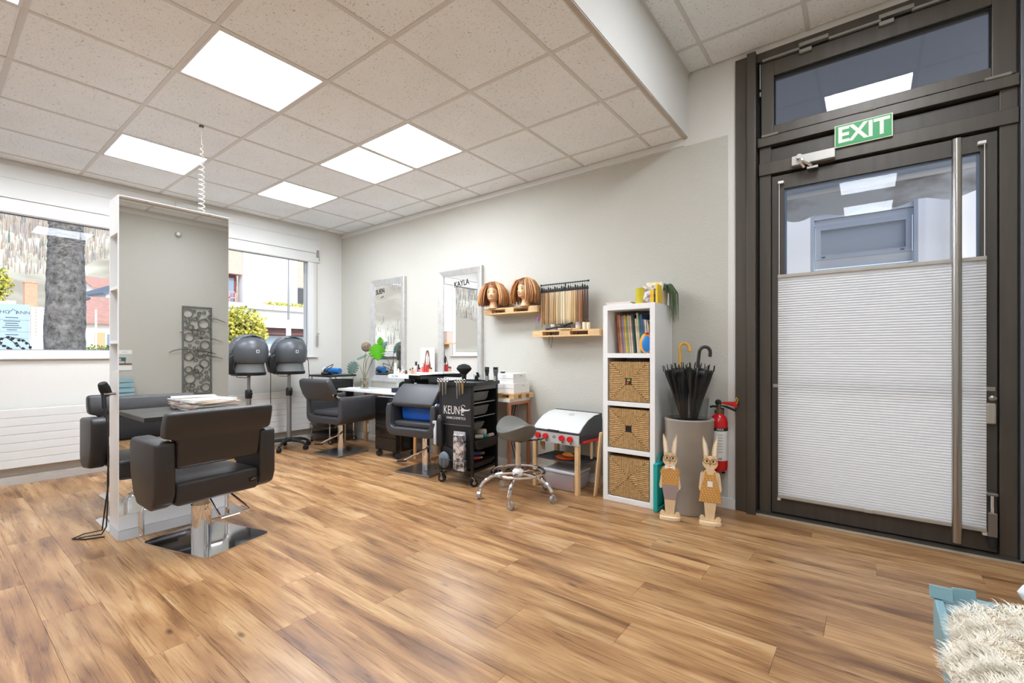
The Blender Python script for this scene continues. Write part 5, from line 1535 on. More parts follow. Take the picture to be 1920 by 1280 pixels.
# top of the trolley
def scissors(label, x, y, gold=False, L=0.10):
    m = M('gold_blade', (206, 176, 120), 0.3, 0.8) if gold else m_steel
    t = thing('scissors', label, 'scissors', kp(x, y, 0.869), 0.14, 'scissors hanging on the trolley edge')
    for sg in (-1, 1):
        MB().tube([(sg * 0.014 + 0.012 * math.cos(a * PI / 5), 0.0 + 0.004 * sg, 0.014 + 0.012 * math.sin(a * PI / 5)) for a in range(10)], 0.0028, 6, closed=True).build('finger_ring', m_chrome, t)
        MB().prism([(sg * 0.010, 0.004), (sg * 0.004 + 0.006, 0.0), (sg * 0.002 + 0.004, -L), (sg * 0.002 - 0.002, -L - 0.01), (sg * 0.004 - 0.005, -0.02)], -0.0025 + 0.002 * sg, 0.0 + 0.002 * sg, 'xz').build('blade', m, t, smooth=False)
    return t
for k, (x, g, L, lab) in enumerate(((-0.15, False, 0.08, 'steel scissors at the far left of the trolley edge'), (-0.118, False, 0.11, 'slim steel scissors second on the trolley edge'), (-0.085, False, 0.10, 'broad steel scissors third on the trolley edge'),
                                    (0.035, False, 0.13, 'longest white steel scissors on the trolley edge'), (0.062, False, 0.10, 'steel scissors between the long and golden ones'), (0.09, True, 0.09, 'golden scissors at the right of the trolley edge'))):
    scissors(lab, x, -0.224, g, L)
fbk = thing('dusting_brush', 'large black fan shaped dusting brush on the trolley top', 'brush', kp(0.03, -0.12, 0.853), 0.14)
MB().cyl((0, 0, 0), (0, 0, 0.08), 0.018, 0.022, n=14).build('handle', m_black, fbk)
MB().lathe([(0.022, 0.075), (0.045, 0.095), (0.068, 0.115), (0.075, 0.13), (0.055, 0.155), (0.015, 0.168)], 22, sx=1.0, sy=0.6).build('bristles', M('bristle_black', (22, 22, 22), 0.9, bump=0.6, bscale=300), fbk)
jr = thing('clip_jar', 'clear jar full of black clips on the trolley top', 'jar', kp(0.10, -0.02, 0.853), 0.14)
MB().lathe([(0.032, 0), (0.034, 0.004), (0.034, 0.075), (0.031, 0.075), (0.031, 0.008)], 18, caps=False).build('glass', m_clear, jr)
random.seed(8)
cj = MB()
for k in range(26):
    cj.obox((random.uniform(-.014, .014), random.uniform(-.014, .014), 0.03 + 0.05 * random.random()), (0.006, 0.006, 0.035), (random.uniform(-.5, .5), random.uniform(-.5, .5), 0))
o = cj.build('clips', m_black, jr, smooth=False)
o['kind'] = 'stuff'
bottle('spray_bottle', 'clear water spray bottle on the trolley top', 'bottle', kp(0.135, 0.07, 0.853), [(0.03, 0), (0.032, 0.01), (0.032, 0.04), (0.012, 0.085), (0.011, 0.1)], m_clear, m_black, [(0.013, 0.1), (0.014, 0.12), (0.006, 0.125)])
def clipper(label, x, y, a, top):
    t = thing('hair_clipper', label, 'clipper', kp(x, y, 0.853), 0.14 + a, 'hair clippers on the trolley top')
    MB().loft([[(-.017, -.014, 0), (.017, -.014, 0), (.017, .014, 0), (-.017, .014, 0)], [(-.014, -.013, .06), (.014, -.013, .06), (.014, .013, .06), (-.014, .013, .06)], [(-.021, -.016, .11), (.021, -.016, .11), (.021, .016, .11), (-.021, .016, .11)]]).build('body', top, t, bevel=0.005)
    MB().box(-0.02, 0.02, -0.010, 0.010, 0.11, 0.135).build('cutting_head', m_black, t, smooth=False)
    MB().box(-0.012, 0.012, -0.016, -0.012, 0.01, 0.055).build('grip', M('clipper_grip', (196, 194, 190), 0.3, 0.5), t, smooth=False)
clipper('dark hair clipper nearest the white boxes', 0.17, 0.17, 0.0, m_hoodd)
clipper('hair clipper leaning behind the spray bottle', 0.09, 0.15, 0.5, m_blackm)

# ---- saddle stool
ss = thing('saddle_stool', 'grey saddle stool on a chrome five-star base with foot ring', 'stool', (-2.14, 2.84, 0))
def sring(k, n=28):
    u = k / 10.0
    r = []
    for j in range(n):
        a = 2 * PI * j / n
        x = 0.175 * math.cos(a)
        y = 0.15 * math.sin(a) * (1 - 0.25 * math.cos(a))
        r.append((x, y))
    return r
def saddle_top(x, y):
    return 0.548 + 1.7 * x * x * (1.35 if x < 0 else 0.75) - 1.2 * y * y
rings = []
base = sring(0)
for sc, dz, top in ((0.25, -0.115, 0), (0.55, -0.105, 0), (0.82, -0.075, 1), (0.97, -0.035, 1), (1.0, -0.012, 1), (0.93, 0.004, 1), (0.7, 0.006, 1), (0.35, 0.004, 1), (0.05, 0.002, 1)):
    rings.append([(x * sc, y * sc, (saddle_top(x * sc, y * sc) + dz) if top else (0.548 + dz + 0.35 * (x * sc) ** 2 * 2)) for x, y in base])
MB().loft(rings).build('seat', M('stool_grey_leather', (98, 97, 92), 0.4, bump=0.08, bscale=200), ss, rot=(0, 0, -0.45))
MB().cyl((0, 0, 0.20), (0, 0, 0.445), 0.024, n=20).build('gas_lift', m_chrome, ss)
MB().box(-0.06, 0.06, -0.05, 0.05, 0.437, 0.447).build('seat_plate', m_blackm, ss, smooth=False)
MB().lathe([(0.03, 0.165), (0.045, 0.18), (0.045, 0.205), (0.026, 0.225)], 18).build('hub', m_plastic_w, ss)
MB().tube([(0.205 * math.cos(2 * PI * k / 40), 0.205 * math.sin(2 * PI * k / 40), 0.20) for k in range(40)], 0.010, 10, closed=True).build('foot_ring', m_chrome, ss)
for k in range(5):
    a = 2 * PI * k / 5 - 1.15
    c_, s_ = math.cos(a), math.sin(a)
    MB().tube([(0.035 * c_, 0.035 * s_, 0.19), (0.12 * c_, 0.12 * s_, 0.187), (0.21 * c_, 0.21 * s_, 0.165), (0.265 * c_, 0.265 * s_, 0.125), (0.29 * c_, 0.29 * s_, 0.085)], 0.014, 10).build('leg', m_chrome, ss)
    caster(ss, 0.293 * c_, 0.293 * s_, 0.09, 0.03, a + 1.2, M('caster_chrome_wheel', (176, 174, 172), 0.25, 0.6), m_chrome)
MB().tube([(0.05, 0.03, 0.44), (0.15, 0.09, 0.45), (0.17, 0.10, 0.46)], 0.005, 8).build('height_lever', m_black, ss)

# ---- toy barbecue
tg = thing('toy_barbecue', 'wooden toy barbecue with grey lid and red knobs', 'toy', (-2.0, 3.33, 0), -0.09)
for x in (-0.215, 0.215):
    for y in (-0.15, 0.15):
        MB().box(x - 0.017, x + 0.017, y - 0.017, y + 0.017, 0, 0.40).build('leg', m_pinez, tg, smooth=False, bevel=0.002)
        MB().cyl((x, y - 0.0185, 0.24), (x, y - 0.0165, 0.24), 0.005, n=8).build('screw', m_steel, tg)
m_tgrey = M('toy_panel_grey', (182, 182, 180), 0.5)
m_char = M('toy_charcoal', (58, 58, 58), 0.5)
pn = MB().box(-0.24, 0.24, -0.172, -0.160, 0.385, 0.472).build('control_panel', m_tgrey, tg, smooth=False, bevel=0.002)
for x in (-0.16, -0.08, 0.085, 0.165):
    MB().cyl((x, -0.195, 0.435), (x, -0.172, 0.435), 0.023, n=20).build('knob', m_red, pn)
    MB().box(x - 0.009, x + 0.009, -0.1735, -0.172, 0.395, 0.402).build('knob_mark', m_ink, pn, smooth=False)
MB().tube([(0.012 * math.cos(a * PI / 5), -0.1725, 0.435 + 0.010 * math.sin(a * PI / 5)) for a in range(10)], 0.0018, 5, closed=True).build('emblem', m_ink, pn)
for x in (-0.24, 0.232):
    MB().prism([(-0.16, 0.46), (-0.16, 0.478), (-0.10, 0.53), (-0.03, 0.575), (0.06, 0.605), (0.16, 0.612), (0.17, 0.56), (0.165, 0.47), (0.15, 0.455)], x, x + 0.008, 'yz').build('lid_side', m_char, tg, smooth=False)
lidp = [(-0.165, 0.480), (-0.10, 0.533), (-0.03, 0.577), (0.06, 0.606), (0.165, 0.614)]
lq = MB()
n_ = len(lidp)
lq.add([(-0.232, y, z) for y, z in lidp] + [(0.232, y, z) for y, z in lidp] + [(-0.232, y, z - 0.006) for y, z in lidp] + [(0.232, y, z - 0.006) for y, z in lidp],
       [(i, i + 1, n_ + i + 1, n_ + i) for i in range(n_ - 1)] + [(2 * n_ + i, 3 * n_ + i, 3 * n_ + i + 1, 2 * n_ + i + 1) for i in range(n_ - 1)] + [(0, n_, 3 * n_, 2 * n_), (n_ - 1, 3 * n_ - 1 - n_ + n_ * 0, 2 * n_ - 1 + n_ * 2, 2 * n_ - 1)][:1])
lid = lq.build('lid', M('lid_silver', (205, 204, 200), 0.5), tg, ang=60)
MB().box(-0.235, 0.235, -0.172, -0.150, 0.470, 0.486).build('lid_edge', m_char, lid, smooth=False)
MB().tube([(-0.05, -0.175, 0.49), (-0.05, -0.19, 0.493), (0.05, -0.19, 0.493), (0.05, -0.175, 0.49)], 0.004, 6).build('lid_handle', m_blackm, lid)
MB().box(-0.235, 0.235, 0.150, 0.172, 0.60, 0.617).build('lid_edge', m_char, lid, smooth=False)
MB().tube([(0.03 + 0.025 * math.cos(a * PI / 6), 0.03 + 0.018 * math.sin(a * PI / 6), 0.601 + 0.004 * math.sin(a * PI / 6)) for a in range(12)], 0.002, 5, closed=True).build('thermometer_print', m_tgrey, lid)
for k in range(6):
    MB().box(-0.21, 0.21, -0.15 + k * 0.052, -0.15 + k * 0.052 + 0.036, 0.238, 0.247).build('shelf_slat', m_char, tg, smooth=False)
for x in (-0.22, 0.205):
    MB().box(x, x + 0.015, -0.165, 0.165, 0.232, 0.249).build('shelf_rail', m_char, tg, smooth=False)
MB().box(-0.23, 0.23, -0.158, 0.160, 0.41, 0.455).build('firebox', m_char, tg, smooth=False)
hr = MB().box(0.242, 0.262, -0.13, 0.11, 0.405, 0.425).build('towel_rail', m_red, tg, smooth=False, bevel=0.004)
MB().box(0.246, 0.258, -0.02, 0.0, 0.27, 0.405).build('spatula', m_pinez, hr, smooth=False)
sh = MB().box(-0.31, -0.242, -0.14, 0.12, 0.385, 0.40).build('side_table', m_pine, tg, smooth=False)
MB().prism([(-0.30, 0.385), (-0.242, 0.385), (-0.242, 0.27), (-0.27, 0.28), (-0.295, 0.34)], 0.0, 0.012, 'xz').build('bracket', m_pinez, sh, smooth=False)
pt = thing('toy_plate', 'orange toy plate on the barbecue shelf', 'plate', (-1.965, 3.27, 0.2475))
MB().lathe([(0.06, 0), (0.085, 0.008), (0.09, 0.016), (0.086, 0.016), (0.06, 0.006), (0.01, 0.005)], 24, caps=False).build('dish', m_orange, pt)
ds_ = MB()
ds_.tube([(-0.05, 0, 0.024), (-0.03, 0.004, 0.03), (0.0, 0.006, 0.034), (0.03, 0.004, 0.03), (0.05, 0, 0.024)], None, 10, radii=[0.008, 0.018, 0.022, 0.018, 0.008])
tag(ds_.build('toy_hot_dog', M('bun_tan', (216, 160, 78), 0.6), origin=(0, 0, 0), loc=(-1.95, 3.27, 0.2515)), 'tan toy bun lying on the orange plate', 'toy')
xb = thing('storage_box', 'clear plastic box with pink toys under the barbecue', 'box', (-1.99, 3.31, 0))
m_clr = milky('milky_plastic', (226, 222, 226), 0.45)
MB().loft([rr for rr in [[(x * 0.135, y * 0.115, 0.003) for x, y in ((-1, -1), (1, -1), (1, 1), (-1, 1))], [(x * 0.15, y * 0.13, 0.14) for x, y in ((-1, -1), (1, -1), (1, 1), (-1, 1))]]]).build('box_body', m_clr, xb, bevel=0.012)
MB().box(-0.155, 0.155, -0.135, 0.135, 0.14, 0.162).build('lid', M('milky_lid', (206, 204, 206), 0.35), xb, bevel=0.006)
for k, (x, y, z, sx, c1) in enumerate(((-0.05, -0.05, 0.04, 0.05, (226, 70, 90)), (0.06, -0.04, 0.035, 0.045, (236, 96, 70)), (0.0, 0.03, 0.04, 0.06, (200, 110, 150)), (0.09, 0.03, 0.05, 0.035, (236, 140, 90)), (-0.09, 0.03, 0.05, 0.035, (190, 130, 170)))):
    MB().sphere((x, y, z), (sx, sx * 0.8, 0.032), 12, 8).build('toy_piece', M('toy_%d' % k, c1, 0.5), xb)
pk = tag(MB().obox((0, 0, 0), (0.012, 0.035, 0.50), (0.0, 0.10, 0)).build('wooden_slat', m_pinez, smooth=False, loc=(-1.66, 3.235, 0.251)), 'thin wooden slat leaning beside the white shelf', 'slat')

# ---- pallet shelves on the wall
def pallet_shelf(label, x0, x1, z, d=0.155):
    t = thing('pallet_shelf', label, 'shelf', ((x0 + x1) / 2, DY - d / 2 - 0.001, z), 0, 'pallet wood wall shelves')
    slat_pallet(t, x1 - x0, d, 0.058)
    return t
pallet_shelf('pallet wood wall shelf carrying the mannequin heads', -3.0, -2.36, 1.488)
pallet_shelf('pallet wood wall shelf below the hair samples', -2.41, -1.74, 1.258)

# ---- mannequin heads
def mannequin(label, loc, rz, hc, seed):
    t = thing('mannequin_head', label, 'mannequin', loc, rz, 'training heads on the pallet shelf')
    skin = M('mannequin_skin', (226, 176, 132), 0.45)
    b = MB()
    prof = [(0.048, 0.0, 0.0, 0), (0.045, 0.012, 0.0, 0), (0.036, 0.04, 0.004, 0), (0.034, 0.062, 0.004, 0), (0.036, 0.075, -0.004, 0), (0.046, 0.085, -0.012, 1), (0.053, 0.10, -0.012, 1), (0.058, 0.12, -0.008, 1), (0.061, 0.14, -0.004, 1), (0.063, 0.16, 0.0, 1), (0.064, 0.18, 0.003, 1), (0.062, 0.20, 0.006, 1), (0.055, 0.22, 0.008, 1), (0.04, 0.236, 0.008, 1), (0.015, 0.245, 0.008, 1)]
    rings = []
    n = 28
    for r, z, oy, hd in prof:
        ring = []
        for j in range(n):
            a = 2 * PI * j / n
            x, y = r * math.cos(a), r * math.sin(a) * (1.22 if hd else 1.0) + oy
            f = max(0, -math.sin(a)) ** 10
            if hd:
                if 0.105 < z < 0.135: y -= 0.012 * f * (1 if z > 0.115 else 0.6)      # nose
                if z < 0.098: y -= 0.008 * f                                            # chin
                if 0.150 < z < 0.17: y += 0.003 * f
            ring.append((x, y, z))
        rings.append(ring)
    b.loft(rings)
    b.build('head', skin, t)
    eye = M('mannequin_eye', (40, 34, 30), 0.2)
    for sx in (-1, 1):
        MB().sphere((sx * 0.024, -0.0705, 0.152), (0.012, 0.004, 0.005), 12, 6).build('eye', eye, t)
        MB().tube([(sx * 0.012, -0.0765, 0.168), (sx * 0.025, -0.073, 0.172), (sx * 0.037, -0.065, 0.168)], 0.0018, 5).build('eyebrow', M('brow_brown', (120, 80, 50), 0.8), t)
        MB().sphere((sx * 0.064, 0.005, 0.145), (0.006, 0.014, 0.022), 10, 8).build('ear', skin, t)
    MB().sphere((0, -0.088, 0.125), (0.0085, 0.010, 0.008), 10, 6).build('nose', skin, t)
    MB().sphere((0, -0.0755, 0.104), (0.016, 0.005, 0.0045), 12, 6).build('lips', M('lip_rose', (196, 104, 92), 0.4), t)
    random.seed(seed)
    hb = MB()
    for k in range(520):
        a = random.uniform(-0.27 * PI, 1.27 * PI)      # leaves the face open (-Y)
        up = random.random()
        r0 = 0.03 + 0.045 * up
        z0 = 0.262 - 0.05 * up * up
        c_, s_ = math.cos(a), math.sin(a)
        R_ = random.uniform(0.112, 0.150) * (1.0 if s_ < 0.2 else 0.92)
        e = 0.02 + random.random() * 0.035
        pts = [(r0 * c_ * 0.6, r0 * s_ * 0.7 + 0.01, z0), (R_ * 0.62 * c_, R_ * 0.68 * s_ + 0.008, 0.232 - 0.02 * up), (R_ * 0.86 * c_, R_ * 0.85 * s_ + 0.006, 0.175), (R_ * 1.0 * c_, R_ * 0.92 * s_ + 0.004, 0.105), (R_ * random.uniform(0.9, 1.05) * c_, R_ * 0.9 * s_, e)]
        hb.cur = random.choice((0, 0, 1, 2))
        w = random.uniform(0.005, 0.010)
        hb.tube(pts, None, 4, radii=[w * .6, w, w, w * .8, w * .15])
    hb.build('hair', hc, t, smooth=True)
    MB().sphere((0, 0.012, 0.185), (0.072, 0.085, 0.078), 20, 12).build('hair_cap', hc[1], t)
    MB().tube([(-0.002, -0.07, 0.225), (0, -0.04, 0.252), (0, 0.02, 0.268)], 0.0025, 5).build('parting', M('brow_brown', (120, 80, 50), 0.8), t)
    return t
hairA = [M('hair_copper', (168, 108, 56), 0.5), M('hair_brown', (134, 84, 44), 0.55), M('hair_honey', (196, 142, 84), 0.5)]
hairB = [M('hair_copper2', (176, 118, 64), 0.5), M('hair_brown2', (120, 74, 40), 0.55), M('hair_honey2', (204, 154, 96), 0.5)]
mannequin('blond training head looking at the viewer on the pallet shelf', (-2.885, 3.428, 1.5465), 0.42, hairA, 1)
mannequin('blond training head turned sideways next to the hair samples', (-2.50, 3.428, 1.5465), -0.12, hairB, 2)

# ---- hair sample rail
rr_ = thing('sample_rail', 'black rail stand holding the hair samples', 'rail', (-2.1, 3.46, 1.317))
MB().cyl((-0.245, 0, 0.408), (0.235, 0, 0.408), 0.0045, n=10).build('rail', m_blackm, rr_)
for x in (-0.245, 0.235):
    MB().sphere((x, 0, 0.408), 0.009, 10, 6).build('end_knob', m_blackm, rr_)
MB().cyl((0, 0.014, 0.0), (0, 0.014, 0.408), 0.005, n=8).build('upright', m_blackm, rr_)
MB().cyl((0, 0.02, 0.0), (0, 0.02, 0.005), 0.045, n=20).build('foot', m_blackm, rr_)
scol = [((192, 160, 116), 'dark ash blond'), ((166, 116, 72), 'chestnut'), ((206, 172, 124), 'beige blond'), ((176, 134, 88), 'caramel'), ((224, 196, 152), 'light blond'), ((214, 182, 134), 'golden blond'), ((190, 150, 102), 'honey'), ((230, 208, 168), 'pale blond'),
        ((226, 200, 156), 'vanilla blond'), ((236, 216, 180), 'platinum'), ((238, 222, 192), 'whitish blond'), ((232, 212, 172), 'cream blond'), ((226, 200, 152), 'straw blond'), ((234, 214, 176), 'pearl blond'), ((206, 166, 112), 'amber blond'), ((220, 186, 136), 'wheat blond'),
        ((150, 108, 72), 'light brown'), ((176, 120, 74), 'copper brown'), ((122, 84, 58), 'walnut brown'), ((96, 68, 52), 'dark brown'), ((84, 64, 56), 'espresso brown')]
for k, (c1, nm) in enumerate(scol):
    u = k / (len(scol) - 1)
    x = -2.1 - 0.235 + 0.46 * u
    where = 'first beside the mannequin' if k == 0 else ('last at the shelf end' if k == len(scol) - 1 else 'hanging on the rail')
    t = thing('hair_sample', '%s hair sample strand %s' % (nm, where), 'hair sample', (x, 3.458, 1.725), 0, 'hair samples on the black rail')
    MB().tube([(0, 0.002 + 0.0075 * math.cos(q * PI / 8), 0.0075 * math.sin(q * PI / 8)) for q in range(9)] + [(0, -0.004, -0.012), (0, 0, -0.03)], 0.0014, 5).build('hook', m_cord, t)
    MB().prism([(-0.003, -0.022 - 0.008 * (k % 3)), (0.003, -0.022 - 0.008 * (k % 3)), (0.0095, -0.055), (0.0105, -0.07), (-0.0105, -0.07), (-0.0095, -0.055)], -0.005, 0.005, 'xz').build('clip', m_blackm, t, smooth=False)
    random.seed(40 + k)
    hm = MB()
    mats = [M('strand_%d' % k, c1, 0.5), M('strand_d%d' % k, tuple(int(q * 0.82) for q in c1), 0.5), M('strand_l%d' % k, tuple(min(255, int(q * 1.08)) for q in c1), 0.45)]
    L = 0.33 if k not in (0,) else 0.36
    for q in range(16):
        x0 = -0.0062 + 0.0124 * random.random()
        y0 = random.uniform(-0.003, 0.003)
        hm.cur = random.choice((0, 0, 1, 2))
        sp_ = 1.1
        le = L - random.random() * 0.02
        hm.tube([(x0, y0 * .5, -0.066), (x0 * sp_, y0 * 1.6, -0.066 - le * 0.35), (x0 * sp_ * 1.1, y0 * 2.2, -0.066 - le * 0.75), (x0 * 1.1, y0 * 1.6, -0.03 - le)], None, 5, radii=[0.0028, 0.0033, 0.0033, 0.001])
    hm.build('hair_strand', mats, t)

# items on the lower pallet shelf
ZS = 1.3165
bottle('serum_bottle', 'clear bottle with purple pump on the lower pallet shelf', 'bottle', (-2.376, 3.455, ZS), [(0.024, 0), (0.026, 0.006), (0.026, 0.075), (0.012, 0.09)], m_clear, M('pump_purple', (160, 92, 150), 0.4), [(0.014, 0.088), (0.016, 0.115), (0.009, 0.118), (0.006, 0.135)])
bottle('serum_bottle', 'small colourless vial right of the purple pump bottle', 'bottle', (-2.285, 3.48, ZS), [(0.013, 0), (0.014, 0.055), (0.006, 0.065)], m_clear, m_plastic_w, [(0.008, 0.062), (0.008, 0.08)])
bottle('cream_jar', 'short grey-white jar at the left of the lower pallet shelf', 'jar', (-2.225, 3.48, ZS), [(0.024, 0), (0.025, 0.035), (0.02, 0.038)], M('jar_grey', (196, 194, 192), 0.4), m_plastic_w, [(0.025, 0.038), (0.025, 0.055)])
bottle('cream_jar', 'low cream jar behind the flat iron', 'jar', (-2.17, 3.50, ZS), [(0.02, 0), (0.021, 0.03)], M('jar_cream', (222, 204, 180), 0.4), m_plastic_w, [(0.021, 0.03), (0.021, 0.042)])
bottle('cream_jar', 'small metal capped jar near the candles', 'jar', (-1.965, 3.46, ZS), [(0.022, 0), (0.023, 0.035), (0.02, 0.038)], M('jar_cream', (222, 204, 180), 0.4), M('cap_silver', (188, 186, 182), 0.35, 0.5), [(0.023, 0.038), (0.023, 0.062)])
for k, (x, lab) in enumerate(((-1.905, 'cream pillar jar left of the pair'), (-1.872, 'cream pillar jar right of the pair'))):
    bottle('pillar_jar', lab, 'jar', (x, 3.46 + 0.01 * k, ZS), [(0.016, 0), (0.017, 0.055), (0.014, 0.06)], M('jar_vanilla', (232, 212, 178), 0.4), m_blackm, [(0.007, 0.06), (0.007, 0.07)])
fi = thing('flat_iron', 'black hair straightener lying across the lower pallet shelf', 'straightener', (-2.16, 3.43, ZS + 0.002), 0.0)
MB().obox((-0.03, 0, 0.018), (0.17, 0.018, 0.014), (0, -0.12, 0)).build('plate_arm', m_blackm, fi, bevel=0.004)
MB().obox((0.10, 0, 0.04), (0.12, 0.02, 0.016), (0, -0.25, 0)).build('grip_arm', m_blackm, fi, bevel=0.005)
MB().obox((0.08, 0, 0.02), (0.12, 0.02, 0.012), (0, 0.0, 0)).build('grip_arm', m_blackm, fi, bevel=0.004)
MB().tube([(-0.02, -0.085, -0.058), (-0.025, -0.088, -0.12), (0.0, -0.088, -0.16), (0.01, -0.087, -0.09), (0.005, -0.085, -0.058)], 0.002, 5).build('wrist_strap', m_cord, fi)
pc = thing('paddle_comb', 'light wooden paddle on the lower pallet shelf', 'paddle', (-2.05, 3.425, ZS))
MB().box(-0.07, 0.05, -0.02, 0.02, 0, 0.012).build('paddle_blade', m_pine, pc, bevel=0.004)
MB().box(0.05, 0.10, -0.006, 0.006, 0, 0.01).build('paddle_handle', m_pine, pc, bevel=0.003)

# ---- white cube shelf
KX0, KX1, KY0, KY1, KH = -1.603, -1.198, 3.205, 3.566, 1.475
ks = thing('cube_shelf', 'tall narrow white four-compartment shelf', 'shelf', ((KX0 + KX1) / 2, (KY0 + KY1) / 2, 0))
kw, kd = (KX1 - KX0) / 2, (KY1 - KY0) / 2
def kbox(name, x0, x1, z0, z1, y0=-kd, y1=kd):
    return MB().box(x0, x1, y0, y1, z0, z1).build(name, m_lam, ks, smooth=False, bevel=0.0015, seg=1)
kbox('side_panel', -kw, -kw + 0.038, 0, KH)
kbox('side_panel', kw - 0.038, kw, 0, KH)
kbox('top_panel', -kw + 0.038, kw - 0.038, KH - 0.04, KH)
kbox('bottom_panel', -kw + 0.038, kw - 0.038, 0, 0.04)
KZ = [0.0405, 0.402, 0.752, 1.112]
for z in KZ[1:]:
    kbox('shelf_board', -kw + 0.038, kw - 0.038, z - 0.034, z)
kcx, kcy = (KX0 + KX1) / 2, (KY0 + KY1) / 2
MB().box(-kw + 0.038, -0.02, kd - 0.006, kd, 0.04, KH - 0.04).build('back_strip', m_lam, ks, smooth=False)
# woven baskets
m_sea = two_tone('seagrass', (164, 128, 82), (194, 158, 106), 45, 0.32, 0.68, 0.85, bump=0.4)
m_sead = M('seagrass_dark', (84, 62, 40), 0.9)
def basket(label, z, hole):
    t = thing('woven_basket', label, 'basket', (kcx, KY0 + 0.165, z + 0.0045), 0, 'seagrass baskets in the white shelf')
    w, h = 0.155, 0.292
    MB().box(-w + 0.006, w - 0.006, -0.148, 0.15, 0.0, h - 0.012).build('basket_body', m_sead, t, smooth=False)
    yf_ = -0.152
    cz = h / 2
    N = 21
    hs = 0.024 if hole else 0.0
    for side in range(4):
        mb = MB()
        for k in range(N):
            u = -1 + 2 * (k + 0.5) / N
            lim = abs(u)
            if side < 2:      # left / right triangles: horizontal strands
                zz = cz + u * (h / 2)
                sg = -1 if side == 0 else 1
                e = lim * w
                e = max(e, 0.006)
                if hole and abs(zz - cz) < hs:
                    e = max(e, hs)
                p0, p1 = (sg * w, yf_, zz), (sg * e, yf_, zz)
            else:
                xx = u * w
                sg = -1 if side == 2 else 1
                e = max(lim * h / 2, 0.006)
                if hole and abs(xx) < hs:
                    e = max(e, hs)
                p0, p1 = (xx, yf_, cz + sg * h / 2), (xx, yf_, cz + sg * e)
            pts = [Vector(p0).lerp(Vector(p1), q / 4) + Vector((0, random.uniform(-0.0012, 0.0012) * min(1.0, (Vector(p0) - Vector(p1)).length / 0.08), 0)) for q in range(5)]
            mb.tube(pts, 0.0076 if side < 2 else 0.0080, 6)
        mb.build('woven_panel', m_sea, t)
    rim = MB()
    for k in range(22):
        x = -w + 0.007 + (2 * w - 0.014) * k / 21
        rim.tube([(x, yf_ + 0.004, h - 0.006), (x, 0.15, h - 0.006)], 0.007, 6)
    rim.build('woven_rim', m_sea, t)
    if hole:
        MB().box(-hs, hs, yf_ - 0.003, yf_ + 0.004, cz - hs, cz + hs).build('grip_hole', M('hole_dark', (36, 26, 20), 0.9), t, smooth=False)
    return t
random.seed(6)
b1 = basket('upper woven seagrass basket with colourful toys behind its grip hole', KZ[2] + 0.0005, True)
MB().sphere((0.0, -0.1545, 0.155), (0.016, 0.003, 0.009), 10, 6).build('toy_glimpse', M('toy_lime', (150, 170, 50), 0.5), b1)
MB().sphere((-0.008, -0.1545, 0.135), (0.012, 0.003, 0.008), 10, 6).build('toy_glimpse', M('toy_magenta', (190, 60, 110), 0.5), b1)
basket('middle woven seagrass basket with a dark square grip hole', KZ[1] + 0.0005, True)
basket('bottom woven seagrass basket without a grip hole', KZ[0] + 0.0005, False)

# picture books standing in the top compartment
bk = [((196, 112, 60), 'orange', .295, .014), ((206, 160, 130), 'beige rose', .295, .010), ((150, 120, 140), 'mauve', .29, .011), ((170, 150, 170), 'lilac grey', .285, .012), ((226, 190, 76), 'yellow', .293, .013), ((150, 176, 96), 'light green', .28, .009), ((206, 178, 160), 'pinkish beige', .29, .016), ((214, 196, 172), 'sand', .285, .012),
      ((70, 100, 84), 'dark green', .293, .010), ((34, 40, 42), 'black', .292, .012), ((224, 214, 180), 'cream', .262, .012), ((226, 200, 170), 'pale apricot', .305, .011), ((30, 132, 104), 'emerald', .30, .010), ((60, 104, 150), 'blue', .292, .016), ((120, 110, 118), 'grey', .255, .010), ((232, 230, 226), 'white', .25, .010)]
x = KX0 + 0.082
for k, (c1, nm, h, w) in enumerate(bk):
    lean = 0.08
    x += w / 2
    t = thing('picture_book', 'thin picture book with %s spine on the top shelf' % nm, 'book', (x, KY0 + 0.205, KZ[3] + 0.0016), 0, 'picture books in the white shelf')
    R_ = (0, -lean, 0)
    MB().box(-w / 2 + 0.001, w / 2 - 0.001, -0.092, 0.095, 0.003, h - 0.004).build('pages', m_paper, t, smooth=False, rot=R_)
    MB().box(-w / 2, w / 2, -0.095, -0.092, 0.0, h).build('spine', M('book_%d' % k, c1, 0.4, var=0.25, vscale=40, stretch=(1, 1, 0.6)), t, smooth=False, rot=R_)
    for q in (-1, 1):
        MB().box(q * w / 2 - 0.0008, q * w / 2 + 0.0008, -0.095, 0.096, 0.0, h).build('cover', M('book_%d' % k, c1, 0.4), t, smooth=False, rot=R_)
    x += w / 2 + 0.0028
fbk_ = thing('picture_book', 'yellow and brown illustrated picture book last in the row', 'book', (x + 0.006, KY0 + 0.19, KZ[3] + 0.0016), 0, 'picture books in the white shelf')
MB().box(-0.005, 0.005, -0.07, 0.08, 0.0, 0.235).build('pages', m_paper, fbk_, smooth=False, rot=(0, -0.08, 0))
MB().box(0.005, 0.007, -0.072, 0.082, 0.0, 0.238).build('cover', two_tone('book_art', (112, 70, 40), (226, 176, 70), 24, 0.42, 0.58, 0.4), fbk_, smooth=False, rot=(0, -0.08, 0))
by = thing('toy_ring', 'orange and blue rounded toy leaning in the top shelf', 'toy', (KX1 - 0.090, KY0 + 0.052, KZ[3] + 0.001), 0.3)
MB().sphere((0, 0, 0.072), (0.042, 0.018, 0.072), 20, 12).build('orange_shell', M('toy_amber', (240, 160, 36), 0.4), by)
MB().sphere((0.008, -0.01, 0.068), (0.034, 0.016, 0.06), 20, 12).build('blue_face', M('toy_sky', (40, 130, 206), 0.4), by)
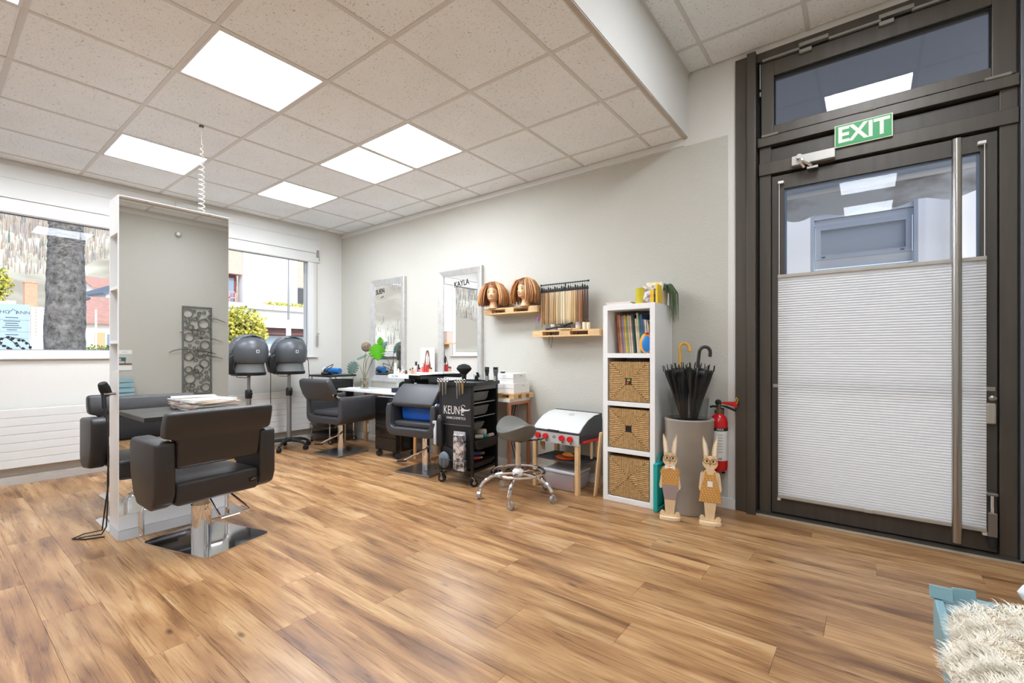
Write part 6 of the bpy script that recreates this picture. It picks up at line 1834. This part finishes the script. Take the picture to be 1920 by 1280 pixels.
MB().sphere((0.01, 0, 0.142), (0.014, 0.012, 0.010), 12, 8).build('red_tip', m_red, by)

# on top of the shelf
zt_ = KH + 0.0005
for k, (c1, h, lab) in enumerate((((222, 214, 204), 0.006, 'white magazine at the bottom of the shelf-top pile'), ((214, 128, 92), 0.007, 'orange magazine in the shelf-top pile'), ((206, 176, 160), 0.006, 'rose magazine in the shelf-top pile'), ((226, 222, 206), 0.005, 'cream magazine on top of the shelf-top pile'))):
    t = thing('magazine', lab, 'magazine', (KX0 + 0.105 - 0.004 * k, KY0 + 0.19, zt_), 0.06 * (k % 2), 'magazines on the white shelf')
    MB().box(-0.10, 0.10, -0.14, 0.14, 0, h - 0.001).build('pages', m_paper, t, smooth=False)
    MB().box(-0.101, 0.101, -0.141, 0.141, h - 0.001, h).build('cover', M('tcov_%d' % k, c1, 0.4), t, smooth=False)
    zt_ += h + 0.0003
zt_ = KH + 0.0005
cn = thing('candle', 'thick yellow-green pillar candle on the white shelf', 'candle', (-1.345, KY0 + 0.10, zt_))
MB().lathe([(0.036, 0), (0.038, 0.004), (0.038, 0.118), (0.034, 0.122), (0.01, 0.118)], 24).build('wax', M('candle_yellow', (206, 190, 44), 0.5, var=0.12, vscale=10), cn)
MB().cyl((0, 0, 0.116), (0.001, 0, 0.13), 0.0015, n=6).build('wick', m_ink, cn)
def brochure(label, x, y, w, h, th, rz, c1, c2, tilt=0.12, edge=None):
    t = thing('brochure', label, 'book', (x, y, zt_), rz, 'upright brochures on the white shelf')
    MB().box(-w / 2, w / 2, -th / 2, th / 2, 0, h).build('pages', edge or m_paper, t, smooth=False, rot=(-tilt, 0, 0))
    MB().box(-w / 2 - 0.001, w / 2 + 0.001, -th / 2 - 0.002, -th / 2, 0, h + 0.001).build('cover', two_tone('broch_%d' % c1[0], c1, c2, 26, 0.42, 0.6, 0.4), t, smooth=False, rot=(-tilt, 0, 0))
    return t
brochure('white illustrated brochure standing beside the candle', -1.275, KY0 + 0.085, 0.085, 0.135, 0.006, 0.2, (150, 120, 110), (242, 240, 238))
brochure('tall pale yellow folder at the back of the white shelf', -1.262, KY0 + 0.15, 0.11, 0.165, 0.006, 0.2, (238, 222, 150), (244, 238, 214), 0.1)
brochure('small yellow booklet in front of the white brochure', -1.243, KY0 + 0.062, 0.022, 0.10, 0.008, 0.2, (236, 184, 40), (246, 204, 60), 0.02)
brochure('dark patterned booklet beside the yellow booklet', -1.222, KY0 + 0.07, 0.018, 0.105, 0.008, 0.2, (50, 48, 60), (150, 130, 110), 0.02)
brochure('yellow spined book at the shelf edge', -1.207, KY0 + 0.10, 0.012, 0.135, 0.09, 0.0, (232, 190, 30), (244, 206, 50), 0.0, M('yellow_edge', (232, 196, 50), 0.5))
pp = thing('potted_plant', 'beige pot with trailing grass-like plant on the shelf top', 'plant', (-1.245, KY0 + 0.27, zt_))
MB().lathe([(0.034, 0), (0.036, 0.004), (0.044, 0.105), (0.047, 0.11), (0.043, 0.11), (0.04, 0.09), (0.005, 0.088)], 20).build('pot', M('pot_beige', (206, 186, 150), 0.6), pp)
random.seed(14)
gl = MB()
for k in range(130):
    gl.cur = random.choice((0, 1))
    if k % 2:      # long blades arching clear of the shelf edge, then hanging
        a = random.uniform(-0.6, 0.6)
        rch, dr = random.uniform(0.068, 0.11) / math.cos(a), random.uniform(0.02, 0.20)
        c_, s_ = math.cos(a), math.sin(a)
        pts = [(0.02 * c_, 0.02 * s_, 0.112), (rch * 0.7 * c_, rch * 0.7 * s_, 0.14 + random.uniform(0, 0.02)), (rch * c_, rch * s_, 0.09), (rch * 1.04 * c_, rch * 1.04 * s_, 0.06 - dr)]
    else:
        a, L = random.uniform(-0.9, 0.9), random.uniform(0.05, 0.085)
        c_, s_ = math.cos(a), math.sin(a)
        pts = [(0.02 * c_, 0.02 * s_, 0.112), (L * 0.5 * c_, L * 0.5 * s_, 0.13 + random.uniform(0, 0.035)), (L * 0.9 * c_, L * 0.9 * s_, 0.12), (L * c_, L * s_, 0.09)]
    gl.tube(pts, None, 4, radii=[0.0018, 0.0022, 0.002, 0.0006])
gl.build('trailing_leaves', [M('trail_green', (92, 112, 66), 0.6), M('trail_green2', (62, 82, 50), 0.6)], pp)

# ---- concrete umbrella stand
px_, py_ = -1.005, 3.345
ub = thing('umbrella_stand', 'tall round grey concrete planter used as umbrella stand', 'planter', (px_, py_, 0))
MB().lathe([(0.135, 0), (0.14, 0.006), (0.165, 0.635), (0.168, 0.648), (0.164, 0.655), (0.145, 0.655), (0.140, 0.645), (0.125, 0.60), (0.01, 0.60)], 40).build('concrete_body', M('warm_concrete', (152, 142, 130), 0.75, var=0.10, vscale=4, bump=0.15, bscale=60), ub)
MB().lathe([(0.112, 0.601), (0.134, 0.80), (0.131, 0.80), (0.109, 0.605)], 32, caps=False).build('acrylic_liner', m_clear, ub)
MB().lathe([(0.138, 0.603), (0.138, 0.635), (0.11, 0.637), (0.01, 0.637)], 32).build('black_inset', m_blackm, ub)
for k, (dx, dz) in enumerate(((-0.012, 0.0), (0.0, -0.018), (0.010, 0.004))):
    MB().obox((-0.035 + dx * 0.8, -0.1435, 0.185 + dz), (0.012, 0.004, 0.012), (0, 0.5 * k, 0)).build('paint_chip', m_paper, ub, smooth=False)
m_umb = M('umbrella_cloth', (34, 34, 36), 0.45, bump=0.2, bscale=30)
def umbrella(label, dx, dy, tilt, hook, hc, seed):
    t = thing('umbrella', label, 'umbrella', (px_ + dx, py_ + dy, 0.643), 0.0, 'folded umbrellas in the concrete stand')
    random.seed(seed)
    n = 32
    rings = []
    for u in range(9):
        v = u / 8
        z = 0.0 + 0.335 * v
        r = 0.014 + 0.034 * v ** 1.15
        ring = []
        for j in range(n):
            a = 2 * PI * j / n
            f = 1 + (0.10 + 0.36 * v) * math.cos(8 * (a + seed) + 0.8 * v) * (1 if v > 0.05 else 0)
            zz = z + (0.035 * math.cos(8 * (a + seed)) if u == 8 else 0)
            ring.append((r * f * math.cos(a), r * f * math.sin(a), zz))
        rings.append(ring)
    rings.append([(0.25 * x, 0.25 * y, z - 0.015) for x, y, z in rings[-1]])
    MB().loft(rings).build('canopy', m_umb, t, rot=tilt)
    for j in range(8):
        tips = MB()
        a = 2 * PI * j / 8 - seed
        r = 0.048 * 1.44
        tips.cyl((r * math.cos(a), r * math.sin(a), 0.355), (r * 1.0 * math.cos(a), r * 1.0 * math.sin(a), 0.40), 0.0035, 0.0025, n=6)
        tips.build('rib_tip', m_blackm, t, rot=tilt)
    if hook:
        sh_ = [(0, 0, 0.0), (0, 0, 0.40)]
        MB().tube(sh_, 0.005, 8).build('shaft', m_steel, t, rot=tilt)
        hk = [(0, 0, 0.38), (0, 0, hook - 0.05)] + [(0.035 - 0.035 * math.cos(a), 0, hook - 0.045 + 0.04 * math.sin(a)) for a in [PI * q / 8 for q in range(0, 9)]] + [(0.07, 0, hook - 0.07)]
        hm_ = Euler((0, 0, 0.35)).to_matrix()
        MB().tube([hm_ @ Vector(q) for q in hk], 0.0115, 12).build('handle', hc, t, rot=tilt)
    return t
umbrella('black umbrella with curved yellow wooden handle', -0.032, 0.032, (-0.135, -0.135, 0), 0.555, M('handle_yellow', (224, 172, 74), 0.4), 1)
umbrella('black umbrella with curved black handle', 0.032, -0.032, (0.135, 0.135, 0), 0.53, M('handle_black', (48, 48, 50), 0.4), 2)
umbrella('black handleless umbrella leaning left in the stand', -0.032, -0.032, (0.135, -0.135, 0), 0, None, 3)
umbrella('black handleless umbrella at the back of the stand', 0.032, 0.032, (-0.135, 0.135, 0), 0, None, 4)

# ---- fire extinguisher on the wall
fe = thing('fire_extinguisher', 'red fire extinguisher on the wall behind the planter', 'extinguisher', (-0.845, 3.508, 0.275))
MB().lathe([(0.04, 0), (0.054, 0.01), (0.058, 0.03), (0.058, 0.345), (0.052, 0.375), (0.034, 0.40), (0.022, 0.41)], 28).build('cylinder', m_red, fe)
MB().lathe([(0.0585, 0.08), (0.0588, 0.082), (0.0588, 0.288), (0.0585, 0.29)], 28, caps=False).build('label_sheet', M('label_white', (226, 226, 222), 0.5), fe)
MB().lathe([(0.0589, 0.288), (0.0591, 0.289), (0.0591, 0.310), (0.0589, 0.311)], 28, caps=False).build('label_band', m_ink, fe)
text('lettering', 'MAX', 0.022, m_paper, fe, (0.022, -0.0575, 0.30), (PI / 2, 0, 0.4))
text('lettering', 'AX', 0.018, m_ink, fe, (0.022, -0.0575, 0.095), (PI / 2, 0, 0.4))
for k in range(7):
    MB().obox((0.022, -0.0553, 0.262 - k * 0.02), (0.03, 0.001, 0.004), (0, 0, 0.4)).build('label_line', M('print_grey2', (150, 150, 150), 0.6), fe, smooth=False)
MB().lathe([(0.026, 0.405), (0.03, 0.41), (0.03, 0.43), (0.022, 0.436)], 18).build('collar', M('brass_collar', (120, 100, 74), 0.4, 0.6), fe)
MB().cyl((0, 0, 0.43), (0, 0, 0.475), 0.014, n=14).build('valve', M('brass_collar', (120, 100, 74), 0.4, 0.6), fe)
MB().sphere((-0.005, 0, 0.485), (0.022, 0.018, 0.022), 14, 10).build('valve_head', m_blackm, fe)
MB().prism([(0.0, 0.475), (0.03, 0.492), (0.11, 0.498), (0.122, 0.48), (0.118, 0.458), (0.03, 0.478)], -0.011, 0.011, 'xz').build('lever', m_red, fe, bevel=0.003)
MB().prism([(0.01, 0.468), (0.05, 0.466), (0.118, 0.44), (0.108, 0.428), (0.03, 0.458)], -0.010, 0.010, 'xz').build('carry_handle', m_blackm, fe, bevel=0.003)
MB().tube([(-0.012, 0, 0.455), (-0.04, 0.0, 0.456), (-0.06, 0.0, 0.45)], 0.008, 8).build('hose', m_rubber, fe)
MB().tube([(0.118, -0.012, 0.485), (0.128, -0.013, 0.515), (0.118, -0.013, 0.53), (0.11, -0.012, 0.50)], 0.003, 6).build('safety_tag', M('tag_yellow', (236, 196, 40), 0.5), fe)
MB().box(-0.02, 0.02, 0.055, 0.0645, 0.25, 0.44).build('wall_bracket', m_blackm, fe, smooth=False)
MB().cyl((0.025, 0.02, -0.02), (0.025, 0.02, 0.01), 0.012, n=10).build('hose_clip', m_rubber, fe)

# ---- wooden rabbits
def rabbit(label, loc, rz, boy):
    t = thing('rabbit_figure', label, 'figurine', loc, rz, 'wooden rabbit figures by the planter')
    wd1 = M('rabbit_wood', (224, 194, 152), 0.6, var=0.08, vscale=8, stretch=(10, 10, 2))
    th = 0.009
    def pz(name, poly, y0, y1, mat, bv=0.0015):
        return MB().prism(poly, y0, y1, 'xz').build(name, mat, t, smooth=False, bevel=bv, seg=2)
    MB().prism([(0.068 * math.cos(2 * PI * k / 28), 0.032 * math.sin(2 * PI * k / 28)) for k in range(28)], 0, 0.022, 'xy').build('base', M('rabbit_base', (236, 212, 176), 0.6), t, smooth=False, bevel=0.002)
    pz('feet', [(-0.06, 0.022), (-0.065, 0.042), (-0.055, 0.056), (-0.038, 0.052), (-0.026, 0.036), (0.026, 0.036), (0.038, 0.052), (0.055, 0.056), (0.065, 0.042), (0.06, 0.022)], -th, th, wd1)
    pz('legs', [(-0.028, 0.034), (-0.038, 0.15), (0.038, 0.15), (0.024, 0.034)], -th * 0.9, th * 0.9, wd1)
    cloth = two_tone('rabbit_mustard', (196, 140, 66), (204, 148, 72), 10, 0.4, 0.6, 0.8)
    if boy:
        pz('trousers', [(-0.052, 0.235), (0.052, 0.235), (0.036, 0.135), (-0.036, 0.135)], -th - 0.002, th + 0.002, M('trousers_mauve', (160, 140, 136), 0.8))
        body = [(-0.052, 0.23), (0.052, 0.23), (0.05, 0.29), (0.064, 0.315), (0.05, 0.345), (0.022, 0.36), (-0.022, 0.36), (-0.05, 0.345), (-0.064, 0.315), (-0.05, 0.29)]
        ab = (0.315, 0.205)
    else:
        body = [(-0.068, 0.145), (0.068, 0.145), (0.058, 0.22), (0.036, 0.30), (0.030, 0.345), (0.022, 0.345), (0.020, 0.325), (-0.020, 0.325), (-0.022, 0.345), (-0.030, 0.345), (-0.036, 0.30), (-0.058, 0.22)]
        pz('torso', [(-0.05, 0.20), (0.05, 0.20), (0.046, 0.33), (0.02, 0.362), (-0.02, 0.362), (-0.046, 0.33)], -th * 0.9, th * 0.9, wd1)
        ab = (0.345, 0.215)
    pz('garment', body, -th - 0.002, th + 0.002, cloth)
    for sx in (-1, 1):
        pz('arm', [(sx * 0.044, ab[0]), (sx * 0.058, ab[0] - 0.015), (sx * 0.069, ab[1] + 0.02), (sx * 0.064, ab[1]), (sx * 0.052, ab[1] + 0.002), (sx * 0.048, ab[0] - 0.06)], -th * 0.8, th * 0.8, wd1)
    random.seed(9 if boy else 10)
    z0, z1 = (0.24, 0.345) if boy else (0.155, 0.325)
    dots = MB()
    k = 0
    z = z0
    while z < z1:
        wmax = 0.042 if boy else max(0.016, 0.06 - (z - 0.155) * 0.24)
        x = -wmax + (0.009 if k % 2 else 0.0)
        while x < wmax:
            dots.cyl((x, -th - 0.0028, z), (x, -th - 0.002, z), 0.0026, n=8)
            x += 0.0185
        z += 0.0155
        k += 1
    do = dots.build('polka_dots', M('dot_cream', (240, 222, 180), 0.7), t)
    do['kind'] = 'stuff'
    hx_ = [(0.046 * math.cos(a), 0.40 + 0.045 * math.sin(a)) for a in [2 * PI * q / 24 for q in range(24)]]
    pz('head', hx_, -th, th, wd1)
    for sx in (-1, 1):
        ear = [(sx * 0.012, 0.43), (sx * 0.010, 0.47), (sx * 0.018, 0.52), (sx * 0.034, 0.555), (sx * 0.042, 0.575), (sx * 0.046, 0.55), (sx * 0.044, 0.50), (sx * 0.038, 0.43)]
        pz('ear', ear, -th, th, wd1)
        pz('inner_ear', [(sx * 0.018, 0.45), (sx * 0.024, 0.52), (sx * 0.039, 0.552), (sx * 0.039, 0.51), (sx * 0.033, 0.45)], -th - 0.0012, -th, M('ear_white', (240, 230, 214), 0.7), 0)
        gm = M('glasses_%s' % ('taupe' if boy else 'ochre'), (150, 128, 104) if boy else (172, 130, 66), 0.6)
        MB().tube([(sx * 0.021 + 0.019 * math.cos(q * PI / 7), -th - 0.001, 0.412 + 0.016 * math.sin(q * PI / 7)) for q in range(14)], 0.0028, 5, closed=True).build('glasses_rim', gm, t)
        MB().sphere((sx * 0.019, -th - 0.0005, 0.412), (0.0055, 0.0015, 0.008), 10, 6).build('eye', m_ink, t)
    MB().tube([(-0.003, -th - 0.001, 0.414), (0.003, -th - 0.001, 0.414)], 0.002, 5).build('glasses_bridge', gm, t)
    pz('nose', [(-0.007, 0.397), (0.007, 0.397), (0.0, 0.388)], -th - 0.0015, -th, m_ink, 0)
    MB().tube([(0, -th - 0.0003, 0.388), (0, -th - 0.0003, 0.376)], 0.0008, 4).build('mouth', m_ink, t)
    if boy:
        pz('bow_tie', [(0, 0.352), (-0.032, 0.366), (-0.034, 0.336), (0, 0.346), (0.034, 0.336), (0.032, 0.366)], -th - 0.006, -th - 0.001, m_paper)
    else:
        pz('apron_patch', [(-0.016, 0.248), (0.016, 0.248), (0.016, 0.283), (-0.016, 0.283)], -th - 0.004, -th - 0.002, m_paper, 0)
    return t
rabbit('wooden rabbit figure with white bow tie and mauve trousers', (-1.05, 3.085, 0), 0.22, True)
rabbit('wooden rabbit figure in a dotted pinafore with white patch', (-0.812, 3.15, 0), 0.18, False)
# turquoise case between shelf and planter
cs = thing('toy_case', 'turquoise plastic carry case beside the white shelf', 'case', (-1.178, 3.24, 0.002), 0.0)
MB().box(-0.012, 0.010, -0.085, 0.16, 0.03, 0.33).build('case_shell', m_teal, cs, bevel=0.012)
MB().ring_prism([(-0.085, 0.0), (0.165, 0.0), (0.165, 0.335), (-0.085, 0.335)], [(-0.065, 0.02), (0.145, 0.02), (0.145, 0.315), (-0.065, 0.315)], -0.016, 0.016, 'yz').build('case_rim', m_teal, cs, smooth=False, bevel=0.006)
MB().tube([(0, -0.02, 0.335), (0, -0.01, 0.375), (0, 0.05, 0.385), (0, 0.10, 0.375), (0, 0.11, 0.335)], 0.011, 8).build('case_handle', M('teal_dark', (20, 128, 126), 0.4), cs)
MB().box(-0.018, -0.016, -0.06, 0.1, 0.12, 0.22).build('case_sticker', M('lime_sticker', (170, 200, 60), 0.5), cs, smooth=False)

# ---- spiral cord from the ceiling
sc = thing('spiral_cord', 'white spiral cord hanging from the ceiling grid', 'cord', (-3.775, 1.243, HC))
MB().tube([(0, 0, 0.0), (0, 0, -0.06), (0.004, 0, -0.14)], 0.003, 7).build('straight_lead', m_plastic_w, sc)
cpts = []
for k in range(16 * 16 + 1):
    a = 2 * PI * k / 16
    u = k / 256
    r = 0.006 + 0.011 * min(1, u * 3)
    cpts.append((0.004 + r * math.cos(a), r * math.sin(a), -0.14 - 0.565 * u ** 0.94))
MB().tube(cpts, 0.0036, 6).build('coil', m_plastic_w, sc)
MB().box(-0.012, 0.012, -0.012, 0.012, -0.012, 0.0).build('ceiling_grommet', M('grommet_brown', (110, 96, 82), 0.6), sc, smooth=False)

# ---- slatted blue bench with sheepskin (front right corner)
bn = thing('slatted_bench', 'pale blue slatted wooden lounge bench at the right', 'bench', (0.6, 1.2, 0))
for k in range(8):
    y0 = -0.72 + k * 0.18
    MB().box(-0.43, 0.42, y0, y0 + 0.145, 0.375, 0.397).build('seat_slat', m_ltblue, bn, smooth=False, bevel=0.003)
MB().box(-0.45, -0.43, -0.74, 0.62, 0.29, 0.405).build('front_rail', m_ltblue, bn, smooth=False, bevel=0.003)
MB().box(0.40, 0.42, -0.74, 0.62, 0.29, 0.375).build('back_rail', m_ltblue, bn, smooth=False, bevel=0.003)
for y0 in (-0.74, 0.60):
    MB().box(-0.43, 0.40, y0, y0 + 0.02, 0.29, 0.374).build('end_rail', m_ltblue, bn, smooth=False, bevel=0.003)
    for x in (-0.41, 0.36):
        MB().box(x, x + 0.06, y0 - 0.0, y0 + 0.06, 0, 0.29).build('leg', m_ltblue, bn, smooth=False, bevel=0.003)
for k in range(5):
    MB().obox((0.425 + k * 0.012, -0.04, 0.44 + k * 0.072), (0.02, 1.5, 0.058), (0, 0.16, 0)).build('back_slat', m_ltblue, bn, smooth=False, bevel=0.003)
for y0 in (-0.5, 0.45):
    MB().obox((0.455, y0, 0.56), (0.02, 0.06, 0.42), (0, 0.16, 0)).build('back_post', m_ltblue, bn, smooth=False)
for k, (x, h) in enumerate(((-0.435, 0.035), (-0.385, 0.035), (-0.31, 0.02))):
    MB().obox((x, 0.60 + 0.02 * (k == 1), 0.405 + h / 2), (0.05, 0.012, h), (-0.3, 0.0, 0.25 * k)).build('end_board', m_ltblue, bn, smooth=False, bevel=0.002)
sk = thing('sheepskin', 'shaggy cream sheepskin lying over the blue bench', 'sheepskin', (0.49, 1.245, 0.4065))
random.seed(31)
def skin_r(a):
    sq = (abs(math.cos(a)) ** 3.2 + abs(math.sin(a)) ** 3.2) ** (-1 / 3.2)
    return sq * (1 + 0.05 * math.sin(3 * a + 1) + 0.035 * math.sin(7 * a) + 0.03 * math.sin(11 * a))
outl = [(0.345 * skin_r(2 * PI * k / 64) * math.cos(2 * PI * k / 64), 0.475 * skin_r(2 * PI * k / 64) * math.sin(2 * PI * k / 64)) for k in range(64)]
MB().loft([[(x * 0.97, y * 0.97, 0.0) for x, y in outl], [(x * 1.0, y * 1.0, 0.025) for x, y in outl], [(x * 0.9, y * 0.9, 0.055) for x, y in outl], [(x * 0.4, y * 0.4, 0.065) for x, y in outl], [(x * 0.02, y * 0.02, 0.066) for x, y in outl]]).build('hide', M('hide_cream', (214, 200, 176), 0.95), sk)
wool = MB()
for k in range(46000):
    a = random.uniform(0, 2 * PI)
    q = random.random() ** 0.42
    r = q * skin_r(a)
    x, y = 0.35 * r * math.cos(a), 0.48 * r * math.sin(a)
    e = q ** 9
    z = 0.064 - 0.05 * e * random.random()
    clump = math.sin(x * 41 + 2 * math.sin(y * 33)) * math.sin(y * 37 + 2 * math.sin(x * 29))
    wool.cur = 1 if clump + random.uniform(-0.7, 0.7) < -0.55 else 0
    w = random.uniform(0.0010, 0.0019)
    ta = clump * 3.0 + random.uniform(-0.9, 0.9)
    p = Vector((x, y, z - 0.004))
    up = 0.9 - 0.6 * e
    vs = []
    L = random.uniform(0.0045, 0.0085)
    for i in range(4):
        sd = Vector((-math.sin(ta), math.cos(ta), 0)) * w * (1 - 0.22 * i)
        vs += [p - sd, p + sd]
        ta += random.uniform(0.3, 1.0)
        p = p + Vector((math.cos(ta) * L + math.cos(a) * e * 0.002, math.sin(ta) * L + math.sin(a) * e * 0.002, L * up * (1 - 0.45 * i) + clump * 0.003))
    wool.add(vs, [(0, 1, 3, 2), (2, 3, 5, 4), (4, 5, 7, 6)])
wo_ = wool.build('wool', [M('wool_cream', (244, 236, 220), 0.95), M('wool_tan', (226, 206, 170), 0.95)], sk, smooth=False)
wo_['kind'] = 'stuff'
cu = thing('cushion', 'white cushion with black pattern at the far right edge', 'cushion', (0.53, 1.835, 0.462), 0.0)
MB().sphere((0, 0, 0.0), (0.21, 0.065, 0.063), 20, 10).build('cushion_body', two_tone('cushion_print', (60, 60, 62), (226, 228, 230), 30, 0.36, 0.40, 0.9), cu)

# ---- things on the right wall, seen in the tower mirror
wa = thing('wall_art', 'tall grey metal wall panel of circles and waves in the mirror', 'wall art', (RX - 0.02, 2.725, 0.465))
m_art = M('art_grey', (112, 112, 106), 0.5, 0.3)
aw_, ah_ = 0.205, 1.39
MB().ring_prism([(-aw_, 0), (aw_, 0), (aw_, ah_), (-aw_, ah_)], [(-aw_ + .022, .022), (aw_ - .022, .022), (aw_ - .022, ah_ - .022), (-aw_ + .022, ah_ - .022)], -0.008, 0.008, 'yz').build('panel_frame', m_art, wa, smooth=False)
random.seed(77)
circ = [(-0.10, 0.25, 0.085), (0.10, 0.48, 0.075), (0.12, 0.10, 0.07), (-0.11, 0.60, 0.075), (0.11, 0.78, 0.075), (-0.11, 0.90, 0.075), (0.09, 1.12, 0.085), (-0.13, 1.28, 0.08), (0.02, 0.40, 0.07), (-0.02, 0.36, 0.045)]
tries = 0
while len(circ) < 62 and tries < 6000:
    tries += 1
    r = random.choice((0.055, 0.045, 0.036, 0.028, 0.022))
    y, z = random.uniform(-aw_ + r * 0.6, aw_ - r * 0.6), random.uniform(r * 0.7, ah_ - r * 0.7)
    if all(math.hypot(y - c[0], z - c[1]) > (r + c[2]) * 0.93 for c in circ):
        circ.append((y, z, r))
cr = MB()
for y, z, r in circ:
    n = 22
    o_ = [(min(max(y + r * math.cos(2 * PI * j / n), -aw_), aw_), min(max(z + r * math.sin(2 * PI * j / n), 0), ah_)) for j in range(n)]
    ri = r - min(0.018, r * 0.45)
    i_ = [(min(max(y + ri * math.cos(2 * PI * j / n), -aw_ + .001), aw_ - .001), min(max(z + ri * math.sin(2 * PI * j / n), .001), ah_ - .001)) for j in range(n)]
    cr.ring_prism(o_, i_, -0.006, 0.006, 'yz')
ro = cr.build('circle_lattice', m_art, wa, smooth=False)
for k, (y0, y1, z) in enumerate(((0.02, 0.40, 1.16), (-0.24, 0.20, 0.97), (-0.09, 0.36, 0.84), (-0.38, 0.10, 0.66), (-0.18, 0.26, 0.64), (-0.10, 0.36, 0.56))):
    MB().tube([(-0.014, y0 + (y1 - y0) * q / 8, z + 0.06 * math.sin(PI * (q / 8) ** 0.8)) for q in range(9)], 0.007, 7).build('wave_rod', m_steel, wa)
ca = thing('wall_calendar', 'wall calendar with a green sofa photo in the mirror', 'calendar', (RX - 0.004, 1.79, 0.87))
MB().box(-0.003, 0.0, -0.115, 0.115, 0, 0.29).build('calendar_sheet', m_paper, ca, smooth=False)
MB().box(-0.0045, -0.003, -0.115, 0.115, 0.075, 0.235).build('photo_wall', M('photo_grey', (196, 196, 186), 0.6), ca, smooth=False)
MB().box(-0.0055, -0.0045, -0.115, 0.115, 0.075, 0.10).build('photo_floor', M('photo_brown', (112, 82, 66), 0.6), ca, smooth=False)
MB().box(-0.0065, -0.0055, -0.10, 0.045, 0.13, 0.185).build('photo_sofa', M('photo_green', (60, 104, 104), 0.6), ca, smooth=False)
MB().box(-0.007, -0.006, -0.06, -0.01, 0.135, 0.17).build('photo_cushion', M('photo_pink', (206, 176, 170), 0.6), ca, smooth=False)
for y in (-0.095, 0.035):
    MB().box(-0.0065, -0.0055, y - 0.004, y + 0.004, 0.09, 0.13).build('photo_leg', m_ink, ca, smooth=False)
scribble('script_line', 5, 0.022, M('print_grey', (96, 96, 100), 0.6), ca, (-0.0034, 0.03, 0.262), (PI / 2, 0, -PI / 2), 1)
sl_ = thing('wall_spotlight', 'small round chrome wall fitting high on the wall in the mirror', 'light', (RX - 0.002, 2.467, 2.95))
MB().cyl((0, 0, 0), (-0.02, 0, 0), 0.045, n=20).build('wall_plate', m_chrome, sl_)
MB().sphere((-0.035, 0, 0.005), (0.028, 0.032, 0.032), 16, 10).build('fitting_head', m_plastic_w, sl_)
gr = thing('dried_grass', 'tuft of dried grass by the right wall in the mirror', 'grass', (RX - 0.14, 2.32, 0))
MB().lathe([(0.07, 0), (0.09, 0.30), (0.085, 0.31), (0.06, 0.28), (0.01, 0.28)], 18).build('pot', m_paper, gr)
random.seed(3)
gt = MB()
for k in range(60):
    a, l_ = random.uniform(0, 2 * PI), random.uniform(0.02, 0.11)
    gt.tube([(0.02 * math.cos(a), 0.02 * math.sin(a), 0.27), (l_ * 0.6 * math.cos(a), l_ * 0.6 * math.sin(a), 0.41), (l_ * math.cos(a), l_ * 1.3 * math.sin(a), random.uniform(0.44, 0.54))], None, 4, radii=[0.002, 0.0018, 0.0005])
go = gt.build('grass_blades', M('straw_blade', (176, 156, 118), 0.8), gr)
go['kind'] = 'stuff'
# small shelf between the two windows (seen in the wall mirror)
ws = thing('wall_ledge', 'small wooden ledge between the windows, seen in the wall mirror', 'shelf', (LX + 0.08, 1.60, 1.27))
MB().box(-0.078, 0.08, -0.12, 0.12, 0, 0.025).build('ledge_board', m_pine, ws, smooth=False)
MB().box(-0.078, -0.06, -0.10, 0.10, -0.05, 0.0).build('ledge_cleat', m_pine, ws, smooth=False)
wx = thing('paper_box', 'rose coloured box on the small wooden ledge', 'box', (LX + 0.09, 1.60, 1.2955))
MB().box(-0.055, 0.055, -0.07, 0.07, 0, 0.17).build('box_body', M('box_rose', (216, 190, 176), 0.6), wx, smooth=False)
MB().box(-0.057, 0.057, -0.072, 0.072, 0.165, 0.19).build('box_lid', M('box_rose2', (206, 180, 166), 0.6), wx, smooth=False)
